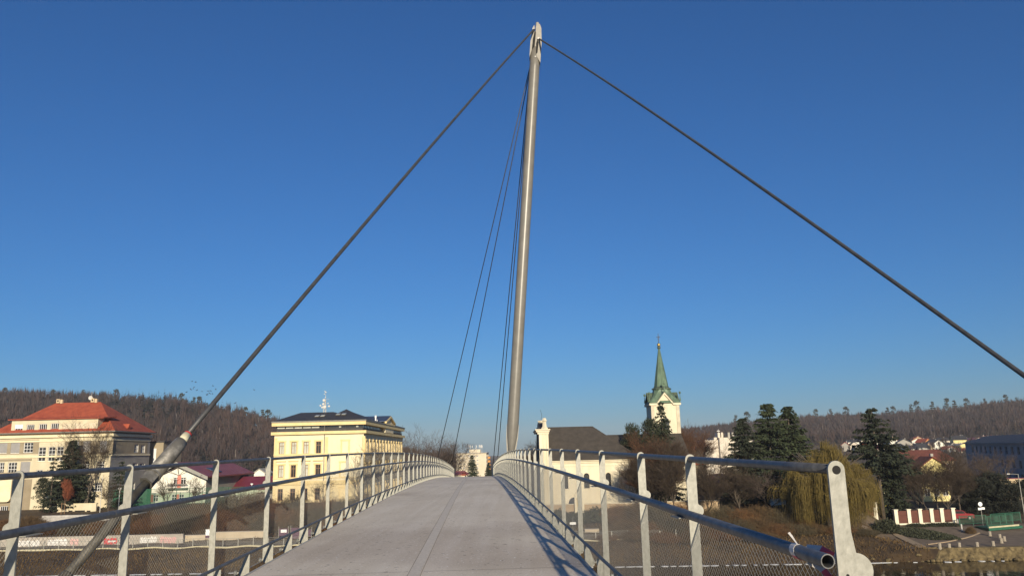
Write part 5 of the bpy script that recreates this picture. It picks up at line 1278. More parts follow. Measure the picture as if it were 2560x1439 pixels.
# low red roofs before the block
for i, (px0, px1, pt_, pb_, Y, mm) in enumerate(((1130, 1170, 1177, 1186, 250, 'roofbrown'), (1152, 1165, 1181, 1187, 220, 'redtile'))):
    a, c = P(px0, pt_, Y), P(px1, pb_, Y); b0 = gz(a.x, Y)
    r_ = thing('low_house', ['low house with brown roof at the foot of the apartment block', 'small red roofed house at the foot of the apartment block'][i], 'house', (a.x, Y, b0))
    mb = MB(); mb.box((a.x + .3, Y + .4, b0 - .3), (c.x - .3, Y + 6, c.z)); mb.build('wall', M['panel'], r_)
    mb = MB(); hip_roof(mb, a.x, c.x, Y, Y + 6.5, c.z + .2, a.x + 1.2, c.x - 1.2, Y + 3.2, a.z, .2); mb.build('roof', M[mm], r_)
# ------------------------------------------------------------------ church
Yk = 130.0
ZE = lambda x, y: (1320 + x / 4.9625, 1030 + y / 4.9625)
def re_(x0, y0, x1, y1, f=None): a = ZE(x0, y0); c = ZE(x1, y1); return (f or F).rect(*a, *c)
xa, xb = zx(1371, 1180, Yk)[0], zx(1598, 1180, Yk)[0]
ch = thing('church', 'cream baroque church with dark brown shingled roof and arched windows', 'church', (xa, Yk, gz(xa, Yk)))
F = Facade((xa, Yk), (1, 0), (0, -1)); WK = xb - xa; zb = gz(xa, Yk) - 1.5
ze = re_(300, 596, 301, 610)[3]
aw = [re_(420, 755, 500, 945), re_(690, 755, 765, 940), re_(962, 755, 1035, 938)]
zt0 = aw[1][3]; zb0 = aw[1][2]; aw = [(a, b_, zb0, zt0) for a, b_, c_, d_ in aw]
def arch_pts(a, b_, c_, d_, rise, n=8):
    m_ = (a + b_) / 2; h = (b_ - a) / 2
    return [(a, c_), (b_, c_)] + [(m_ + h * math.cos(math.pi * i / n), d_ - rise + rise * math.sin(math.pi * i / n)) for i in range(n + 1)]
mb = MB(); F.wall(mb, 0, WK, zb, ze, aw, .35)
for a, b_, c_, d_ in aw:   # spandrels closing the rectangular hole to a segmental arch
    m_, h, rise = (a + b_) / 2, (b_ - a) / 2, .42
    for sg in (-1, 1):
        pts = [(m_ + sg * h, d_)] + [(m_ + sg * h * math.cos(t), d_ - rise + rise * math.sin(t)) for t in np.linspace(0, math.pi / 2, 6)]
        mb.prism([F.pt(u, z, -.002) for u, z in pts], F.n * -.3)
mb.build('nave_wall', M['church'], ch)
for a, b_, c_, d_ in aw:
    w = F.window(ch, (a, b_, c_, d_), M['iron'], M['glass'], 2, (.2, .4, .6, .8), .04, .35); mb = MB()
    i_ = arch_pts(a - .02, b_ + .02, c_ - .02, d_ + .02, .42); o_ = arch_pts(a - .20, b_ + .20, c_ - .18, d_ + .20, .5); n = len(i_)
    for k in range(n):
        j = (k + 1) % n; q = [F.pt(*o_[k], .003), F.pt(*o_[j], .003), F.pt(*i_[j], .003), F.pt(*i_[k], .003)]; mb.prism(q, F.n * .07)
    mb.build('window_surround', M['church'], w)
mb = MB(); F.slab(mb, 0, WK + .2, ze - .22, ze + .05, .004, .45); F.slab(mb, 0, WK, ze - .5, ze - .23, .004, .2); z = re_(300, 668, 301, 676)[2]; F.slab(mb, 0, WK, z, z + .1, .004, .08); mb.build('cornice', M['church'], ch)
mb = MB(); z0, z1 = re_(300, 1148, 301, 1160)[2:]; 
mb.box((xb - .3, Yk + .01, zb), (xb - .001, Yk + 14, ze)); mb.box((xa + .3, Yk + 13.7, zb), (xb - .31, Yk + 14, ze)); mb.build('rear_wall', M['churchdirty'], ch)
r0_, r1_ = P(1352, 1067.5, Yk + 7), P(1481, 1064.5, Yk + 7); zr = r1_.z
mb = MB(); hip_roof(mb, xa - 1.5, xb + .5, Yk - .55, Yk + 14.6, ze + .06, xa - 1.49, r1_.x, Yk + 7, zr, .12); mb.build('roof', M['churchroof'], ch)
# lower roof running on to the right, towards the tower
lr = P(1640, 1084, Yk + 10); le = P(1598, 1150, Yk + 1.2)
mb = MB(); hip_roof(mb, r1_.x + 1.0, lr.x + 4, Yk + 2.2, Yk + 13.5, ze + .02, r1_.x + 1.01, lr.x + 3.9, Yk + 8, lr.z, .15); mb.build('choir_roof', M['churchroof'], ch)
mb = MB(); mb.box((xb + .002, Yk + 2.8, zb), (lr.x + 3.6, Yk + 13, ze)); mb.build('choir_wall', M['church'], ch)
# west front seen from its side: pilasters, cornice, gable ornaments
wx0, wx1 = zx(1349, 1150, Yk)[0], zx(1372.5, 1150, Yk)[0]
zc = re_(200, 245, 201, 255)[3]
mb = MB(); mb.box((wx0, Yk - .8, zb), (wx1 - .002, Yk + 14.8, zc))
for a, b_ in ((0, .45), (.62, .95), (1.12, wx1 - wx0 - .03)): mb.box((wx0 + a, Yk - .93, zb), (wx0 + b_, Yk - .802, zc - .35))
mb.build('west_front', M['church'], ch)
mb = MB(); mb.box((wx0 - .45, Yk - 1.15, zc + .003), (wx1 + .18, Yk + 15, zc + .28)); mb.box((wx0 - .25, Yk - 1.0, zc - .33), (wx1 + .08, Yk - .94, zc)); mb.box((wx0 - .6, Yk - 1.3, zc + .283), (wx1 + .3, Yk + 15.1, zc + .46)); mb.build('west_cornice', M['church'], ch)
zs_ = zc + .46
mb = MB(); c = P(1361, 1060, Yk); q = P(1354, 1052, Yk)
mb.add([], []); mb.lathe([(.52, 0), (.50, .25), (.34, .35), (.26, 1.2), (.40, 1.3), (.22, 1.75), (.05, 1.8)], (c.x, Yk - .3, zs_), 4); mb.build('pinnacle', M['church'], ch)
mb = MB(); top = P(1353, 1050, Yk + 5).z; mb.prism([(wx0 + .1, Yk + 1.2, zs_), (wx0 + .1, Yk + 3.0, zs_ + 1.15), (wx0 + .1, Yk + 7, zs_ + 1.3), (wx0 + .1, Yk + 11, zs_ + 1.15), (wx0 + .1, Yk + 13.0, zs_)], (.9, 0, 0)); mb.build('curved_gable', M['slate'], ch)
mb = MB(); mb.lathe([(.62, 0), (.55, .3), (.40, .5), (.36, 1.2), (.5, 1.3), (.46, 1.45), (.05, 1.5)], (wx0 + .5, Yk + 5, top - 1.5), 4); mb.build('gable_pedestal', M['church'], ch)
mb = MB(); p = P(1351, 1024, Yk + 5); mb.tube([(wx0 + .55, Yk + 5, top - .1), (p.x + .2, Yk + 5, (top + p.z) / 2), (p.x, Yk + 5, p.z)], .03, 5); mb.build('lightning_rod', M['iron'], ch)
# shrine niche on the boundary wall, low brown wall in front
Yf = 126.5
Fw = Facade((zx(1372, 1200, Yf)[0], Yf), (1, 0), (0, -1))
u0, u1, z0, z1 = re_(320, 1150, 1450, 1275, Fw)
bw = thing('churchyard_wall', 'low brown rendered wall along the foot of the church', 'wall', (Fw.o.x, Yf, z0))
mb = MB(); Fw.slab(mb, u0 - 1.2, u1, z0 - 1.0, z1, -.35, 0); mb.build('wall_body', M['brownstone'], bw)
mb = MB(); Fw.slab(mb, u0 - 1.3, u1 + .1, z1 + .003, z1 + .12, -.42, .07); mb.build('coping', M['churchdirty'], bw)
n0, n1, nz0, nz1 = re_(570, 985, 700, 1300, Fw)
sh_ = thing('wall_shrine', 'small arched shrine with a golden picture in front of the church', 'shrine', (Fw.pt((n0 + n1) / 2, nz0).x, Yf - .3, nz0))
w_ = n1 - n0
mb = MB()
def mp(L_, o): return [Fw.pt(u, z, o) for u, z in L_]
o_ = [(n0, nz0 - .8), (n1, nz0 - .8)] + [((n0 + n1) / 2 + w_ / 2 * math.cos(t), nz1 - w_ / 2 + w_ / 2 * math.sin(t)) for t in np.linspace(0, math.pi, 12)]
mb.prism(mp(o_, .05), Fw.n * .5); mb.build('shrine_body', M['church'], sh_)
a, b_, c_, d_ = re_(604, 1060, 640, 1172, Fw); m_ = (a + b_) / 2; h = (b_ - a) / 2
mb = MB(); mb.prism(mp([(a, c_), (b_, c_)] + [(m_ + h * math.cos(t), d_ - h + h * math.sin(t)) for t in np.linspace(0, math.pi, 8)], .552), Fw.n * .04); mb.build('picture', M['gold'], sh_)
h = (b_ - a) / 2 + .12; mb = MB()
i2 = [(m_ + (b_ - a) / 2 * 1.05 * math.cos(t), d_ - (b_ - a) / 2 + (b_ - a) / 2 * math.sin(t) * 1.05) for t in np.linspace(0, math.pi, 9)]; o2 = [(m_ + h * math.cos(t), d_ - (b_ - a) / 2 + h * math.sin(t)) for t in np.linspace(0, math.pi, 9)]
for k in range(8): mb.prism(mp([i2[k], i2[k + 1], o2[k + 1], o2[k]], .553), Fw.n * .09)
mb.build('picture_frame', M['sandwall'], sh_)
# ---- tower
Yt = 139.0; ZF = lambda x, y: (1300 + x / 2.325, 820 + y / 2.325); ZG = lambda x, y: (1590 + x / 7.577, 820 + y / 7.577)
tx0, tx1 = zx(1628, 1030, Yt)[0], zx(1699, 1030, Yt)[0]; tw = tx1 - tx0; tcx = (tx0 + tx1) / 2; tcy = Yt + tw / 2
tow = thing('church_tower', 'white church tower with green copper spire, golden ball and cross', 'tower', (tcx, tcy, gz(tcx, tcy)))
zc = P(1660, 1007, Yt).z; ztip = P(1660, 984, Yt).z; ze_ = zc
mb = MB(); zb = gz(tcx, tcy) - .5
mb.box((tx0, Yt, zb), (tx1, Yt + tw, zc - .35)); 
mb.prism([(tcx - tw * .36, Yt + .001, zc - .34), (tcx + tw * .36, Yt + .001, zc - .34), (tcx, Yt + .001, ztip - .1)], (0, tw - .002, 0))
mb.build('tower_shaft', M['church'], tow)
cw = .55
for sg in (-1, 1): mb = MB(); mb.box((tcx + sg * tw / 2 - (cw if sg > 0 else 0), Yt - .12, zb), (tcx + sg * tw / 2 + (0 if sg > 0 else cw), Yt - .002, zc - .36)); mb.build('corner_pilaster', M['churchdirty'], tow)
mb = MB(); e = .28
def cor(pts, n_, out):   # moulding strip on the front following the little gable
    for (xa_, za_), (xb_, zb_) in zip(pts[:-1], pts[1:]): mb.prism([(xa_, Yt - .003, za_), (xb_, Yt - .003, zb_), (xb_, Yt - .003, zb_ + .36), (xa_, Yt - .003, za_ + .36)], (0, -out, 0))
cor([(tx0 - e, zc - .35), (tcx - tw * .30, zc - .35), (tcx, ztip - .1), (tcx + tw * .30, zc - .35), (tx1 + e, zc - .35)], None, e)
for x0, x1 in ((tx0 - e, tx0 - .002), (tx1 + .002, tx1 + e)): mb.box((x0, Yt - .003, zc - .35), (x1, Yt + tw + e, zc))
mb.box((tx0 - .002, Yt + tw + .002, zc - .35), (tx1 + .002, Yt + tw + e, zc))
mb.build('cornice', M['church'], tow)
# bell-shaped copper skirt with a gablet towards the front, then the octagonal spire
zn = P(1655, 974, Yt + tw / 2).z; zsp = P(1656, 968, Yt + tw / 2).z; ztop = P(1647, 874, Yt + tw / 2).z
NS = 6
ring = []
for i in range(NS + 1):
    t = i / NS; w = (tw / 2 + e + .05) * (1 - t) ** 1.7 + 1.42 * (1 - (1 - t) ** 1.7); z = zc + .01 + (zn - zc) * (t ** .9)
    c8 = []
    for k in range(8):
        an = math.pi / 8 + k * math.pi / 4; o8 = w / math.cos(math.pi / 8)
        sx, sy = math.cos(an) * o8, math.sin(an) * o8
        # square at the bottom, octagon at the top
        kx = (1 if sx > 0 else -1) * w; ky = (1 if sy > 0 else -1) * w
        if abs(sx) > abs(sy): qx, qy = kx, ky * (1 - .02)
        else: qx, qy = kx * (1 - .02), ky
        f = (1 - t) ** .6
        c8.append((tcx + qx * f + sx * (1 - f), tcy + qy * f + sy * (1 - f), z))
    ring += c8
mb = MB(); mb.add(ring, [(i * 8 + k, i * 8 + (k + 1) % 8, (i + 1) * 8 + (k + 1) % 8, (i + 1) * 8 + k) for i in range(NS) for k in range(8)]); mb.build('copper_skirt', M['copper'], tow)
mb = MB(); zz = ztip + .3   # roof ridges of the gablets
for dy in (-1,):
    for sg in (-1, 1):
        mb.prism([(tcx + sg * tw * .34, Yt - e - .02, zc + .02), (tcx, Yt - e - .02, zz), (tcx, Yt - e - .02, zz + .12), (tcx + sg * tw * .37, Yt - e - .02, zc + .06)], (0, tw * .42, 0))
for sg in (-1, 1):
    for q in (-1, 1): mb.prism([(tcx + sg * (tw / 2 + e + .02), tcy + q * tw * .34, zc + .02), (tcx + sg * (tw / 2 + e + .02), tcy, zz), (tcx + sg * (tw / 2 + e + .02), tcy, zz + .12), (tcx + sg * (tw / 2 + e + .02), tcy + q * tw * .37, zc + .06)], (-sg * tw * .42, 0, 0))
mb.build('gablet_roof', M['copperdark'], tow)
mb = MB(); mb.lathe([(1.46, 0), (1.72, .10), (1.72, .28), (1.36, .45), (1.30, .62)], (tcx, tcy, zn - .05), 8); mb.build('spire_collar', M['copperdark'], tow)
mb = MB(); mb.lathe([(1.28, 0), (.98, (ztop - zsp) * .28), (.52, (ztop - zsp) * .68), (.17, ztop - zsp)], (tcx, tcy, zn + .5), 8)
sp_ = mb.build('spire', M['copper'], tow)
zt2 = zn + .5 + ztop - zsp
mb = MB(); mb.lathe([(.17, -.05), (.20, .1), (.34, .28), (.34, .40), (.2, .48), (.08, .52)], (tcx, tcy, zt2), 10); mb.build('spire_knob', M['copperdark'], tow)
mb = MB(); mb.sphere((tcx, tcy, zt2 + .80), .31); mb.build('golden_ball', M['gold'], tow, True)
mb = MB(); zx_ = zt2 + 1.1; hx = P(1645, 834, Yt + tw / 2).z - zx_
mb.box((tcx - .045, tcy - .045, zx_ - .1), (tcx + .045, tcy + .045, zx_ + hx)); mb.box((tcx - .34, tcy - .04, zx_ + hx * .62), (tcx - .046, tcy + .04, zx_ + hx * .68)); mb.box((tcx + .046, tcy - .04, zx_ + hx * .62), (tcx + .34, tcy + .04, zx_ + hx * .68)); mb.box((tcx - .2, tcy - .04, zx_ + hx * .46), (tcx - .046, tcy + .04, zx_ + hx * .50)); mb.box((tcx + .046, tcy - .04, zx_ + hx * .46), (tcx + .2, tcy + .04, zx_ + hx * .50)); mb.build('cross', M['iron'], tow)
for x, y in ((tx0 - .2, Yt - .2), (tx1 + .2, Yt - .2), (tcx, Yt - .3), (tx0 - .2, Yt + tw), (tx1 + .2, Yt + tw)):
    z = zc + .3 if x != tcx else zz + .1
    mb = MB(); mb.lathe([(.16, 0), (.12, .3), (.05, .75), (.05, 1.2), (.17, 1.3), (.2, 1.45), (.13, 1.6), (.02, 1.65)], (x, y, z), 8); mb.build('finial', M['copper'], tow)
mb = MB(); z = zc - 3.2
mb.prism([(tcx + dx, Yt - .02, z + dz) for dx, dz in ((-.55, -1.6), (.55, -1.6), (.55, .2), (.4, .55), (0, .75), (-.4, .55), (-.55, .2))], (0, .015, 0)); mb.build('louvre_window', M['glass'], tow)
# ------------------------------------------------------------------ white panel building with stair towers
Yp = 190.0; x0, x1 = zx(1764, 1130, Yp)[0], zx(1850, 1130, Yp)[0]
pa = thing('panel_building', 'white panel building with stepped roof and tall chimneys left of the spruces', 'building', (x0, Yp, gz(x0, Yp)))
zb = gz(x0, Yp) - .5
ZH = lambda x, y: (1700 + x / 3.0037, 960 + y / 3.0037)
hp = lambda x, y: zx(*ZH(x, y), Yp)
mb = MB(); t = hp(230, 418); mb.box((x0, Yp, zb), (hp(288, 400)[0], Yp + 12, t[1])); s1 = hp(288, 395); s2 = hp(352, 395)
mb.box((s1[0] + .002, Yp - .8, zb), (s2[0], Yp + 11, hp(300, 400)[1])); mb.box((s2[0] + .002, Yp - .3, zb), (x1 + 3, Yp + 12, hp(400, 410)[1])); mb.build('wall', M['panelwhite'], pa)
for a, b_, y, m_ in ((290, 308, 362, 'panelwhite'), (316, 332, 360, 'panelwhite'), (366, 382, 360, 'greywall'), (396, 412, 360, 'greywall'), (262, 284, 398, 'panelwhite'), (416, 440, 402, 'panelwhite')):
    p, q = hp(a, y), hp(b_, y); mb = MB(); mb.box((p[0], Yp + 1, t[1] - 2), (q[0], Yp + 3.4, p[1])); mb.build('chimney', M[m_], pa)
Fp = Facade((x0, Yp), (1, 0), (0, -1))
for r in range(6):
    for k in range(4):
        a = .8 + k * 2.1; z = t[1] - 1.9 - r * 2.35
        if a + 1.2 < s1[0] - x0 - .1: mb = MB(); Fp.slab(mb, a, a + 1.15, z - .95, z, .003, .03); mb.build('window', M['greywall'], pa)
Fp2 = Facade((s2[0], Yp - .3), (1, 0), (0, -1))
for r in range(6):
    for k in range(2): mb = MB(); Fp2.slab(mb, .5 + k * 1.9, 1.5 + k * 1.9, t[1] - 1.9 - r * 2.35 - .95, t[1] - 1.9 - r * 2.35, .003, .03); mb.build('window', M['greywall'], pa)
mb = MB(); q = hp(304, 355); mb.tube([(q[0], Yp + 2, t[1] + 1), (q[0], Yp + 2, q[1] + .6)], .06, 5); mb.box((q[0] - .35, Yp + 1.9, q[1] + .1), (q[0] + .35, Yp + 2, q[1] + .3)); mb.build('aerial', M['antenna'], pa)
# brown-grey house with dark red roof edge in front of it
Yh = 145.0; a0, a1 = zx(1741, 1200, Yh)[0], zx(1769, 1200, Yh)[0]; b0 = gz(a0, Yh)
hb = thing('brown_house', 'tall brown-grey house with low red roof behind the bare bank trees', 'house', (a0, Yh, b0)); zt = P(1755, 1160, Yh).z
mb = MB(); mb.box((a0 - 2, Yh, b0 - .5), (a1, Yh + 8, zt)); mb.build('wall', M['umber'], hb)
mb = MB(); hip_roof(mb, a0 - 2.4, a1 + .4, Yh - .4, Yh + 8.4, zt + .1, a0 - 1, a1 - 1.4, Yh + 4, P(1755, 1146, Yh + 4).z, .15); mb.build('roof', M['redtile'], hb)
Yh = 160.0; a0, a1 = zx(1763, 1190, Yh)[0], zx(1862, 1190, Yh)[0]; b0 = gz(a0, Yh)
lh = thing('long_low_house', 'long low house with dark red roof below the white panel building', 'house', (a0, Yh, b0)); zt = P(1800, 1206, Yh).z
mb = MB(); mb.box((a0, Yh, b0 - .5), (a1, Yh + 8, zt)); mb.build('wall', M['umber'], lh)
mb = MB(); hip_roof(mb, a0 - .5, a1 + .5, Yh - .5, Yh + 8.5, zt + .1, a0 + 2, a1 - 2, Yh + 4, P(1800, 1183, Yh + 4).z, .15); mb.build('roof', M['crimson'], lh)
# small orange-red roofed shed right of the tower
p = P(1712, 1130, 160); b0 = gz(p.x, 160); so = thing('small_house', 'small white house with orange tiled roof right of the church tower', 'house', (p.x, 160, b0))
mb = MB(); mb.box((p.x - 1.8, 160, b0 - .3), (p.x + 1.8, 164, p.z)); mb.build('wall', M['white'], so)
mb = MB(); mb.prism([(p.x - 2.2, 159.6, p.z + .003), (p.x - 2.2, 164.4, p.z + .003), (p.x - 2.2, 162, p.z + 2.0)], (4.4, 0, 0)); mb.build('roof', M['redtile'], so)
# ------------------------------------------------------------------ generic gabled house
def house(label, x, y, zb, w, d, hw, hr, wall, roof, turn=0.0, wins=2, gable_front=True, group=None, name='house'):
    h = thing(name, label, 'house', (x, y, zb), group); h.rotation_euler = (0, 0, turn)
    def lb(mb, nm, m, par=None): o = mb.build(nm, m, None); o.parent = par or h; return o
    mb = MB(); mb.box((-w / 2, 0, -.8), (w / 2, d, hw))
    if gable_front:
        mb.prism([(-w / 2, .001, hw), (w / 2, .001, hw), (0, .001, hw + hr)], (0, d - .002, 0))
    else: mb.prism([(-w / 2 + .001, 0, hw), (-w / 2 + .001, d, hw), (-w / 2 + .001, d / 2, hw + hr)], (w - .002, 0, 0))
    lb(mb, 'wall', M[wall]); e = .45; mb = MB()
    if gable_front:
        s = hr / (w / 2)
        for sg in (-1, 1): mb.prism([(sg * (w / 2 + e), -e, hw - s * e + .02), (0, -e, hw + hr + .02), (0, -e, hw + hr + .25), (sg * (w / 2 + e), -e, hw - s * e + .22)], (0, d + 2 * e, 0))
    else:
        s = hr / (d / 2)
        for yy, y1 in ((-e, d / 2), (d + e, d / 2)): mb.prism([(-w / 2 - e, yy, hw - s * e + .02), (-w / 2 - e, y1, hw + hr + .02), (-w / 2 - e, y1, hw + hr + .25), (-w / 2 - e, yy, hw - s * e + .22)], (w + 2 * e, 0, 0))
    r = lb(mb, 'roof', M[roof])
    mb = MB(); mb.box((w * .18, d * .55, hw + hr * .4), (w * .18 + .5, d * .55 + .5, hw + hr + .7)); lb(mb, 'chimney', M['greywall'], r)
    rows = max(1, int(hw / 2.6))
    for q in range(rows):
        for k in range(wins):
            cx_ = -w / 2 + w * (k + .5) / wins; z = .9 + q * 2.6
            mb = MB(); mb.box((cx_ - .5, -.05, z), (cx_ + .5, -.003, z + 1.25)); f = lb(mb, 'window', M['winwhite'])
            mb = MB(); mb.box((cx_ - .42, -.065, z + .08), (cx_ - .03, -.052, z + 1.17)); mb.box((cx_ + .03, -.065, z + .08), (cx_ + .42, -.052, z + 1.17)); lb(mb, 'pane', M['glass'], f)
    return h
def house_px(label, px, Y, ywall_top, wpx, ridge_py, d, wall, roof, **k):
    p = base(px, Y); w = wpx * Y / FPX; hw = P(px, ywall_top, Y).z - p.z; hr = P(px, ridge_py, Y).z - p.z - hw
    return house(label, p.x, p.y, p.z, w, d, max(hw, 1.5), max(hr, .5), wall, roof, **k)
house_px('bright yellow gabled house between the golden willow and the dark spruce', 2206, 131, 1252, 48, 1216, 9, 'brightyellow', 'slate', wins=1, turn=.12)
house_px('lemon gabled house with red tiled roof behind the bare trees', 2343, 150, 1166, 66, 1143, 4, 'lemon', 'oldtile', wins=3)
house_px('large house with brown-red tiled roof behind the lemon house', 2340, 190, 1150, 100, 1126, 14, 'sandwall', 'oldtile', wins=4, gable_front=False)
house_px('white house seen through the hanging willow', 2048, 135, 1205, 52, 1188, 8, 'white', 'crimson', wins=2, gable_front=False)
house_px('low white house right of the tall spruces near the ground', 1945, 128, 1243, 36, 1228, 6, 'white', 'crimson', wins=1, gable_front=False)
house_px('tiny white house with grey roof between the crimson roof and the yellow building', 647, 240, 1181, 26, 1172, 7, 'white', 'greywall', wins=1)
HL = [(2136, 1104, 1099, 22, 'white', 'slate', 560), (2175, 1112, 1104, 22, 'sandwall', 'redtile', 540), (2210, 1120, 1112, 24, 'panelwhite', 'crimson', 530), (2262, 1105, 1097, 26, 'greywall', 'slate', 560),
      (2275, 1121, 1113, 24, 'white', 'slate', 520), (2296, 1101, 1095, 22, 'white', 'orange', 575), (2312, 1118, 1108, 26, 'greywall', 'slate', 530), (2322, 1104, 1096, 18, 'orange', 'redtile', 560),
      (2348, 1109, 1099, 30, 'white', 'slate', 545), (2362, 1100, 1094, 22, 'panelwhite', 'slate', 590), (2402, 1098, 1089, 26, 'lemon', 'slate', 560), (2412, 1112, 1108, 24, 'lemon', 'greywall', 530),
      (2412, 1126, 1120, 20, 'panelwhite', 'redtile', 500), (2447, 1099, 1093, 24, 'panelwhite', 'roofbrown', 575), (2455, 1110, 1105, 24, 'white', 'greywall', 545), (2474, 1096, 1090, 24, 'sandwall', 'slate', 600),
      (2484, 1104, 1097, 20, 'white', 'crimson', 560), (2500, 1099, 1093, 18, 'lemon', 'slate', 580), (2528, 1094, 1088, 20, 'sandwall', 'redtile', 610), (2236, 1100, 1095, 18, 'white', 'redtile', 580), (2380, 1122, 1115, 20, 'white', 'redtile', 510)]
rh = random.Random(12)
for k in range(20):
    x_ = 2115 + 22.5 * k + rh.uniform(-7, 7); y_ = rh.uniform(1097, 1120) - (x_ - 2115) * .012
    HL.append((x_, y_, y_ - rh.uniform(5, 9), rh.uniform(15, 22), rh.choice(('greywall', 'panelwhite', 'sandwall', 'white', 'panelwhite')), rh.choice(('slate', 'roofbrown', 'redtile', 'slate')), 640 - (y_ - 1095) * 5))
HL.sort(key=lambda h: h[0])
cn = {'white': 'white', 'sandwall': 'sand coloured', 'panelwhite': 'pale', 'greywall': 'grey', 'orange': 'orange', 'lemon': 'lemon'}
rn = {'slate': 'dark', 'redtile': 'red', 'crimson': 'crimson', 'orange': 'orange', 'greywall': 'grey', 'roofbrown': 'red-brown'}
for i, (px, wt, rt, wpx, wm, rm, Y) in enumerate(HL):
    p = base(px, Y); w = wpx * Y / FPX * 1.15; zt = P(px, wt, Y).z; zr = P(px, rt, Y).z
    hw = max(zt - p.z, 4.5)
    house('small %s house with %s roof on the right hillside, %s from the left' % (cn[wm], rn[rm], ordn(i)), p.x, p.y, zt - hw, w, 8, hw, max(1.0, zr - zt), wm, rm, turn=((i * 37) % 7 - 3) * .12, wins=2 + i % 2, gable_front=(i % 3 != 1), group='houses on the right hillside')
# ---- long shaded building at the right edge
fx, fy = zx(2418, 1150, 250)[0], 250.0; nx, ny = zx(2640, 1150, 158)[0], 158.0
dv = Vector((fx - nx, fy - ny, 0)); Lb = dv.length; du_ = dv.normalized(); nn = Vector((-du_.y, du_.x, 0))
lb_ = thing('long_building', 'long blue-grey building in shade with dark roof at the right edge', 'building', (nx, ny, gz(nx, ny)))
F = Facade((nx, ny), du_, nn); zb = 2.0; ze = P(2560, 1104, 175).z; zr = P(2556, 1082, 180).z
hs = []
for r in range(3):
    for k in range(14): hs.append((3 + k * 6.3, 5.6 + k * 6.3, ze - 2.9 - r * 3.1, ze - 1.0 - r * 3.1))
mb = MB(); F.wall(mb, 0, Lb, zb, ze, hs, .3); a = F.pt(0, zb); mb.obox(a - nn * 14, nn * 13.98, du_ * .2, UP * (ze - zb)); a = F.pt(Lb, zb); mb.obox(a - nn * 14, nn * 13.98, du_ * -.2, UP * (ze - zb)); mb.build('wall', M['bluegrey'], lb_)
for h in hs: F.window(lb_, h, M['bluegrey'], M['glass'], 1, (.5,), .12, .3)
mb = MB(); e = .6
mb.prism([F.pt(-e, ze + .02, e), F.pt(-e, zr, -6.5), F.pt(-e, ze + .02, -14.6)], du_ * (Lb + 2 * e)); mb.build('roof', M['slate'], lb_)
mb = MB(); F.slab(mb, -e, Lb + e, ze - .3, ze - .003, .004, e); F.slab(mb, 0, Lb, ze - 3.6, ze - 3.35, .004, .15); mb.build('cornice', M['bluegrey'], lb_)
q = F.pt(Lb * .12, zr - 1.0, -6); mb = MB(); mb.box((q.x - .5, q.y - .5, q.z), (q.x + .5, q.y + .5, zr + 1.1)); mb.build('chimney', M['signwhite'], lb_)
q = F.pt(2, ze, -1.5); mb = MB(); mb.prism([F.pt(2, ze + .3, -1.0), F.pt(8, ze + .3, -1.0), F.pt(5, ze + 2.6, -1.0)], nn * -5); mb.build('dormer', M['white'], lb_)
# sand-coloured wall before it
Ys = 150.0; a0 = zx(2498, 1205, Ys)[0]
sw_ = thing('garden_wall', 'sand coloured garden wall with dark top at the right edge', 'wall', (a0, Ys, gz(a0, Ys)))
mb = MB(); mb.box((a0, Ys, gz(a0, Ys) - .4), (a0 + 14, Ys + .4, P(2530, 1196, Ys).z)); mb.build('wall_body', M['sandwall'], sw_)
mb = MB(); zt = P(2530, 1196, Ys).z; mb.box((a0 - .1, Ys - .1, zt + .003), (a0 + 14, Ys + .5, zt + .14)); mb.build('coping', M['crimson'], sw_)
# ------------------------------------------------------------------ left bank details
def run(mb_f, *a): mb = MB(); mb_f(mb, *a); return mb
def strip(name, xs, off0, off1, m, dz=.03, th=None):
    V = []; n = len(xs)
    for x in xs:
        for o in (off0, off1):
            y = shore(x) + o; V.append((x, y, gz(x, y) + dz + .10))
    mb = MB(); mb.add(V + [(v[0], v[1], v[2] - .6) for v in V], [(2 * i, 2 * i + 2, 2 * i + 3, 2 * i + 1) for i in range(n - 1)] + [(2 * n + 2 * i, 2 * n + 2 * i + 2, 2 * i + 2, 2 * i) for i in range(n - 1)] + [(2 * i + 1, 2 * i + 3, 2 * n + 2 * i + 3, 2 * n + 2 * i + 1) for i in range(n - 1)])
    return mb.build(name, m, None)
XS = list(np.arange(-95, 22, 1.5))
struct(strip('riverside_path', XS, 7.6, 12.4, M['paving'], .0), 'paved riverside path along the far bank', 'path')
struct(strip('path_kerb', XS, 7.0, 7.55, M['kerb'], .03), 'pale kerb edging the riverside path', 'kerb')
# riverside railing
rr = thing('riverside_railing', 'light metal railing along the far riverside path', 'railing', (-40, float(shore(-40)) + 7.4, gz(-40, float(shore(-40)) + 7.4)))
def rp_(x): y = float(shore(x)) + 7.3; return Vector((x, y, gz(x, y) + .1))
mbp = MB(); mbp.box((-.05, -.03, 0), (.05, .03, 1.02)); pm = mbp.build('post', M['galv'], None); pme = pm.data; bpy.data.objects.remove(pm)
for x in np.arange(-80, 22, 2.1):
    o = bpy.data.objects.new('post', pme); C.objects.link(o); o.parent = rr; o.location = rp_(float(x)) - rr.location
for h in (.25, .42, .6, .78, 1.0):
    mb = MB(); mb.tube([rp_(float(x)) + UP * h for x in np.arange(-80, 22, 3.0)], .028 if h == 1.0 else .018, 5); mb.build('rail', M['galv'], rr)
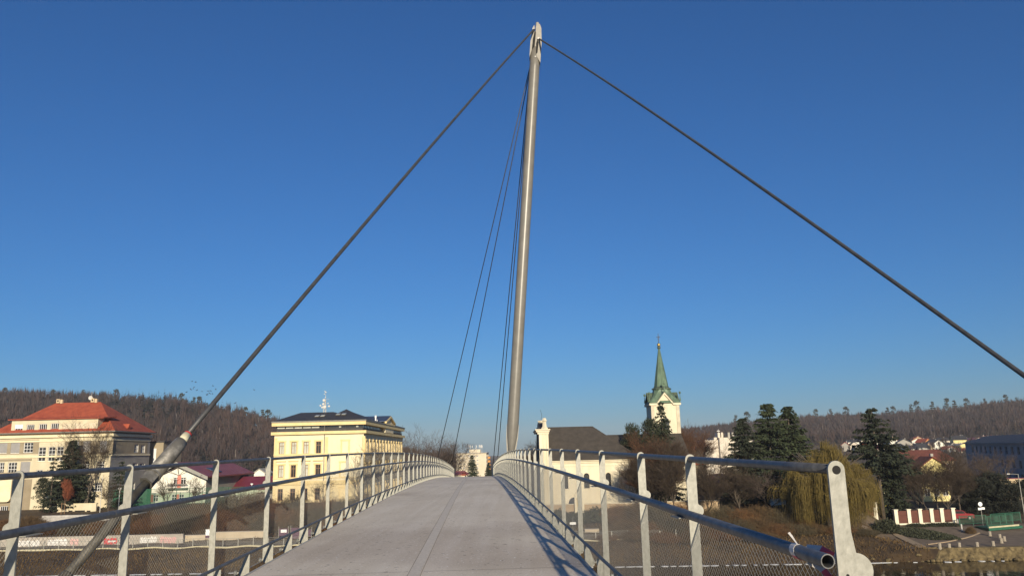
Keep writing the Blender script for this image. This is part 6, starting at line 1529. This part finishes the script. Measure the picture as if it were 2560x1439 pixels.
# graffiti wall
def wallpx(px, Y): return zx(px, 1350, Y)[0]
Yg = 118.0
x0, x1 = wallpx(-60, Yg), wallpx(457, Yg); zb = gz(x0, Yg) - .6; zt = P(200, 1341, Yg).z
gw = thing('graffiti_wall', 'long low grey wall sprayed with graffiti beside the riverside path', 'wall', ((x0 + x1) / 2, Yg, zb))
mb = MB(); mb.box((x0, Yg, zb), (x1, Yg + .35, zt)); mb.build('wall_body', M['conc_wall'], gw)
mb = MB(); mb.box((x0, Yg - .06, zt + .003), (x1, Yg + .41, zt + .1)); mb.build('coping', M['conc_wall'], gw)
def blobs(cx, cz, w, h, n, seed, mb, out):
    rnd = random.Random(seed)
    for k in range(n):   # overlapping rounded bubble letters
        x = cx - w / 2 + w * (k + .5) / n; rx, rz = w / n * .62, h / 2 * rnd.uniform(.8, 1.0); z = cz + rnd.uniform(-.06, .06)
        pts = [(x + rx * math.cos(t) * rnd.uniform(.85, 1.1), Yg - out - .0015 * k, z + rz * math.sin(t) * rnd.uniform(.85, 1.08)) for t in np.linspace(0, 2 * math.pi, 12)[:-1]]
        mb.prism(pts, (0, .0012, 0))
zc = (P(275, 1341, Yg).z + P(275, 1363, Yg).z) / 2; hz_ = P(275, 1341, Yg).z - P(275, 1363, Yg).z
for px0, px1, m_, n, sd, nm in ((258, 292, 'graf_red', 4, 1, 'graffiti'), (176, 196, 'graf_pink', 3, 2, 'graffiti'), (120, 168, 'graf_white', 5, 3, 'graffiti'), (30, 100, 'graf_white', 6, 4, 'graffiti'), (350, 392, 'graf_white', 5, 5, 'graffiti'), (400, 440, 'graf_pink', 4, 6, 'graffiti')):
    mb = MB(); a, c = wallpx(px0, Yg), wallpx(px1, Yg); blobs((a + c) / 2, zc, c - a, hz_ * .9, n, sd, mb, .012); o = mb.build(nm, M[m_], gw)
mb = MB(); a, c = wallpx(270, Yg), wallpx(290, Yg)
for k in range(4): mb.box((a + (c - a) * k / 4, Yg - .03, zc - .15 + .05 * (k % 2)), (a + (c - a) * k / 4 + .3, Yg - .026, zc + .1))
mb.build('graffiti', M['graf_white'], gw)
# beige wall with notice board, dark banners further right
Yn = 119.0; x0, x1 = wallpx(458, Yn), wallpx(668, Yn); zt = P(560, 1329, Yn).z; zb = gz(x0, Yn) - .6
be = thing('beige_wall', 'plain beige wall right of the graffiti wall', 'wall', ((x0 + x1) / 2, Yn, zb))
mb = MB(); mb.box((x0, Yn, zb), (wallpx(515, Yn), Yn + .3, zt - .35)); mb.box((wallpx(515, Yn) + .002, Yn, zb), (x1, Yn + .3, zt)); mb.build('wall_body', M['beigewall'], be)
mb = MB(); mb.box((x0, Yn - .05, zt - .347), (wallpx(515, Yn), Yn + .35, zt - .28)); mb.box((wallpx(515, Yn) + .002, Yn - .05, zt + .003), (x1, Yn + .35, zt + .07)); mb.build('coping', M['conc_wall'], be)
a, c = P(515, 1322, Yn), P(534, 1343, Yn)
nb = thing('notice_board', 'white notice board with dark purple foot on the beige wall', 'sign', (a.x, Yn - .08, c.z))
mb = MB(); mb.box((a.x, Yn - .10, c.z + .35), (c.x, Yn - .04, a.z)); mb.build('panel', M['signwhite'], nb)
mb = MB(); mb.box((a.x, Yn - .104, c.z), (c.x, Yn - .044, c.z + .347)); mb.build('panel_foot', M['purple'], nb)
for i, (p0, p1, y0, y1) in enumerate(((698, 720, 1320, 1338), (728, 756, 1318, 1345), (762, 778, 1322, 1340))):
    a, c = P(p0, y0, 118), P(p1, y1, 118); b0 = gz(a.x, 118)
    o = thing('banner', 'dark purple banner on posts above the riverside path, %s from the left' % ordn(i), 'banner', (a.x, 118, b0), 'purple banners by the path')
    mb = MB(); mb.box((a.x, 117.97, c.z), (c.x, 118.0, a.z)); mb.build('cloth', M['purple'], o)
    mb = MB()
    for x in (a.x - .05, c.x + .05): mb.tube([(x, 117.98, b0 - .3), (x, 117.98, a.z + .3)], .045, 6)
    mb.build('post', M['galv'], o)
    if i == 0: mb = MB(); mb.box((a.x + .25, 117.955, (a.z + c.z) / 2 - .05), (c.x - .2, 117.965, a.z - .15)); mb.build('emblem', M['signwhite'], o)
# raised lawn edge (low stepped wall) and cream garden wall in front of the school
Ys = 133.0; x0, x1 = zx(100, 1290, Ys)[0], zx(345, 1290, Ys)[0]
st = thing('terrace_wall', 'low pale stepped wall at the lawn edge before the school', 'wall', ((x0 + x1) / 2, Ys, gz(x0, Ys)))
z1, z2, z0 = P(200, 1286, Ys).z, P(200, 1291, Ys).z, P(200, 1298, Ys).z
mb = MB(); mb.box((x0, Ys - .5, z0 - .6), (x1, Ys - .002, z2)); mb.build('lower_step', M['concrete'], st)
mb = MB(); mb.box((x0 + .3, Ys, z0 - .6), (x1, Ys + .6, z1)); mb.build('upper_step', M['concrete'], st)
Yw = 141.5; x0, x1 = zx(143, 1270, Yw)[0], zx(240, 1270, Yw)[0]; zt, zb = P(190, 1259, Yw).z, P(190, 1284, Yw).z
cw_ = thing('cream_wall', 'cream garden wall with dark vents at the foot of the twin-stemmed tree', 'wall', ((x0 + x1) / 2, Yw, zb))
mb = MB(); mb.box((x0, Yw, zb - .8), (x1, Yw + .35, zt)); mb.build('wall_body', M['cream'], cw_)
mb = MB(); mb.box((x0 - .05, Yw - .06, zt + .003), (x1 + .05, Yw + .41, zt + .1)); mb.build('coping', M['cream_trim'], cw_)
for px0, px1 in ((172, 181), (187, 212), (217, 226)):
    a, c = P(px0, 1275, Yw), P(px1, 1279, Yw); mb = MB(); mb.box((a.x, Yw - .02, c.z), (c.x, Yw - .003, a.z)); mb.build('vent', M['dark'], cw_)
# green netting fence of the sports ground
mn = bpy.data.materials.new('green_netting'); mn.use_nodes = True; nt = mn.node_tree; b = nt.nodes['Principled BSDF']; b.inputs['Base Color'].default_value = (.028, .12, .068, 1); b.inputs['Roughness'].default_value = .9
tr = nt.nodes.new('ShaderNodeBsdfTransparent'); mx = nt.nodes.new('ShaderNodeMixShader'); mx.inputs[0].default_value = .27; out = nt.nodes['Material Output']
nt.links.new(tr.outputs[0], mx.inputs[1]); nt.links.new(b.outputs[0], mx.inputs[2]); nt.links.new(mx.outputs[0], out.inputs['Surface'])
md2 = mn.copy(); md2.name = 'dense_green_netting'; [n for n in md2.node_tree.nodes if n.type == 'MIX_SHADER'][0].inputs[0].default_value = .72
Yf = 149.0; x0, xm, x1 = zx(150, 1240, Yf)[0], zx(376, 1240, Yf)[0], zx(642, 1240, Yf)[0]
nf = thing('netting_fence', 'tall green netting fence of the sports ground before the white gable house', 'fence', ((x0 + x1) / 2, Yf, gz(xm, Yf)))
zt = P(400, 1221, Yf).z; zb = gz(xm, Yf)
mb = MB(); mb.add([(x0, Yf, zb), (xm, Yf, zb), (xm, Yf, zt), (x0, Yf, zt)], [(0, 1, 2, 3)]); mb.build('dense_netting', md2, nf)
mb = MB(); mb.add([(xm, Yf, zb), (x1, Yf, zb), (x1, Yf, zt), (xm, Yf, zt)], [(0, 1, 2, 3)]); mb.build('netting', mn, nf)
mbp = MB(); mbp.tube([(0, 0, -.3), (0, 0, zt - zb + .05)], .05, 6); pm = mbp.build('post', M['greenrail'], None); pme = pm.data; bpy.data.objects.remove(pm)
for x in np.arange(x0, x1, 2.35):
    o = bpy.data.objects.new('post', pme); C.objects.link(o); o.parent = nf; o.location = Vector((x, Yf + .08, zb)) - nf.location
mb = MB(); mb.tube([(x0, Yf + .08, zt), (x1, Yf + .08, zt)], .03, 6); mb.build('top_rail', M['greenrail'], nf)
# lamp post with a cone head, plain post, stake of the young tree
p = base(296, 140); zt = P(298, 1219, 140).z
lp = thing('lamp_post', 'white lamp post with conical head before the green netting', 'lamp', tuple(p))
mb = MB(); mb.tube([(p.x, p.y, p.z - .2), (p.x + .0, p.y, zt - .4)], [.07, .05], 8); mb.build('pole', M['antenna'], lp)
mb = MB(); mb.lathe([(.08, -.45), (.34, -.02), (.34, .04), (.02, .10)], (p.x, p.y, zt), 12); mb.build('lamp_head', M['antenna'], lp)
p = base(250, 140); zt = P(252, 1190, 140).z
o = MB(); o.tube([(p.x, p.y, p.z - .2), (p.x, p.y, zt)], [.06, .045], 8); o = o.build('flag_pole', M['antenna'], None, origin=tuple(p)); tag(o, 'plain pale pole left of the white lamp post', 'pole')
p = base(153, 139.6); mb = MB(); mb.tube([p - UP * .2, p + UP * 1.9], .05, 6); p2 = base(161, 139.6); mb.tube([p2 - UP * .2, p2 + UP * 1.9], .05, 6); mb.tube([p + UP * 1.7, p2 + UP * 1.7], .03, 5)
tag(mb.build('tree_stake', M['winbrown'], None, origin=tuple(p)), 'pair of wooden stakes holding the young russet tree', 'stake')
# ------------------------------------------------------------------ right bank: riverside wall, red fence, quay
p = P(1432, 1307, 114); b0 = gz(p.x, 114)
sg = thing('small_sign', 'small white sign on a thin pole in front of the church', 'sign', (p.x, 114, b0))
mb = MB(); mb.tube([(p.x, 114, b0 - .2), (p.x, 114, p.z + .9)], .03, 6); mb.build('pole', M['galv'], sg)
mb = MB(); mb.box((p.x - .42, 113.93, p.z - .16), (p.x + .42, 113.96, p.z + .16)); mb.build('panel', M['signwhite'], sg)
Yq = 116.0; x0, x1 = zx(1462, 1330, Yq)[0], zx(1498, 1330, Yq)[0]
lw = thing('low_wall', 'short low concrete wall by the path below the church', 'wall', (x0, Yq, gz(x0, Yq)))
mb = MB(); mb.box((x0, Yq, gz(x0, Yq) - .5), (x1, Yq + .4, P(1480, 1322, Yq).z)); mb.build('wall_body', M['beigewall'], lw)
mb = MB(); mb.box((x0 - .05, Yq - .05, P(1480, 1322, Yq).z + .003), (x1 + .05, Yq + .45, P(1480, 1322, Yq).z + .08)); mb.build('coping', M['conc_wall'], lw)
# long garden wall with cream gate panels behind the bank trees
Yg2 = 124.5; x0, x1 = zx(1600, 1270, Yg2)[0], zx(1800, 1270, Yg2)[0]; zt = P(1700, 1253, Yg2).z
gl = thing('stone_garden_wall', 'old stone garden wall behind the bare trees on the right bank', 'wall', (x0, Yg2, gz(x0, Yg2)))
mb = MB(); mb.box((x0, Yg2, gz(x0, Yg2) - 1), (x1, Yg2 + .4, zt)); mb.build('wall_body', M['brownstone'], gl)
mb = MB(); mb.box((x0, Yg2 - .06, zt + .003), (x1, Yg2 + .46, zt + .1)); mb.build('coping', M['churchdirty'], gl)
for i, (p0, p1, y0, y1, m_) in enumerate(((1828, 1853, 1284, 1310, 'pier'), (1858, 1872, 1294, 1312, 'greywall'), (1962, 1972, 1290, 1319, 'pier'))):
    a, c = P(p0, y0, 121.5), P(p1, y1, 121.5)
    o = thing('garden_wall', ['wide cream wall panel behind the bare trees on the right bank', 'grey wall panel next to the wide cream one', 'narrow cream pier at the left of the willow'][i], 'wall', (a.x, 121.5, c.z))
    mb = MB(); mb.box((a.x, 121.5, c.z - 1), (c.x, 121.8, a.z)); mb.build('panel', M[m_], o)
    mb = MB(); mb.box((a.x - .05, 121.45, a.z + .003), (c.x + .05, 121.85, a.z + .08)); mb.build('coping', M['churchdirty'], o)
# red fence with cream piers
def fence(label, pts, pier_pos, name='board_fence'):
    """pts: two ends; pier_pos fractions; heights from the pixel rows"""
    (pa, ya, Ya), (pb_, yb__, Yb_) = pts
    A, Bv = P(pa, ya, Ya), P(pb_, yb__, Yb_); A.z = gz(A.x, A.y); Bv.z = gz(Bv.x, Bv.y)
    f = thing(name, label, 'fence', tuple(A.lerp(Bv, .5)))
    d = (Bv - A); dn = Vector((d.x, d.y, 0)).normalized(); nn = Vector((dn.y, -dn.x, 0))
    for k, t in enumerate(pier_pos):
        p = A.lerp(Bv, t); mb = MB(); mb.obox(p - dn * .26 - nn * -.26 + UP * -.5, dn * .52, -nn * .52, UP * 2.62); pr_ = mb.build('pier', M['pier'], f)
        mb = MB(); mb.obox(p - dn * .33 + nn * .33 + UP * 2.123, dn * .66, -nn * .66, UP * .10); mb.build('pier_cap', M['pier'], pr_)
        if k < len(pier_pos) - 1:
            q = A.lerp(Bv, pier_pos[k + 1]); a = p + dn * .262; L_ = (q - p).length - .524; dz = UP * (q.z - p.z)
            mb = MB()
            for r in range(9): mb.obox(a + nn * .04 + UP * (.25 + r * .195), dn * L_ + dz, -nn * .05, UP * .183)
            mb.build('board_panel', M['redfence'], f)
            mb = MB(); mb.obox(a + nn * .14 + UP * -.4, dn * L_ + dz, -nn * .28, UP * .62); mb.build('plinth', M['pier'], f)
    return f
fence('red-brown board fence with cream piers above the quay', ((2241, 1305, 122.4), (2384, 1300, 122.6)), (0, .225, .42, .62, .80, 1.0))
fence('red-brown board fence with cream piers half hidden by the willow', ((1985, 1300, 122.0), (2190, 1300, 122.5)), (0, .25, .5, .75, 1.0))
p = P(2366, 1281, 126); b0 = gz(p.x, 126)
# parked red car half hidden behind the fence end
cr = thing('parked_car', 'dark red car parked behind the right end of the red fence', 'car', (p.x + 1.6, 126, b0)); cx_ = p.x + 1.6
def cb(pts, w, nm, m_, par): mb = MB(); mb.prism([(cx_ + x, 126 - w / 2, b0 + z) for x, z in pts], (0, w, 0)); return mb.build(nm, M[m_], par)
body = cb([(-2.1, .3), (2.1, .3), (2.15, .75), (1.9, .9), (1.0, .97), (.5, 1.42), (-1.2, 1.45), (-1.9, 1.0), (-2.1, .9)], 1.7, 'body', 'carred', cr)
cb([(.85, .98), (.45, 1.36), (-1.15, 1.38), (-1.7, 1.0)], 1.72, 'side_window', 'glass', cr)
for x in (-1.35, 1.35):
    for y in (-.82, .82):
        mb = MB(); mb.tube([(cx_ + x, 126 + y - .1, b0 + .32), (cx_ + x, 126 + y + .1, b0 + .32)], .32, 14); w = mb.build('wheel', M['tyre'], cr)
        mb = MB(); mb.tube([(cx_ + x, 126 + y - .105, b0 + .32), (cx_ + x, 126 + y + .105, b0 + .32)], .18, 10); mb.build('rim', M['galv'], w)
for y in (-.6, .6): mb = MB(); mb.box((cx_ + 2.08, 126 + y - .18, b0 + .62), (cx_ + 2.17, 126 + y + .18, b0 + .78)); mb.build('headlight', M['signwhite'], cr)
# quay: paving, stone wall, pale path, kerb line
XQ = list(np.arange(48, 96, 1.0))
V = []; ysq = [1.75, 4, 6, 9, 12, 15, 18, 21]
for x in XQ:
    for o in ysq: y = float(shore(x)) + o; V.append((x, y, gz(x, y) + .03))
nq = len(ysq); mb = MB(); mb.add(V, [(i * nq + k, (i + 1) * nq + k, (i + 1) * nq + k + 1, i * nq + k + 1) for i in range(len(XQ) - 1) for k in range(nq - 1)])
struct(mb.build('quay_paving', M['paving'], None, True), 'brown paved quay above the stone wall', 'pavement')
rndq = random.Random(9); V = []; n = 90; F_ = []
xsq = np.linspace(49.5, 96, n)
for i, x in enumerate(xsq):
    y0 = float(shore(x)); j = [rndq.uniform(-.22, .22) for _ in range(4)]
    w = min(1, (x - 49.4) / 2.5)
    V += [(x, y0 - .1 + j[0], -.4), (x, y0 + .25 + j[1], .25 + j[0] * .5), (x, y0 + .6 + j[2], .85 * w + j[1] * .6), (x, y0 + 1.05 + j[3] * .4, 1.36 * w + .05), (x, y0 + 1.76, 1.45), (x, y0 + 1.76, .4)]
for i in range(n - 1):
    for k in range(5): F_.append((i * 6 + k, (i + 1) * 6 + k, (i + 1) * 6 + k + 1, i * 6 + k + 1))
mb = MB(); mb.add(V, F_); tag(mb.build('quay_wall', M['quaywall'], None), 'rough mossy stone quay wall rising from the water at right', 'wall')
for k in range(1):
    rocks = MB()
    for q in range(46):
        x = rndq.uniform(41, 60); y = float(shore(x)) + rndq.uniform(-.2, .9 if x < 50 else .2); r = rndq.uniform(.10, .32); rocks.sphere((x, y, gz(x, y) + r * .2 if x < 49 else .12), r, 7, 5, .6)
    tag(rocks.build('shore_rubble', M['quaywall'], None), 'scattered stones and rubble at the water edge', 'stones', kind='stuff')
def ribbon_ground(name, pix, w, m_, label, dz=.05):
    pts = []
    for px, py in pix:   # on the ground: march along the ray
        r = ray(px, py); t = 60.0
        for _ in range(4000):
            q = EYE + r * t
            if q.z <= gz(q.x, q.y) + .05: break
            t += .05
        pts.append(Vector((q.x, q.y, 0)))
    V = []
    fine = []
    for a, c in zip(pts[:-1], pts[1:]): fine += [a.lerp(c, k / 6) for k in range(6)]
    fine.append(pts[-1])
    for i, p in enumerate(fine):
        d = (fine[min(i + 1, len(fine) - 1)] - fine[max(i - 1, 0)]).normalized(); s = Vector((d.y, -d.x, 0)) * w / 2
        for q in (p - s, p + s): V.append((q.x, q.y, gz(q.x, q.y) + dz + .02))
    mb = MB(); n = len(fine); mb.add(V + [(v[0], v[1], v[2] - .5) for v in V], [(2 * i, 2 * i + 1, 2 * i + 3, 2 * i + 2) for i in range(n - 1)] + [(2 * i, 2 * i + 2, 2 * n + 2 * i + 2, 2 * n + 2 * i) for i in range(n - 1)] + [(2 * i + 3, 2 * i + 1, 2 * n + 2 * i + 1, 2 * n + 2 * i + 3) for i in range(n - 1)])
    return struct(mb.build(name, M[m_], None), label, 'path')
ribbon_ground('pale_footpath', [(2232, 1324), (2244, 1336), (2275, 1353), (2308, 1369)], 1.1, 'pathpale', 'pale diagonal path running down to the quay corner', .10)
ribbon_ground('kerb_line', [(2318, 1360), (2370, 1353), (2412, 1344), (2448, 1331)], .25, 'pathpale', 'curved pale kerb line between the planted bed and the quay', .10)
# bollards
BL = [(1390, 833, 765), (1522, 837, 772), (1662, 823, 757), (1910, 816, 748), (2133, 803, 735), (2087, 660, 600), (2225, 700, 632), (2246, 760, 690), (2287, 732, 663)]
BL = [(2100 + x / 5.565, 1220 + y / 5.565) for x, y, t in BL]
def ground_at(px, py):
    r = ray(px, py); t = 70.0
    while t < 250:
        q = EYE + r * t
        if q.z <= gz(q.x, q.y) + .03: return q
        t += .05
    return q
bol = thing('stone_bollard', '', 'bollard', (0, 0, 0))
mb = MB(); mb.lathe([(.20, -.2), (.20, .55), (.185, .60), (.12, .62)], (0, 0, 0), 10); o = mb.build('shaft', M['stone'], None); o.parent = bol
mb = MB(); mb.lathe([(.24, -.2), (.24, .06), (.21, .08)], (0, 0, 0), 10); o = mb.build('foot', M['stone'], None); o.parent = bol
BLs = sorted(BL)
for i, (px, py) in enumerate(BLs):
    q = ground_at(px, py); r = bol if i == 0 else dup(bol, (0, 0, 0))
    r.location = (q.x, q.y, gz(q.x, q.y) + .03); tag(r, 'short pale stone bollard on the paved quay, %s from the left' % ordn(i), 'bollard', 'stone bollards on the quay')
for i, (px, py, h) in enumerate(((2395, 1309, .75), (2405, 1325, .85))):
    q = ground_at(px, py); o = MB(); o.lathe([(.10, -.1), (.10, h), (.02, h + .03)], tuple(q), 8); o.lathe([(.13, -.1), (.13, .1), (.10, .12)], tuple(q), 8)
    tag(o.build('marker_post', M['antenna'], None, origin=tuple(q)), ['white marker post at the right end of the red fence', 'thin grey marker post on the quay before the green railing'][i], 'post')
# green railings and little green footbridge
def green_rail(label, a, c, h, slab=False):
    r = thing('green_railing', label, 'railing', tuple(a.lerp(c, .5)))
    d = c - a; dn = d.normalized(); n = max(2, int(d.length / 1.9))
    for k in range(n + 1):
        p = a.lerp(c, k / n); mb = MB(); mb.box((p.x - .04, p.y - .04, p.z - .3), (p.x + .04, p.y + .04, p.z + h)); mb.build('post', M['greenrail'], r)
    for z in (h, .12):
        mb = MB(); mb.tube([a + UP * z, c + UP * z], .04, 6); mb.build('rail', M['greenrail'], r)
    mb = MB(); nb = int(d.length / .12)
    for k in range(nb): p = a.lerp(c, (k + .5) / nb); mb.box((p.x - .014, p.y - .014, p.z + .13), (p.x + .014, p.y + .014, p.z + h - .03))
    mb.build('bars', M['greenrail'], r); return r
def at_px(px, py, Y): p = P(px, py, Y); return p
green_rail('green metal railing along the path left of the small green footbridge', at_px(2400, 1311, 119.5), at_px(2466, 1308, 119.5), 1.2)
green_rail('green metal railing on the small green footbridge at the right', at_px(2470, 1316, 115), at_px(2533, 1310, 116), 1.4)
green_rail('dark green railing at the far side of the small green footbridge', at_px(2478, 1306, 119.5), at_px(2552, 1300, 121), 1.2)
a, c = P(2472, 1318, 114.8), P(2556, 1311, 116)
gb = thing('green_footbridge', 'small green steel footbridge deck at the right edge', 'footbridge', tuple(a))
mb = MB(); mb.obox(a - UP * .42, c - a, (0, 3.4, 0), UP * .34); mb.build('girder', M['greenrail'], gb)
mb = MB(); mb.obox(a - UP * .077 + Vector((.1, .12, 0)), (c - a) * .9, (0, .22, 0), UP * .20); mb.build('kerb', M['kerb'], gb)
# signpost with round and rectangular white signs
q = base(2457, 118); zt = P(2454, 1258, 118).z; zr_ = P(2456, 1271, 118).z
sp_ = thing('signpost', 'signpost with a round and two rectangular white signs before the dark evergreens', 'sign', tuple(q))
mb = MB(); mb.tube([(q.x, q.y, q.z - .2), (q.x, q.y, zt + .3)], .04, 7); mb.build('pole', M['galv'], sp_)
mb = MB(); mb.disc((q.x - .05, q.y - .05, zt - .05), (0, -1, 0), .30, .03, 18); mb.build('round_sign', M['signwhite'], sp_)
mb = MB(); mb.box((q.x - .44, q.y - .07, zr_ - .14), (q.x + .02, q.y - .05, zr_ + .18)); mb.build('left_panel', M['signwhite'], sp_).name = 'sign_panel'
mb = MB(); mb.box((q.x + .04, q.y - .08, zr_ - .08), (q.x + .50, q.y - .06, zr_ + .24)); mb.build('sign_panel', M['signwhite'], sp_)
# street lamp at the right edge
p = P(2557, 1290, 123); zt = P(2546, 1184, 123).z; b0 = gz(p.x, 123); e = P(2522, 1183, 123)
sl = thing('street_lamp', 'tall pale street lamp with horizontal arm at the right edge', 'lamp', (p.x, 123, b0))
x_ = P(2545, 1184, 123).x
mb = MB(); mb.tube([(x_ + .1, 123, b0 - .3), (x_ + .05, 123, (b0 + zt) / 2 - 1), (x_ + .05, 123, (b0 + zt) / 2 - .9), (x_, 123, zt)], [.085, .085, .06, .05], 8); mb.build('pole', M['galv'], sl)
mb = MB(); mb.tube([(x_, 123, zt - .03), (e.x, 123, zt + .05)], .035, 6); mb.build('arm', M['galv'], sl)
mb = MB(); mb.box((e.x - .35, 122.9, zt), (e.x + .1, 123.1, zt + .12)); mb.build('lamp_head', M['antenna'], sl)
# birds above the left hill
BD = [(480, 953), (489, 955), (485, 967), (477, 973), (483, 971), (492, 975), (466, 980), (505, 978), (521, 977), (527, 977), (518, 985), (524, 983), (531, 984), (517, 987), (539, 973), (532, 964), (588, 1007), (635, 974)]
bd = MB()
bd.tube([(-.28, 0, 0), (-.05, 0, .02), (.18, 0, 0), (.38, 0, -.02)], [.02, .075, .06, .02], 6)
for sg in (-1, 1): bd.prism([(-.10, sg * .04, .02), (.10, sg * .04, .02), (.12, sg * .35, .17), (.02, sg * .72, .10), (-.06, sg * .35, .19)], (0, 0, .015))
b0_ = bd.build('bird', M['bird'], None)
for i, (px, py) in enumerate(sorted(BD)):
    p = P(px, py, 240 + (i * 13) % 60); o = b0_ if i == 0 else b0_.copy()
    if i: C.objects.link(o)
    o.location = p; o.rotation_euler = (random.uniform(-.5, .5), random.uniform(-.2, .2), random.uniform(.3, 1.2)); tag(o, 'small dark bird in the loose flock above the left hill', 'bird', 'flock of birds above the left hill')
# ------------------------------------------------------------------ light, sky, camera
SUN_EL, SUN_AZ = 16.0, 170.8         # azimuth clockwise from straight ahead (+Y)
w = bpy.data.worlds.new('World'); bpy.context.scene.world = w; w.use_nodes = True
nt = w.node_tree; bg = nt.nodes['Background']; sky = nt.nodes.new('ShaderNodeTexSky'); sky.sky_type = 'NISHITA'; sky.sun_disc = False
sky.sun_elevation = R(SUN_EL); sky.sun_rotation = R(SUN_AZ); sky.altitude = 250; sky.air_density = 1.15; sky.dust_density = .5; sky.ozone_density = 10
nt.links.new(sky.outputs[0], bg.inputs[0]); bg.inputs[1].default_value = .083
L_ = bpy.data.lights.new('sun', 'SUN'); L_.energy = 5.0; L_.angle = R(.55); L_.color = (1.0, .875, .67)
so_ = bpy.data.objects.new('sun', L_); C.objects.link(so_)
sd = Vector((math.sin(R(SUN_AZ)) * math.cos(R(SUN_EL)), math.cos(R(SUN_AZ)) * math.cos(R(SUN_EL)), math.sin(R(SUN_EL))))
so_.rotation_euler = sd.to_track_quat('Z', 'Y').to_euler(); so_.location = sd * 200
cam = bpy.data.cameras.new('camera'); cam.sensor_width = 36; cam.lens = 36 * FPX / PW; cam.clip_end = 6000; cam.clip_start = .05
co = bpy.data.objects.new('camera', cam); C.objects.link(co)
cp, sp = math.cos(PITCH), math.sin(PITCH)
Rr, Uu, Fw_ = Vector((1, 0, 0)), Vector((0, -sp, cp)), Vector((0, cp, sp))
c, s = math.cos(ROLL), math.sin(ROLL)
right = Rr * c - Uu * s; up = Rr * s + Uu * c
m = Matrix((right, up, -Fw_)).transposed().to_4x4(); m.translation = EYE; co.matrix_world = m
sc = bpy.context.scene; sc.camera = co
sc.view_settings.view_transform = 'Standard'; sc.view_settings.look = 'None'; sc.view_settings.exposure = .22; sc.view_settings.gamma = 1
sc.cycles.volume_bounces = 2; sc.cycles.max_bounces = 6; sc.cycles.transparent_max_bounces = 12
# thin winter haze over the valley
HAZE = 0.00013
if HAZE:
    mh = bpy.data.materials.new('valley_haze'); mh.use_nodes = True; nt = mh.node_tree; nt.nodes.remove(nt.nodes['Principled BSDF'])
    pv = nt.nodes.new('ShaderNodeVolumePrincipled'); pv.inputs['Color'].default_value = (.93, .95, 1.0, 1); pv.inputs['Density'].default_value = HAZE; pv.inputs['Anisotropy'].default_value = .0
    nt.links.new(pv.outputs[0], nt.nodes['Material Output'].inputs['Volume'])
    mb = MB(); mb.box((-1700, -160, -8), (1800, 3100, 96)); o = mb.build('haze', mh, None); tag(o, 'thin pale winter haze filling the valley', 'haze', kind='stuff')
